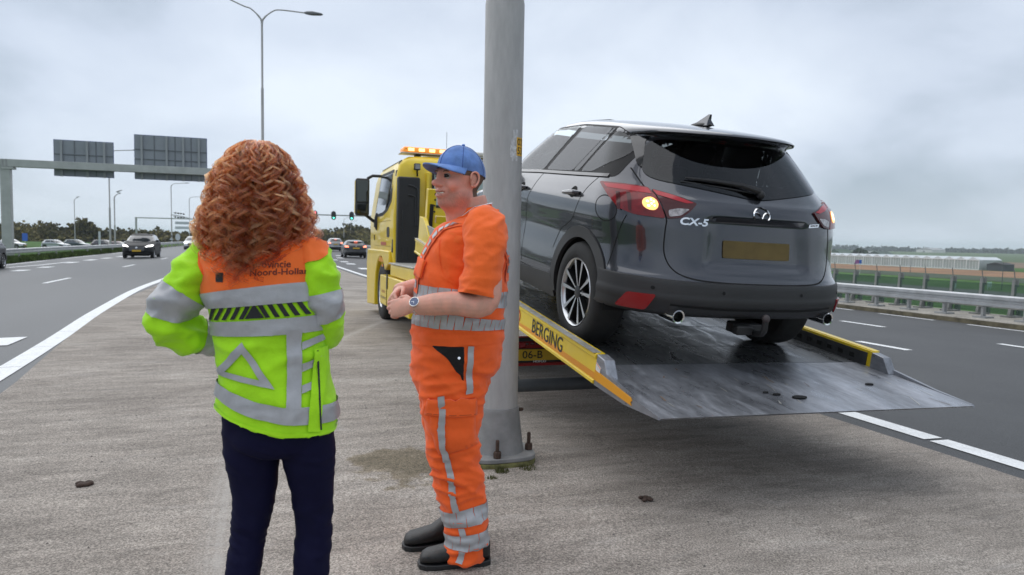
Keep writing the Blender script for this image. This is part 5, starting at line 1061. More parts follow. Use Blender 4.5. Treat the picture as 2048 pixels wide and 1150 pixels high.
M_lime = cloth('hivis_lime', (.40, .80, .012), .7); M_hor = cloth('hivis_orange', (.93, .17, .028), .7); M_tape = mat('reflective_tape', (.42, .42, .435), .42, metal=.25, var=.08, vscale=30, bump=.1, bscale=300); M_navy = mat('navy_stretch', (.006, .006, .027), .75, var=.1, vscale=12, bump=.1, bscale=600, bdist=.001, spec=.12)
M_bprint = mat('black_print', (.015, .016, .018), .7); M_ored = cloth('workwear_orange', (.94, .128, .02), .72, var=.10, vs=5); M_blackc = cloth('black_canvas', (.012, .012, .013), .85); M_boot = mat('black_boot_leather', (.012, .011, .011), .5, var=.4, vscale=25, bump=.2, bscale=60)
M_skin = mat('skin', (.67, .37, .285), .5, var=.12, vscale=22, col2=(.70, .335, .255), spec=.35, bump=.04, bscale=400); M_skin2 = mat('skin_forearm', (.53, .285, .20), .55, var=.08, vscale=18, spec=.3)
M_shair = mat('short_hair', (.15, .095, .065), .85, var=.35, vscale=160, bump=.4, bscale=300); M_lip = mat('lips', (.46, .19, .145), .45); M_tooth = mat('teeth', (.72, .68, .60), .3); M_eyew = mat('eye_white', (.42, .39, .37), .2); M_iris = mat('iris', (.03, .04, .05), .1)
nt_ = M_skin.node_tree; pb_ = nt_.nodes['Principled BSDF']; ln_ = pb_.inputs['Base Color'].links[0].from_socket; an_ = nt_.nodes.new('ShaderNodeAttribute'); an_.attribute_name = 'tint'; mx_ = nt_.nodes.new('ShaderNodeMix'); mx_.data_type = 'RGBA'; mx_.blend_type = 'MULTIPLY'; mx_.inputs[0].default_value = 1.; nt_.links.new(ln_, mx_.inputs[6]); nt_.links.new(an_.outputs['Color'], mx_.inputs[7]); nt_.links.new(mx_.outputs[2], pb_.inputs['Base Color'])
pb_.inputs['Subsurface Weight'].default_value = .12; pb_.inputs['Subsurface Radius'].default_value = (.012, .005, .003); pb_.inputs['Subsurface Scale'].default_value = 1.
# ---- heads: blended ellipsoids sampled along rays from the head centre
def head_mesh(E, Sub, k=.012, nu=150, nv=110, R=.27, cut=None):
    ph = np.linspace(0, 2*np.pi, nu, endpoint=False); th = np.linspace(.004, np.pi-.004, nv); PH, TH = np.meshgrid(ph, th); D = np.stack([np.sin(TH)*np.cos(PH), np.sin(TH)*np.sin(PH), np.cos(TH)], -1).reshape(-1, 3)
    def ell(p, c, r): r = np.array(r); q = (p-np.array(c)); k0 = np.linalg.norm(q/r, axis=-1); k1 = np.linalg.norm(q/(r*r), axis=-1)+1e-9; return k0*(k0-1)/k1
    def sdf(p):
        d = None
        for e in E:
            x = ell(p, e[0], e[1]); kk = e[2] if len(e) > 2 else k
            if d is None: d = x
            else: h = np.clip(.5+.5*(d-x)/kk, 0, 1); d = d*(1-h)+x*h-kk*h*(1-h)
        for c, r, kk in Sub:
            x = -ell(p, c, r); h = np.clip(.5-.5*(d-x)/kk, 0, 1); d = d*(1-h)+x*h+kk*h*(1-h)
        return d
    t = np.full(len(D), R)
    for _ in range(220):
        d = sdf(D*t[:, None]); t = np.where(d > 2e-4, np.maximum(t-np.clip(d*.55, 1e-4, .02), .02), t)
    V = D*t[:, None]; F = [(j*nu+i, (j+1)*nu+i, (j+1)*nu+(i+1) % nu, j*nu+(i+1) % nu) for j in range(nv-1) for i in range(nu)]
    return V, F
def face_ellipsoids(w_=1., jowl=1., fem=False):
    E = [((0, -.014, .032), (.078*w_, .099, .090)), ((0, .026, -.030), (.062*w_, .062, .085)), ((0, .020, -.072), (.056*w_*jowl, .056, .042)), ((0, .072, -.100), (.020, .018, .017), .02)]
    for s in (-1, 1): E += [((s*.027, .080, .024), (.028, .012, .009), .014), ((s*.043, .062, -.028), (.023, .025, .024), .018), ((s*.047*jowl, .02, -.070), (.016, .03, .022), .02), ((s*.0125, .101, -.033), (.0085, .010, .0075), .006)]
    E += [((0, .097, -.002), (.0095, .015, .030), .012), ((0, .117, -.027), (.0135, .015, .0125), .010), ((0, .082, -.064), (.032, .019, .024), .015), ((0, .099, -.0575), (.021, .0085, .0065), .006), ((0, .097, -.0768), (.019, .009, .0065), .006)]
    S = [((s*.031, .103, .004), (.017, .016, .0105), .008) for s in (-1, 1)]+[((0, .110, -.0675), (.020, .018, .0054), .003)]+[((q*.023, .100, -.0618), (.0105, .016, .0046), .003) for q in (-1, 1)]+[((q*.036, .093, -.050), (.004, .012, .016), .008) for q in (-1, 1)]
    return E, S
def build_head(par, skin_m, jowl, hairtest, scale=1., neck=(.060, .060), M=None, name='body'):
    E, S = face_ellipsoids(1.04 if jowl > 1.05 else 1., jowl); E += [((0, -.022, -.10), (neck[0], neck[1], .10), .03), ((0, -.038, -.17), (neck[0]*1.08, neck[1]*1.08, .12), .03)]
    if jowl > 1.05: E.append(((0, .025, -.104), (.050, .052, .030), .03))
    V, F = head_mesh(E, S, R=.30); b = MB(); M = M or Matrix.Identity(4)
    mi = []
    for f in F:
        c = V[list(f)].mean(axis=0); mi.append(1 if hairtest(*c) else (2 if (abs(c[0]) < .0235 and c[1] > .093 and (-.0645 > c[2] > -.0765 or -.056 > c[2] > -.0625)) else 0))
    b.v = [tuple(M@(Vector(p)*scale)) for p in V]; b.f = F; b.m = mi; return b
def ear(par, M, s, sc_):
    """ear with rim, bowl and lobe"""
    b = MB(); rim = spline([(0, .014, .0), (0, .016, .018), (0, .004, .032), (0, -.014, .026), (0, -.019, .006), (0, -.012, -.014), (0, .002, -.026), (0, .010, -.020)], 26)
    b.tube([M@((Vector((s*(.081+.010*(1 if p.y < 0 else .3)), p.y-.012, p.z-.004)))*sc_) for p in rim], [.0045*sc_]*20+[.006*sc_]*6, 8)
    b.ell((0, 0, 0), (1, 1, 1), 12, 8); k = 12*9
    for i in range(len(b.v)-k, len(b.v)): x, y, z = b.v[i]; b.v[i] = tuple(M@(Vector((s*(.078+.006*x), -.014+.017*y, -.002+.027*z))*sc_))
    return b
def place(root, name, M_): o = empty(name); return o
# ------------------------------------------------------------------ woman
W_ = empty('person', (.03, 2.28, .004), R_(-15), label='person with long curly red hair in a lime and orange hi-vis jacket, seen from behind', cat='person')
tors = Limb([(.0, 0, .865, .184, .146), (.002, 0, .93, .178, .140), (-.004, 0, 1.05, .163, .120), (-.014, .0, 1.15, .163, .118), (-.027, .0, 1.25, .170, .122), (-.04, .005, 1.33, .180, .124), (-.05, .01, 1.40, .172, .108), (-.052, .012, 1.445, .120, .085), (-.054, .015, 1.475, .072, .068), (-.055, .02, 1.52, .062, .064)], n=2.35, wr=folds(.0085, 5, 9, 2.), N=100, tmap=lambda u, t: t+.115*max(0., 1-t/.45)**2*max(0., -math.cos(u-.25))**1.3)
tz = tors.tz
jk = tors.mesh(96, 120, 0, 1., (True, True)).build('jacket', M_lime, W_, smooth=180)
tb_ = lambda off: (lambda x, z, d=0: tors.plane(x, z, off+d, 'x', -1)); bk = tb_(.0035)
# orange yoke over back, shoulders and front, as a slightly larger shell
yk = MB(); NU = 96; TT = [tz(1.285)+(tz(1.472)-tz(1.285))*j/34 for j in range(35)]
yk.loft([[tors.S(2*math.pi*i/NU, t, .004) for i in range(NU)] for t in TT], True, False); yk.build('orange_yoke', M_hor, jk, smooth=180)
def ring_tape(L, t0, t1, off, name, m, par, u0=0, u1=2*math.pi, nu=170, nv=9, slope=0.):
    b = MB(); vs = [L.S(u0+(u1-u0)*i/nu, t0+(t1-t0)*j/nv+slope*math.cos(u0+(u1-u0)*i/nu), off) for j in range(nv+1) for i in range(nu+1)]; n = nu+1
    return b.add(vs, [(j*n+i, j*n+i+1, (j+1)*n+i+1, (j+1)*n+i) for j in range(nv) for i in range(nu)]).build(name, m, par, smooth=180)
sl_ = -.010
ring_tape(tors, tz(1.245), tz(1.292), .006, 'reflective_band', M_tape, jk, slope=sl_); ring_tape(tors, tz(1.158), tz(1.205), .006, 'reflective_band', M_tape, jk, slope=sl_)
ring_tape(tors, tz(.905), tz(.952), .005, 'reflective_band', M_tape, jk, slope=-.012); ring_tape(tors, 0.0, tz(.880), .004, 'hem', M_lime, jk)
# hatched warning band with a triangle in its middle
zc0, zc1 = 1.207, 1.243; cxm = -.03; dz = lambda x: -.055*(x-cxm)+.004
for k in range(-8, 9):
    if k == 0:
        b = MB(); P = [(cxm-.028, zc0), (cxm+.028, zc0), (cxm+.002, zc1), (cxm-.002, zc1)]; quad_tape(lambda x, z: bk(x, z+dz(x), .003), P, 6, 4).build('warning_triangle', M_bprint, jk, smooth=180); continue
    x0 = cxm+k*.0262+math.copysign(.012, k); sk = -.022*math.copysign(1, k); P = [(x0-.007, zc0), (x0+.007, zc0), (x0+.007+sk, zc1), (x0-.007+sk, zc1)]
    if abs(x0-cxm) > .158: continue
    quad_tape(lambda x, z: bk(x, z+dz(x), .003), P, 3, 4).build('warning_stripe', M_bprint, jk, smooth=180)
# triangle of tape, vertical tape and side bars
apex, bl, br = (-.067, 1.146), (-.162, 1.052), (.028, 1.002); ctr = ((apex[0]+bl[0]+br[0])/3, (apex[1]+bl[1]+br[1])/3); inn_ = [tuple(ctr[i]+(p[i]-ctr[i])*.56 for i in range(2)) for p in (apex, bl, br)]; ot = (apex, bl, br)
for i in range(3): j = (i+1) % 3; quad_tape(lambda x, z: bk(x, z, .0022), (ot[i], ot[j], inn_[j], inn_[i]), 10, 3).build('tape_triangle', M_tape, jk, smooth=180)
quad_tape(lambda x, z: bk(x, z, .002), ((.062, .945), (.100, .942), (.098, 1.165), (.058, 1.165)), 4, 16).build('vertical_tape', M_tape, jk, smooth=180)
for z0 in (1.115, 1.055, .995): quad_tape(lambda x, z: bk(x, z, .0022), ((.100, z0-.012), (.150, z0+.004), (.150, z0+.024), (.100, z0+.010)), 6, 3).build('side_tape', M_tape, jk, smooth=180)
quad_tape(lambda x, z: bk(x, z, .006), ((.118, .885), (.150, .880), (.155, 1.10), (.128, 1.10)), 4, 14).build('pocket_flap', M_lime, jk, smooth=180)
strip(lambda x, z: bk(x, z, .0068), [(.150, .885), (.140, 1.0), (.135, 1.095)], .004).build('zip', M_bprint, jk, smooth=0)
for ln, x0, z0 in (('provincie', .018, 1.349), ('Noord-Holland', .044, 1.324)):
    v, f_ = text_mesh(ln, .0275, 0, .0004); MB().add([tors.plane(x0+x*1.02, z0+y-.10*(x), .0062, 'x', -1) for x, y, q in v], f_).build('lettering', mat('print_maroon', (.13, .018, .012), .7), jk, smooth=0)
quad_tape(lambda x, z: bk(x, z, .0028), ((-.140, 1.322), (-.118, 1.318), (-.118, 1.345), (-.140, 1.348)), 3, 3).build('printed_crest', M_bprint, jk, smooth=180)
# sleeves
def sleeve(secs, name, bands, m, tape, par, ref, wr, cuff=True, nt=70):
    L = Limb(secs, ref, 2.05, wr, 90); o = L.mesh(48, nt, 0, 1, (True, True)).build(name, m, par, smooth=180)
    for a, b_, sp in bands: ring_tape(L, a, b_, .0035, 'reflective_band', tape, o, nu=48, slope=sp)
    return L, o
LS, lo_ = sleeve([(-.155, .01, 1.395, .062, .062), (-.205, .0, 1.365, .066, .066), (-.252, -.02, 1.30, .062, .064), (-.298, -.035, 1.225, .061, .063), (-.306, -.02, 1.178, .060, .062), (-.268, .02, 1.142, .056, .057), (-.215, .06, 1.118, .053, .053), (-.185, .085, 1.108, .047, .047)], 'sleeve', ((.33, .47, 0.), (.79, .885, 0.)), M_lime, M_tape, jk, (.3, .9, .1), folds(.018, 8, 15, 5.))
RS, ro_ = sleeve([(.06, .01, 1.395, .060, .060), (.108, .0, 1.365, .066, .066), (.130, -.01, 1.29, .063, .063), (.142, .0, 1.21, .061, .062), (.138, .04, 1.165, .060, .061), (.11, .12, 1.145, .057, .057), (.06, .20, 1.14, .049, .049)], 'sleeve', ((.36, .50, 0.), (.82, .90, 0.)), M_lime, M_tape, jk, (.9, .2, .1), folds(.017, 8, 15, 8.))
# shoulders of the sleeves are part of the orange yoke
for L, sgn in ((LS, -1), (RS, 1)):
    b = MB(); vs = []; nu, nv = 40, 14
    for j in range(nv+1):
        for i in range(nu+1): u = 2*math.pi*i/nu; vs.append(L.S(u, (.235 if sgn < 0 else .19)*j/nv*(.62+.38*math.cos(u-(R_(100) if sgn < 0 else R_(80)))), .004))
    b.add(vs, [(j*(nu+1)+i, j*(nu+1)+i+1, (j+1)*(nu+1)+i+1, (j+1)*(nu+1)+i) for j in range(nv) for i in range(nu)]).build('orange_shoulder', M_hor, jk, smooth=180)
conform([c_ for c_ in jk.children if c_.name.split('.')[0] not in ('sleeve', 'orange_shoulder')], jk, {'orange_yoke': .003, 'hem': .003, 'reflective_band': .0055, 'warning_stripe': .0045, 'warning_triangle': .0045, 'tape_triangle': .0045, 'vertical_tape': .0062, 'side_tape': .0066, 'pocket_flap': .0085, 'zip': .0095, 'lettering': .0048, 'printed_crest': .0048})
for so_ in (lo_, ro_): conform(list(so_.children), so_, {}, .0035)
# gloves and hands: palm with five fingers
def hand_mesh(M, side, curl, sc_=1., thumb=1., spread=0., r=.0088):
    """palm + five bent fingers. local: fingers along +y, back of the hand +z, thumb on side*x"""
    b = MB(); b.loft([[Vector((x*a_, y, z*h_)) for x, z in [(math.cos(q), math.sin(q)) for q in [2*math.pi*k/16 for k in range(16)]]] for y, a_, h_ in ((-.03, .026, .021), (.0, .029, .020), (.03, .038, .018), (.06, .042, .017), (.085, .040, .014), (.095, .034, .010))])
    for i, (x, ln) in enumerate(((.030, .072), (.010, .080), (-.010, .075), (-.029, .060))):
        x *= side; p = Vector((x, .088-.004*abs(i-1), .002)); a = 0.; pts = [p-Vector((0, .02, 0))]; rr = [r]; pts.append(p); rr.append(r*1.06); cc = curl[i] if isinstance(curl[0], (list, tuple)) else curl
        for sgl, (frac, da) in enumerate(zip((.46, .30, .24), cc)):
            a += da; n_ = 3
            for q in range(n_): p = p+Vector((spread*x*.4, math.cos(a), -math.sin(a)))*(ln*frac/n_); pts.append(p.copy()); rr.append(r*(1.0-.10*sgl-.02*q))
        pts.append(p+Vector((0, math.cos(a), -math.sin(a)))*.004); rr.append(r*.45); b.tube(pts, rr, 8)
    p = Vector((side*.030, .012, -.006)); q = [p-Vector((side*.012, .01, 0)), p, p+Vector((side*.020, .024, -.012))*thumb, p+Vector((side*.022, .052, -.020))*thumb, p+Vector((side*.012, .074, -.026))*thumb, p+Vector((side*.010, .079, -.027))*thumb]; b.tube(q, [.012, .0135, .0115, .0100, .0085, .004], 8)
    b.v = [tuple(M@(Vector(v)*sc_)) for v in b.v]; return b
def axes(o, yv, zv):
    yv = Vector(yv).normalized(); zv = Vector(zv); zv = (zv-yv*zv.dot(yv)).normalized(); xv = yv.cross(zv); return frame(Vector(o), xv, yv, zv)
# ---- woman: body under the clothes, one continuous mesh
def remesh_body(parts, name, mats, par, voxel=.006, smooth_it=6, extra=None, tint=None):
    b = MB()
    for p in parts: b.add(p.v, p.f)
    me = b.mesh('tmp'); o = bpy.data.objects.new('tmp', me); C.objects.link(o); q = o.modifiers.new('r', 'REMESH'); q.mode = 'VOXEL'; q.voxel_size = voxel
    s_ = o.modifiers.new('s', 'SMOOTH'); s_.iterations = smooth_it; s_.factor = .5
    dg = bpy.context.evaluated_depsgraph_get(); m2 = bpy.data.meshes.new_from_object(o.evaluated_get(dg)); bpy.data.objects.remove(o); bpy.data.meshes.remove(me)
    r = MB(); r.add([tuple(v.co) for v in m2.vertices], [tuple(p.vertices) for p in m2.polygons]); bpy.data.meshes.remove(m2)
    n0 = len(r.v)
    if extra is not None: k = len(r.v); r.v += extra.v; r.f += [tuple(i+k for i in f) for f in extra.f]; r.m += extra.m
    o = r.build(name, mats, par, smooth=180); at = o.data.attributes.new('tint', 'FLOAT_COLOR', 'POINT'); cc = np.ones((len(r.v), 4), np.float32)
    if tint is not None:
        for i in range(n0, len(r.v)): cc[i, :3] = tint(Vector(r.v[i]))
    at.data.foreach_set('color', cc.reshape(-1)); return o
def leg_secs(pts): return pts
HMw = Matrix.Translation((-.055, .035, 1.602))@Matrix.Rotation(R_(-6), 4, 'Z')
hw = build_head(W_, M_skin, .92, lambda x, y, z: y < .03 and z > -.06, .97, (.048, .050), HMw)
lg = [[(-.078, 0, .93, .078, .10), (-.076, .0, .80, .079, .088), (-.069, .005, .655, .0635, .068), (-.080, .0, .56, .053, .058), (-.089, -.002, .50, .049, .054), (-.097, -.02, .41, .049, .055), (-.104, -.025, .30, .046, .052), (-.112, -.015, .17, .036, .040), (-.115, -.01, .07, .034, .038)],
      [(.082, 0, .93, .078, .10), (.096, .0, .80, .079, .088), (.108, .01, .655, .063, .068), (.111, .012, .56, .056, .060), (.111, .01, .50, .053, .057), (.108, -.008, .41, .052, .057), (.105, -.012, .30, .047, .053), (.103, -.005, .17, .037, .041), (.103, 0, .07, .034, .038)]]
under = Limb([(0, 0, .84, .16, .11), (0, 0, 1.05, .14, .10), (-.03, 0, 1.25, .15, .10), (-.05, .01, 1.40, .13, .085), (-.055, .015, 1.46, .055, .055), (-.055, .02, 1.54, .05, .05)], n=2.1).mesh(32, 30)
wh = [hand_mesh(axes((-.178, .095, 1.105), (.75, .6, -.1), (-.5, .6, .3)), 1, (.4, .6, .4), .9), hand_mesh(axes((.05, .215, 1.14), (-.7, .5, 0), (.4, .8, .3)), -1, (.4, .6, .4), .9)]
remesh_body([under]+[Limb([(*q[:3], q[3]-.012, q[4]-.012) for q in s], n=2).mesh(24, 40) for s in lg]+[MB().tube([(-.17, .01, 1.38), (-.252, -.02, 1.30), (-.298, -.035, 1.225), (-.306, -.02, 1.178), (-.268, .02, 1.142), (-.18, .09, 1.105)], .026, 10), MB().tube([(.07, .01, 1.38), (.130, -.01, 1.29), (.142, .0, 1.21), (.138, .04, 1.165), (.05, .215, 1.14)], .026, 10)]+wh, 'body', [M_skin, M_shair, M_lip], W_, .006, 4, hw)
for s in (-1, 1): MB().ell(HMw@Vector((s*.031, .080, .004)), (.0118,)*3, 12, 10).build('eye', M_eyew, W_)
for i, hh in enumerate(wh):   # black gloves over the hands
    ctr_ = sum((Vector(v) for v in hh.v), Vector())/len(hh.v); g = MB(); g.f = hh.f; g.m = hh.m; g.v = [tuple(ctr_+(Vector(v)-ctr_)*1.05) for v in hh.v]; g.build('glove', M_blackc, W_, smooth=180)
MB().tube([LS.S(0, 1)*.5+LS.S(math.pi, 1)*.5, Vector((-.172, .098, 1.104))], [.045, .040], 20).build('cuff', M_blackc, W_)
# trousers: two legs and seat
pel = Limb([(.01, 0, .79, .10, .09), (.008, -.006, .84, .156, .118), (.004, -.002, .90, .155, .110), (0, 0, .99, .140, .098)], n=2.25)
def limb_union(parts, name, m, par, vox, sm, wr=None):
    b = MB()
    for p in parts: b.add(p.v, p.f)
    me = b.mesh('tmp'); o = bpy.data.objects.new('tmp', me); C.objects.link(o); q = o.modifiers.new('r', 'REMESH'); q.mode = 'VOXEL'; q.voxel_size = vox; q = o.modifiers.new('s', 'SMOOTH'); q.iterations = sm
    m2 = bpy.data.meshes.new_from_object(o.evaluated_get(bpy.context.evaluated_depsgraph_get())); bpy.data.objects.remove(o); bpy.data.meshes.remove(me)
    if wr:
        N_ = [v.normal.copy() for v in m2.vertices]
        for v, nn in zip(m2.vertices, N_): v.co += nn*wr(v.co)
    m2.materials.clear(); m2.materials.append(m); m2.shade_smooth(); m2.name = name; o = bpy.data.objects.new(name, m2); C.objects.link(o); o.parent = par; return o
def wrk(p):
    knee = .35+1.3*math.exp(-((p.z-.53)/.10)**2)+.8*math.exp(-((p.z-.80)/.07)**2); a = fnoise((p.x*7, p.y*7+p.x*3, p.z*26+p.x*8), 1, 3.); return .0036*knee*((1-min(1, abs(a)*2.4))-.4)+.0015*fnoise((p.x*18, p.y*18, p.z*12), 1, 6.)
limb_union([pel.mesh(64, 40)]+[Limb([(q[0], q[1], q[2], q[3]+.003, q[4]+.003) for q in secs], n=2.1, N=90).mesh(48, 90) for secs in lg], 'trousers', M_navy, W_, .007, 8, wrk)
def boot(x, y, rz, name, par, L=.27, w_=.046, h=.12, sole=.022):
    def sec(yy, a, zt): return [Vector((a*math.copysign(abs(math.cos(q))**.8, math.cos(q)), yy, sole+(zt-sole)*(.5+.5*math.copysign(abs(math.sin(q))**.7, math.sin(q))))) for q in [2*math.pi*k/24 for k in range(24)]]
    secs = [(-.075, .028, .10), (-.06, .038, h), (-.02, .042, h+.01), (.03, .042, h), (.08, .044, .085), (.13, .049, .072), (.165, .045, .066), (.185, .034, .056), (.195, .015, .04)]; R3 = Matrix.Translation((x, y, 0))@Matrix.Rotation(rz, 4, 'Z'); k = w_/.046*L/.27
    up = MB().loft([[R3@(v*k) for v in sec(*q)] for q in secs]).build(name, M_boot, par, smooth=60)
    so = [(.0, -.082), (.03, -.078), (.042, -.05), (.043, .03), (.046, .08), (.052, .13), (.047, .175), (.03, .198), (0, .205)]; so = so+[(-a, b_) for a, b_ in so[-2:0:-1]]
    b = MB().prism([(p.x*k, p.y*k) for p in [Vector(q) for q in so]], 'z', 0.002, sole+.004); b.v = [tuple(R3@Vector(v)) for v in b.v]; fix_normals(b.build('sole', M_black, up, bevel=.004))
    return up
boot(-.138, .0, .15, 'boot', W_, .25, .042); boot(.104, .01, -.15, 'boot', W_, .25, .042)
# spectacles bow just showing beside the hair
MB().tube([HMw@Vector((.084, .0, .018)), HMw@Vector((.086, .05, .018)), HMw@Vector((.078, .105, .012))], .0028, 6).build('spectacles', M_black, W_)
# ---- curly hair
def curls(nlock, seed):
    """curly hair in locks: strands of a lock share one helix and part at the tips"""
    r = np.random.default_rng(seed); K = 72; vs = []; rad = []; tone = []; cx, cy = -.055, .012
    zt = [1.26, 1.33, 1.38, 1.42, 1.47, 1.52, 1.57, 1.62, 1.66, 1.70, 1.72, 1.735]; rw = [.060, .088, .116, .134, .138, .130, .115, .104, .090, .068, .050, .03]; rd = [.10, .12, .135, .143, .146, .143, .136, .124, .106, .080, .056, .03]
    for i in range(nlock):
        fly = r.random() < .22; phi = r.uniform(-2.3, 2.3); z0 = 1.735-.012*r.random()
        top = 1.735; len_ = r.uniform(.40, .55) if r.random() < .72 else r.uniform(.14, .3)
        ze = top-len_; ze = max(ze, 1.235+.075*abs(phi-(-.42))**1.3*.6+r.normal(0, .03)); ze = max(ze, 1.225)
        if abs(phi) > 1.6: ze = max(ze, 1.40)
        dep0 = r.uniform(.86, 1.03) if r.random() < .7 else r.uniform(.6, .9)
        if fly: dep0 = r.uniform(1.03, 1.26)
        amp0 = r.uniform(.0065, .012); fq = r.uniform(4.4, 7.6)*(top-ze)/.36; a0 = r.uniform(0, 6.28); sg = r.choice((-1, 1)); tn0 = r.uniform(.0, 1.); amp0 *= 1.35 if fly else 1.; drift = r.normal(0, .20); lj = 0; om = r.uniform(0, 6.28); wob = r.uniform(.0, .16)
        lobe = 1+.13*fnoise((math.cos(phi)*2.1, math.sin(phi)*2.1, i*.0), 1, 3.)
        if fly: amp0 *= 1.25
        for s_ in range(6 if fly else int(r.integers(22, 32))):
            tt = np.linspace(0, 1, K); zz = z0+(ze+lj*.0+r.normal(0, .006)-z0)*tt**1.15
            W = np.interp(zz, zt, rw); Dp = np.interp(zz, zt, rd); dep = (dep0+r.normal(0, .008))*(lobe+.05*np.sin(zz*38+phi*3.1)*np.sin(phi*4.3+1.)*np.clip((1.70-zz)/.06, 0, 1)); ph = phi+drift*tt+wob*np.sin(om+7*tt)+r.normal(0, .010)
            x = cx+np.sin(ph)*W*dep-.020*np.clip((1.44-zz)/.1, 0, 1); y = cy-np.cos(ph)*Dp*dep
            amp = amp0*np.minimum(1, tt*2.2+.12)*(1+.15*r.normal()); an = a0+r.normal(0, .13)+sg*2*np.pi*fq*tt*(1+.2*tt)
            ex = np.cos(ph); ey = np.sin(ph); ca, sa = np.cos(an), np.sin(an)
            jx, jy, jz = r.normal(0, .0013, 3)
            P = np.stack([x+amp*ca*ex+amp*sa*.65*np.sin(ph)+jx*(.4+tt), y+amp*ca*ey-amp*sa*.65*np.cos(ph)+jy*(.4+tt), zz+amp*.2*np.sin(an+.6)+jz], 1)
            vs.append(P); rad.append(r.uniform(.00045, .00105)*np.minimum(1, 1.3-tt**3*1.15)); tone.append(np.clip(tn0+r.normal(0, .07), 0, 1))
    return np.array(vs), np.array(rad), np.array(tone)
hv, hr_, ht = curls(560, 5)
hc = bpy.data.hair_curves.new('hair'); hc.add_curves([hv.shape[1]]*len(hv)); hc.attributes['position'].data.foreach_set('vector', hv.reshape(-1).astype(np.float32))
ra_ = hc.attributes.get('radius') or hc.attributes.new('radius', 'FLOAT', 'POINT'); ra_.data.foreach_set('value', hr_.reshape(-1).astype(np.float32)); at_ = hc.attributes.new('tone', 'FLOAT', 'CURVE'); at_.data.foreach_set('value', ht.astype(np.float32)); me = hc
M_hair = bpy.data.materials.new('copper_hair'); M_hair.use_nodes = True; t_ = M_hair.node_tree; b_ = t_.nodes['Principled BSDF']; an_ = t_.nodes.new('ShaderNodeAttribute'); an_.attribute_name = 'tone'; rp = t_.nodes.new('ShaderNodeValToRGB'); e_ = rp.color_ramp.elements; e_[0].color = (.045, .008, .0025, 1); e_[1].color = (.46, .15, .05, 1); q_ = e_.new(.55); q_.color = (.185, .031, .007, 1)
t_.links.new(an_.outputs['Fac'], rp.inputs[0]); t_.nodes.remove(b_); b_ = t_.nodes.new('ShaderNodeBsdfHairPrincipled'); b_.parametrization = 'COLOR'; t_.links.new(rp.outputs[0], b_.inputs['Color']); b_.inputs['Roughness'].default_value = .38; b_.inputs['Radial Roughness'].default_value = .5; t_.links.new(b_.outputs[0], t_.nodes['Material Output'].inputs[0])
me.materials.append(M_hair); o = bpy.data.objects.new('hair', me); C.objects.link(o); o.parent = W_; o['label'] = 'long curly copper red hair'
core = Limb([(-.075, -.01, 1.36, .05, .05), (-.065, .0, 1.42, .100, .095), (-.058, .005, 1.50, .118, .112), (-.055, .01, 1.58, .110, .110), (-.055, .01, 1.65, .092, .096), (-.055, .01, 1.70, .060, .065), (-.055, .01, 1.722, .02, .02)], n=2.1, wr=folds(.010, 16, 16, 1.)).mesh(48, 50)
core.build('hair_core', mat('hair_shadow_mass', (.12, .032, .014), .6, var=.4, vscale=60, bump=.6, bscale=90, bdist=.01), o, smooth=180)
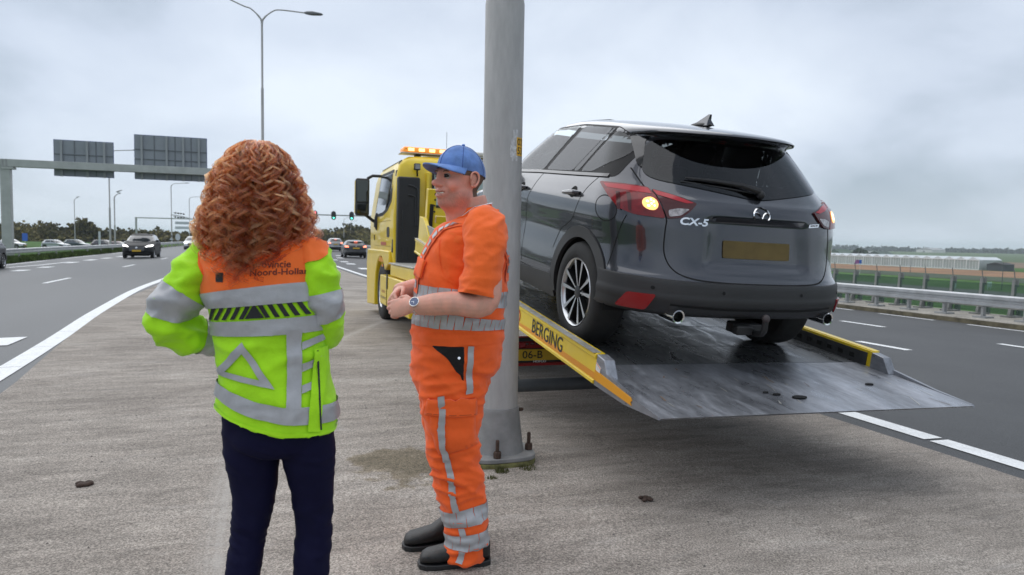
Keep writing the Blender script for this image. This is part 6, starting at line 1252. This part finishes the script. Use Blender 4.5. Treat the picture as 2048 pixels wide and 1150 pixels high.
# ================================================================ other cars
def scaled(L, W, H, low=False):
    zs, ysn, xs_ = H/1.652, L/4.54, W/.92; t = {}
    for k, (z, v) in TAB.items():
        f = xs_ if k == 'W' else 1. if k in ('Rn', 'Fn') else ysn; t[k] = ([q*zs for q in z], [q*f for q in v])
    return Shape(t, H), zs, ysn, xs_
def road_car(name, label, loc, rz, L, W, H, paint, front_lit=False, rear_lit=False, detail=1, cat='car', group='cars on the roads and in the lay-by'):
    r = empty(name, loc, rz, label=label, cat=cat, group=group); sh, a, b, c = scaled(L, W, H); Z = lambda z: z*a; Y = lambda y: y*b; X = lambda x: x*c
    rows = [Z(.17+.05*i) for i in range(29)]+[Z(1.595), Z(1.615), Z(1.632), Z(1.645)]
    wc = [(Y(.92), .33), (Y(3.62), .33)]
    kl = lambda x, y, z: abs(x) > .5 and any((y-q)**2+(z-h)**2 < .40**2 for q, h in wc)
    skin(sh, 'body', paint, r, rows, 14, 44, 12, kl)
    F = lambda o: (lambda u, v, d=0: sh.P('F', u, v, o+d)); Rr = lambda o: (lambda u, v, d=0: sh.P('R', u, v, o+d)); pz = lambda P: [(X(x), Z(z)) for x, z in P]; py = lambda P: [(Y(y), Z(z)) for y, z in P]
    patch(F(.008), rounded(pz([(-.70, 1.10), (.70, 1.10), (.58, 1.50), (-.58, 1.50)]), .05), .1).build('windscreen', M_glass_o, r, smooth=180)
    patch(Rr(.008), rounded(pz([(-.66, 1.16), (.66, 1.16), (.58, 1.46), (-.58, 1.46)]), .06), .1).build('rear_window', M_glass_o, r, smooth=180)
    for sd in ('L', 'S'):
        S = lambda u, v, d=0: sh.P(sd, u, v, .008+d)
        for P in ([(1.95, 1.17), (3.0, 1.14), (2.6, 1.43), (2.2, 1.54), (1.75, 1.56)], [(.95, 1.20), (1.88, 1.17), (1.68, 1.56), (1.0, 1.52)]): patch(S, rounded(py(P), .05), .1).build('side_window', M_glass_o, r, smooth=180)
        sg = -1 if sd == 'L' else 1; MB().ell((sg*X(1.0), Y(2.98), Z(1.17)), (.11, .06, .075), 10, 6).build('door_mirror', M_black, r)
        patch(S, rounded(py([(1.4, .22), (3.2, .22), (3.2, .38), (1.4, .40)]), .03), .15).build('sill', M_clad, r, smooth=60)
        for q, h in wc: wheel(r, (sg*X(.80), q, h), .33, .21, .22, sg, 7, False)
    for s in (-1, 1):
        patch(F(.015), rounded(pz([(s*.45, .75), (s*.85, .80), (s*.87, .90), (s*.62, .86)]), .02), .06).build('headlight', M_head if front_lit else M_clear, r, smooth=180)
        patch(Rr(.015), rounded(pz([(s*.56, .98), (s*.85, .97), (s*.87, 1.13), (s*.62, 1.11)]), .03), .06).build('tail_light', M_tail if rear_lit else M_redl, r, smooth=180)
    patch(F(.012), rounded(pz([(-.42, .50), (.42, .50), (.46, .78), (-.46, .78)]), .04), .1).build('grille', M_glossb, r, smooth=180); patch(F(.012), rounded(pz([(-.75, .27), (.75, .27), (.70, .40), (-.70, .40)]), .04), .1).build('front_intake', M_clad, r, smooth=180)
    patch(Rr(.012), rounded(pz([(-.80, .30), (.80, .30), (.84, .56), (-.84, .56)]), .04), .1).build('rear_bumper', M_clad, r, smooth=180)
    if rear_lit: patch(Rr(.02), rounded(pz([(-.14, 1.49), (.14, 1.49), (.14, 1.525), (-.14, 1.525)]), .006), .08).build('high_brake_light', M_tail, r, smooth=0)
    MB().box((-.26, -.012, Z(.84)), (.26, Y(.17), Z(.84)+.11)).build('number_plate', M_plate, r, smooth=0); MB().box((-.26, Y(4.4), Z(.46)), (.26, L+.02, Z(.46)+.11)).build('number_plate', M_plate, r, smooth=0)
    n = MB().lathe([(.075, .0), (.07, .03), (.03, .035)], (0, L-.0, Z(.70)), axis='y', n=16).build('emblem', M_chrome, r)
    n2 = MB().lathe([(.06, .03), (.05, .0)], (0, Y(.13), Z(1.06)), axis='y', n=16).build('emblem', M_chrome, r)
    MB().box((-X(.6), Y(.6), .2), (X(.6), L-.6, .32)).build('underbody', M_gap, r, smooth=0)
    return r
P_ = lambda n, c, m=.5: mat(n, c, .3, metal=m, coat=1.)
road_car('oncoming_suv', 'black SUV with bright headlights coming towards the viewer', (-8.0, 56.8, -.11), math.pi, 4.7, .95, 1.66, mat('paint_black', (.005, .005, .006), .5, spec=.25), front_lit=True)
road_car('oncoming_hatchback', 'pale silver car with one bright headlight half hidden by the shoulder', (-7.8, 91, -.1), math.pi, 4.1, .88, 1.5, P_('paint_pale', (.55, .56, .57), .3), front_lit=True)
road_car('dark_hatchback', 'dark grey hatchback with brake lights on beside the truck mirror', (6.95, 58, -.12), 0., 4.2, .90, 1.46, mat('paint_graphite', (.02, .021, .023), .35, coat=.5, spec=.3), rear_lit=True)
road_car('grey_suv', 'light grey SUV with brake lights on behind the orange shoulder', (8.2, 89, -.15), 0., 4.5, .92, 1.62, P_('paint_grey', (.22, .23, .24)), rear_lit=True)
road_car('passing_car', 'dark blue car cut off by the frame edge on the left road', (-12.05, 38.6, -.18), math.pi, 4.5, .92, 1.55, mat('paint_navy', (.010, .013, .022), .35, coat=.4, spec=.3))
tz = -1.0; hd = R_(-109)
for nm, px, col, L, H, lb in (('parked_hatchback', (-30.9, 128.2), (.36, .39, .41), 4.3, 1.5, 'silver hatchback parked beyond the crash barrier beside the blue sign'), ('parked_saloon', (-28.6, 131), (.06, .09, .10), 4.5, 1.55, 'dark green car parked behind the silver hatchback'),
                         ('parked_estate', (-23.5, 125.6), (.05, .04, .05), 4.6, 1.6, 'dark plum estate car parked beyond the barrier under a thin lamp'), ('parked_coupe', (-21.6, 125.2), (.12, .03, .03), 4.2, 1.4, 'maroon car parked in front of the plum estate'), ('parked_small_car', (-20.2, 129), (.10, .11, .12), 3.6, 1.45, 'small grey car at the end of the parked row'), ('parked_white_car', (-37.5, 131), (.5, .5, .5), 4.0, 1.5, 'white car mostly hidden behind the gantry post')):
    d = Vector((-math.sin(hd), math.cos(hd), 0)); road_car(nm, lb, (px[0]-d.x*L/2, px[1]-d.y*L/2, tz), hd, L, .88, H, P_('paint_'+nm, col))
road_car('distant_car', 'small pale green car on the low road beyond the parapet', (135.9, 141, -6.93), R_(20), 4.3, .88, 1.5, P_('paint_teal', (.25, .36, .33), .2))
# ------------------------------------------------------------------ man in orange
Mn = empty('person', (.845, 3.085, .002), R_(81), label='person in orange reflective overalls and blue cap, hands clasped, facing the red-haired colleague', cat='person')
mt = Limb([(0, .040, .76, .165, .150), (0, .044, .865, .185, .188), (0, .022, .955, .195, .203), (0, .022, 1.067, .20, .206), (0, .010, 1.18, .20, .205), (0, .0, 1.292, .20, .203), (0, -.022, 1.405, .205, .180), (0, -.042, 1.48, .195, .146), (0, -.052, 1.535, .135, .106), (0, -.05, 1.575, .085, .080), (0, -.045, 1.60, .072, .074)], n=2.25, wr=folds(.009, 5, 8, 21.), N=110)
def lwr(seed):
    def f(p):
        a = fnoise((p.x*6, p.y*6+p.z*3, p.z*19), 1, seed); b = fnoise((p.x*11, p.y*11-p.z*9, p.z*15), 1, seed+4); c = fnoise((p.x*5, p.y*5, p.z*8), 1, seed+7)
        lo = .42+.9*math.exp(-((p.z-.42)/.16)**2)+.8*math.exp(-((p.z-.06)/.08)**2)+.35*math.exp(-((p.z-.80)/.1)**2)
        return .0145*lo*((1-min(1, abs(a)*2.3))-.42)+.008*lo*((1-min(1, abs(b)*2.3))-.42)+.007*((1-min(1, abs(c)*2.6))-.4)
    return f
lL = Limb([(-.085, .045, .93, .07, .12), (-.098, .048, .80, .098, .150), (-.104, .055, .617, .096, .122), (-.106, .040, .504, .090, .113), (-.108, .022, .391, .086, .106), (-.109, .002, .279, .083, .099), (-.110, -.020, .166, .082, .096), (-.110, -.020, .085, .082, .094), (-.110, -.014, .028, .082, .092)], n=2.1, N=110)
lR = Limb([(.085, .045, .93, .07, .12), (.098, .048, .80, .098, .150), (.104, .050, .617, .096, .122), (.106, .030, .504, .090, .113), (.108, .010, .391, .086, .106), (.110, -.015, .279, .083, .099), (.112, -.035, .166, .082, .096), (.112, -.035, .10, .082, .094), (.112, -.035, .06, .082, .092)], n=2.1, N=110)
mt.wr = None
ov = limb_union([mt.mesh(80, 90, 0, mt.tz(1.50))]+[L.mesh(56, 100) for L in (lL, lR)], 'overalls', M_ored, Mn, .0075, 6, lwr(41.)); mt.wr = folds(.009, 5, 8, 21.)
M_tee = cloth('orange_tshirt', (.95, .15, .024), .75)
shirt = mt.mesh(96, 50, mt.tz(1.42), 1., (False, False)).build('shirt', M_tee, Mn, smooth=180)
# sleeves of the T-shirt
armL = Limb([(-.12, -.07, 1.535, .07, .075), (-.185, -.072, 1.495, .093, .096), (-.225, -.066, 1.42, .088, .102), (-.250, -.050, 1.32, .083, .102), (-.262, -.030, 1.218, .080, .097)], (0, 1, 0), 2.1, folds(.010, 7, 13, 31.), 80)
armL.mesh(56, 70, 0, 1, (True, False)).build('sleeve', M_tee, shirt, smooth=180)
ring_tape(armL, .965, 1.0, .002, 'sleeve_hem', M_tee, shirt, nu=56, nv=2)
armR = Limb([(.12, -.07, 1.535, .07, .075), (.185, -.072, 1.495, .093, .096), (.225, -.060, 1.42, .088, .100), (.250, -.040, 1.32, .083, .098), (.262, -.010, 1.218, .080, .094)], (0, 1, 0), 2.1, folds(.010, 7, 13, 35.), 60)
armR.mesh(48, 50, 0, 1, (True, False)).build('sleeve', M_tee, shirt, smooth=180)
# bib: raised edge with arm opening, braces with reflective blocks
sx_ = .22
def mu(off): return lambda u, z, d=0: mt.S(u/sx_, mt.tz(z), off+d, True)
D = math.pi/180*sx_
brace = [tuple(p.xy) for p in spline([(100*D, 1.20, 0), (104*D, 1.32, 0), (112*D, 1.42, 0), (126*D, 1.492, 0), (150*D, 1.528, 0), (185*D, 1.532, 0), (222*D, 1.50, 0), (240*D, 1.42, 0), (246*D, 1.30, 0)], 90)]
strip(mu(.010), brace, .062, d=.01).build('brace', M_ored, ov, smooth=180)
seg = 0
for k in range(2, 86, 4): strip(mu(.0125), brace[k:k+4], .026, d=.006).build('reflective_block', M_tape, ov, smooth=180)
strip(mu(.0055), [tuple(p.xy) for p in spline([(128*D, 1.415, 0), (140*D, 1.35, 0), (150*D, 1.29, 0), (172*D, 1.262, 0), (200*D, 1.27, 0), (225*D, 1.34, 0), (236*D, 1.42, 0)], 40)], .010, d=.01).build('bib_edge', M_ored, ov, smooth=180)
def panel(fn, P, name, m, par, d=.012, r=.008): return patch(fn, rounded(P, r), d).build(name, m, par, smooth=60, solid=.010)
panel(mu(.014), [(96*D, 1.27), (118*D, 1.262), (121*D, 1.325), (98*D, 1.335)], 'chest_pocket_flap', M_ored, ov)
def seg_tape(L, t0, t1, off, name, par, nseg, gap=.010, slant=.03, m=None, u0=0., u1=2*math.pi):
    b = MB()
    for k in range(nseg):
        a0 = u0+(u1-u0)*k/nseg+gap; a1 = u0+(u1-u0)*(k+1)/nseg; vs = []
        for j in range(9):
            t = t0+(t1-t0)*j/8
            for i in range(6): u = a0+(a1-a0)*i/5+slant*(j/8-.5)*((-1)**k*.4+.6); vs.append(L.S(u, t, off))
        b.add(vs, [(j*6+i, j*6+i+1, (j+1)*6+i+1, (j+1)*6+i) for j in range(8) for i in range(5)])
    return b.build(name, m or M_tape, par, smooth=180)
seg_tape(mt, mt.tz(1.172), mt.tz(1.238), .004, 'reflective_band', ov, 44); seg_tape(mt, mt.tz(1.066), mt.tz(1.124), .004, 'reflective_band', ov, 44)
ring_tape(mt, mt.tz(.998), mt.tz(1.048), .0045, 'waistband', M_ored, ov, nu=96)
side = lambda L, off: (lambda y, z, d=0: L.plane(y, z, off+d, 'y', -1))
panel(side(mt, .004), [(.150, 1.0), (.012, .992), (.014, .85)], 'side_pocket', M_blackc, ov); MB().lathe([(.006, -.002), (.006, 0), (.003, .001)], side(mt, .006)(.035, .945), axis='x', n=12).build('press_stud', M_chrome, ov)
quad_tape(side(mt, .005), ((-.030, .995), (-.004, .995), (.008, .78), (-.020, .78)), 3, 14).build('side_stripe', M_tape, ov, smooth=180)
# legs
for L in (lL, lR):
    seg_tape(L, L.tz(.275), L.tz(.203), .004, 'reflective_band', ov, 16, .012, .06); seg_tape(L, L.tz(.165), L.tz(.092), .004, 'reflective_band', ov, 16, .012, .06)
sp_ = [(-.010, .775), (.006, .70), (.008, .60), (.000, .50), (-.004, .44), (-.022, .36), (-.034, .29), (-.034, .275)]
strip(side(lL, .0045), sp_, .026, d=.012).build('side_stripe', M_tape, ov, smooth=180); strip(side(lL, .0045), [(-.045, .20), (-.046, .166)], .026, d=.01).build('side_stripe', M_tape, ov, smooth=180); strip(side(lL, .0045), [(-.05, .09), (-.052, .035)], .026, d=.01).build('side_stripe', M_tape, ov, smooth=180)
panel(side(lL, .008), [(.150, .545), (-.022, .535), (-.045, .70), (.140, .715)], 'cargo_pocket', M_ored, ov, .02, .012); panel(side(lL, .014), [(.148, .695), (-.060, .69), (-.062, .757), (.140, .768)], 'pocket_flap', M_ored, ov, .02, .008)
strip(side(lL, .0165), [(.140, .703), (-.052, .698)], .003).build('stitching', mat('stitch_dark', (.45, .06, .01), .8), ov, smooth=0)
st_ = strip(side(lL, .0145), sp_[:4], .026, d=.012).build('pocket_stripe', M_tape, ov, smooth=180)
conform([c_ for c_ in ov.children], ov, {'brace': .0075, 'reflective_block': .0100, 'bib_edge': .004, 'chest_pocket_flap': .015, 'reflective_band': .0035, 'waistband': .003, 'side_pocket': .0045, 'press_stud': .0065, 'side_stripe': .0055, 'cargo_pocket': .0085, 'pocket_flap': .0150, 'stitching': .0158, 'pocket_stripe': .0165})
# boots
boot(-.112, -.035, .0, 'boot', Mn, .285, .050); boot(.11, .03, .12, 'boot', Mn, .285, .050)
# ---- head, arms and hands: one body mesh
HS = 1.09; HM = Matrix.Translation((-.005, .024, 1.722))@Matrix.Rotation(R_(31), 4, 'Z')@Matrix.Rotation(R_(2), 4, 'X')@Matrix.Rotation(R_(-3), 4, 'Y')
def hairtest(x, y, z):
    if z > .03: return y < .055 or z > .07
    return (y < -.030 and z > -.075-.3*(y+.03)) or (y < .035 and z > .012 and abs(x) > .05)
hm = build_head(Mn, M_skin, 1.15, hairtest, HS, (.062, .064), HM)
for s in (-1, 1): e_ = ear(Mn, HM, s, HS); hm.add(e_.v, e_.f, 0)
und = Limb([(0, .04, .80, .15, .14), (0, .03, 1.05, .17, .18), (0, .0, 1.28, .17, .17), (0, -.03, 1.44, .16, .12), (0, -.05, 1.54, .07, .07), (0, -.045, 1.60, .062, .064), (0, -.035, 1.64, .060, .062)], n=2.1).mesh(32, 30)
armtube = lambda P, r: MB().tube(spline(P, 28), [mono([0, .22, .45, .52, .66, .82, 1], r, i/27) for i in range(28)], 16)
EL, WL = (-.290, -.058, 1.190), (-.205, .205, 1.172)
aL = armtube([(-.19, -.07, 1.49), (-.255, -.075, 1.33), EL, (-.262, .075, 1.188), WL, (-.185, .232, 1.170)], [.062, .060, .052, .050, .049, .038, .031])
aR = armtube([(.19, -.07, 1.49), (.262, -.06, 1.33), (.285, -.02, 1.21), (.21, .13, 1.225), (.085, .270, 1.215), (.07, .285, 1.213)], [.062, .060, .052, .050, .048, .037, .031])
hl = hand_mesh(axes((-.183, .236, 1.168), (.45, .86, -.16), (-.86, .42, .30)), 1, ((.45, .75, .5), (.55, .8, .5), (.65, .85, .5), (.75, .9, .5)), 1.02, .9)
hr = hand_mesh(axes((.062, .288, 1.212), (-.86, .36, -.34), (.20, .80, .56)), -1, ((.7, .9, .5), (.75, .9, .5), (.75, .9, .5), (.8, .9, .5)), 1.0, .9)
HMi = HM.inverted()
def face_tint(p):
    q = (HMi@p)/HS; gs = lambda c, r_: math.exp(-sum(((q[i]-c[i])/r_[i])**2 for i in range(3)))
    red = max(gs((0, .115, -.028), (.02, .03, .016)), .8*gs((-.045, .06, -.025), (.03, .03, .022)), .8*gs((.045, .06, -.025), (.03, .03, .022)), .6*gs((0, .0, -.13), (.08, .1, .03)))
    stub = smooth01(-.040, -.062, q.z)*smooth01(-.03, .01, q.y)*smooth01(-.135, -.11, q.z)*(1-.75*gs((0, .1, -.066), (.022, .02, .010))); n_ = 1+.10*fnoise((q.x*300, q.y*300, q.z*300))*stub*2
    return ((1.05-.26*stub)*n_, (1-.22*red-.30*stub)*n_, (1-.20*red-.30*stub)*n_)
bodyM = remesh_body([und, aL, aR, hl, hr]+[Limb([(*q[:3], .05, .06) for q in P], n=2).mesh(20, 30) for P in (((-.1, .04, .85), (-.105, .03, .5), (-.11, .0, .08)), ((.1, .04, .85), (.105, .03, .5), (.11, .0, .08)))], 'body', [M_skin, M_shair, M_lip], Mn, .0042, 3, hm, face_tint)
for s in (-1, 1):
    ey_ = MB().ell((0, 0, 0), (.0122,)*3, 16, 12); ey_.v = [tuple(HM@((Vector(v)+Vector((s*.031, .0805, .004)))*HS)) for v in ey_.v]; eo = ey_.build('eye', M_eyew, Mn)
    b = MB().ell((0, 0, 0), (.0062, .003, .0062), 12, 8); b.v = [tuple(HM@((Vector(v)+Vector((s*.031-.002, .0920, .004)))*HS)) for v in b.v]; b.build('iris', M_iris, eo)
    for nm, z0, r0, m_ in (('upper_eyelid', .0085, .0034, M_skin), ('lash_line', .0056, .0016, M_shair), ('lower_eyelid', -.0008, .0030, M_skin)):
        pts = [HM@(Vector((s*(.031+.0145*q), .0945-.0075*q*q-.004*abs(q), z0-(.0045*q*q if 'low' not in nm else -.003*q*q)))*HS) for q in (-1, -.6, -.2, .2, .6, 1)]; MB().tube(pts, [r0*.5, r0, r0, r0, r0, r0*.5], 6).build(nm, m_, eo)
    pts = [HM@(Vector((s*(.030+.018*q), .0955-.006*q*q, .0235-.004*q*q+.001*q))*HS) for q in (-1, -.5, 0, .5, 1)]; MB().tube(pts, [.0012, .0026, .0030, .0026, .001], 6).build('eyebrow', M_shair, Mn)
te = MB().ell((0, 0, 0), (.026, .0135, .0062), 16, 8); te.v = [tuple(HM@((Vector(v)+Vector((0, .0865, -.0650)))*HS)) for v in te.v]; te.build('teeth', M_tooth, Mn)
# ---- cap
M_cap = cloth('blue_cotton_cap', (.13, .235, .52), .9, var=.28, vs=14, bump=.3, bs=30)
def dome(ph, v, off=0.):
    c = Vector((0, -.010, .050)); r = Vector((.0865+off, .1075+off, .086+off)); th = math.pi/2*(1-v)**.9*1.04; p = c+Vector((r.x*math.sin(th)*math.cos(ph), r.y*math.sin(th)*math.sin(ph), r.z*math.cos(th)))
    p.z += (.012*math.sin(ph)-.012)*(1-v)*1.5+.004*fnoise((p.x*20, p.y*20, p.z*20), 1, 3.); return HM@(p*HS)
b = MB(); n_, m__ = 64, 22; b.loft([[dome(2*math.pi*i/n_, j/m__) for i in range(n_)] for j in range(m__)]+[[dome(2*math.pi*i/n_, .995) for i in range(n_)]], True, False)
cp = b.build('cap', M_cap, Mn, smooth=180)
MB().ell(HM@(Vector((0, -.010, .139))*HS), (.008, .008, .005), 10, 6).build('cap_button', M_cap, cp)
for k in range(6): MB().tube([dome(math.pi/2+k*math.pi/3+.0, q/12, .0008) for q in range(0, 13)], .0013, 5).build('cap_seam', mat('cap_seam', (.05, .10, .30), .9), cp)
b = MB(); rows_ = []
for side_, dz_ in ((0, 0), (1, -.004)):
    g = []
    for j in range(9):
        q = j/8; row = []
        for i in range(25):
            a = R_(-72+144*i/24); ca = math.sin(a); base_ = Vector((.0865*ca*1.0, -.010+.1075*math.cos(a), .049)); ext = .074*math.cos(a*1.12)**.75 if abs(a) < R_(80) else 0
            p = base_+Vector((.010*ca*q, ext*q, .002-.004*q-.034*(ca**2)*(.35+.65*q)+dz_)); row.append(HM@(p*HS))
        g.append(row)
    rows_.append(g)
for g in rows_:
    k0 = len(b.v); b.v += [tuple(p) for r_ in g for p in r_]; b.f += [(k0+j*25+i, k0+j*25+i+1, k0+(j+1)*25+i+1, k0+(j+1)*25+i) for j in range(8) for i in range(24)]
b.f += [(8*25+i, 8*25+i+1, 9*25+8*25+i+1, 9*25+8*25+i) for i in range(24)]; b.m = [0]*len(b.f); br_ = b.build('cap_brim', M_cap, cp, smooth=60); fix_normals(br_)
# collar, necklace, watch, wrist band
pts = [mt.S(2*math.pi*k/40, mt.tz(1.575), .006) for k in range(41)]; pts = [p+Vector((0, .012*math.sin(2*math.pi*k/40), -.028*max(0, math.sin(2*math.pi*k/40)))) for k, p in enumerate(pts)]; MB().tube(pts, .007, 8).build('collar', M_tee, shirt)
ch = MB()
for k in range(90): a = 2*math.pi*k/90; p = mt.S(a, mt.tz(1.592), .010)+Vector((0, .008, -.045*max(0, math.sin(a))+.004)); ch.ell(p, (.0042, .0042, .0032), 6, 4)
ch.build('necklace', M_chrome, Mn, smooth=60)
wd = (Vector(WL)-Vector((-.262, .075, 1.188))).normalized(); wc_ = Vector((-.200, .212, 1.171)); FM = axes(wc_, wd, (-.85, -.25, .45))
b = MB(); ring = [[FM@Vector((.0385*math.cos(q), y, .0345*math.sin(q))) for q in [2*math.pi*k/40 for k in range(40)]] for y in (-.010, -.009, .009, .010)]; b.loft(ring, True, False); wt = b.build('wristwatch', mat('watch_steel', (.62, .62, .60), .25, metal=1., bump=.4, bscale=160), Mn, smooth=50)
b = MB().lathe([(.0215, .034), (.0225, .037), (.0215, .043), (.0185, .0435)], n=32, cap=False); b.v = [tuple(FM@Vector(v)) for v in b.v]; b.build('watch_case', MATS['watch_steel'], wt)
b = MB().lathe([(.0188, .0425), (.001, .0427)], n=32, cap=False); b.v = [tuple(FM@Vector(v)) for v in b.v]; b.build('watch_dial', mat('watch_dial', (.12, .15, .26), .3), wt)
b = MB().box((-.0008, 0, .0432), (.0008, .013, .0436)).box((-.010, -.0008, .0437), (.0, .0008, .0441)); b.v = [tuple(FM@Vector(v)) for v in b.v]; b.build('watch_hand', M_chrome, wt, smooth=0)
FR = axes(Vector((.085, .270, 1.215)), (-.86, .36, -.2), (.2, .8, .5)); b = MB().loft([[FR@Vector((.037*math.cos(q), y, .0345*math.sin(q))) for q in [2*math.pi*k/32 for k in range(32)]] for y in (-.006, .006)], True, False); b.build('wrist_band', mat('yellow_band', (.75, .55, .05), .6), Mn)
# ================================================================ air
hb = MB().box((-6200, -3100, -9), (6200, 9100, 45)); hz_ = hb.build('haze', None.__class__ and bpy.data.materials.new('haze_air'), smooth=0); tag(hz_, 'thin pale haze over the far fields', 'haze', kind='stuff')
hm_ = hz_.data.materials[0]; hm_.use_nodes = True; t = hm_.node_tree; t.nodes.remove(t.nodes['Principled BSDF']); pv = t.nodes.new('ShaderNodeVolumePrincipled'); pv.inputs['Color'].default_value = (.80, .87, .95, 1); pv.inputs['Density'].default_value = .00020; pv.inputs['Anisotropy'].default_value = .2
t.links.new(pv.outputs[0], t.nodes['Material Output'].inputs['Volume'])
sc.cycles.volume_bounces = 1
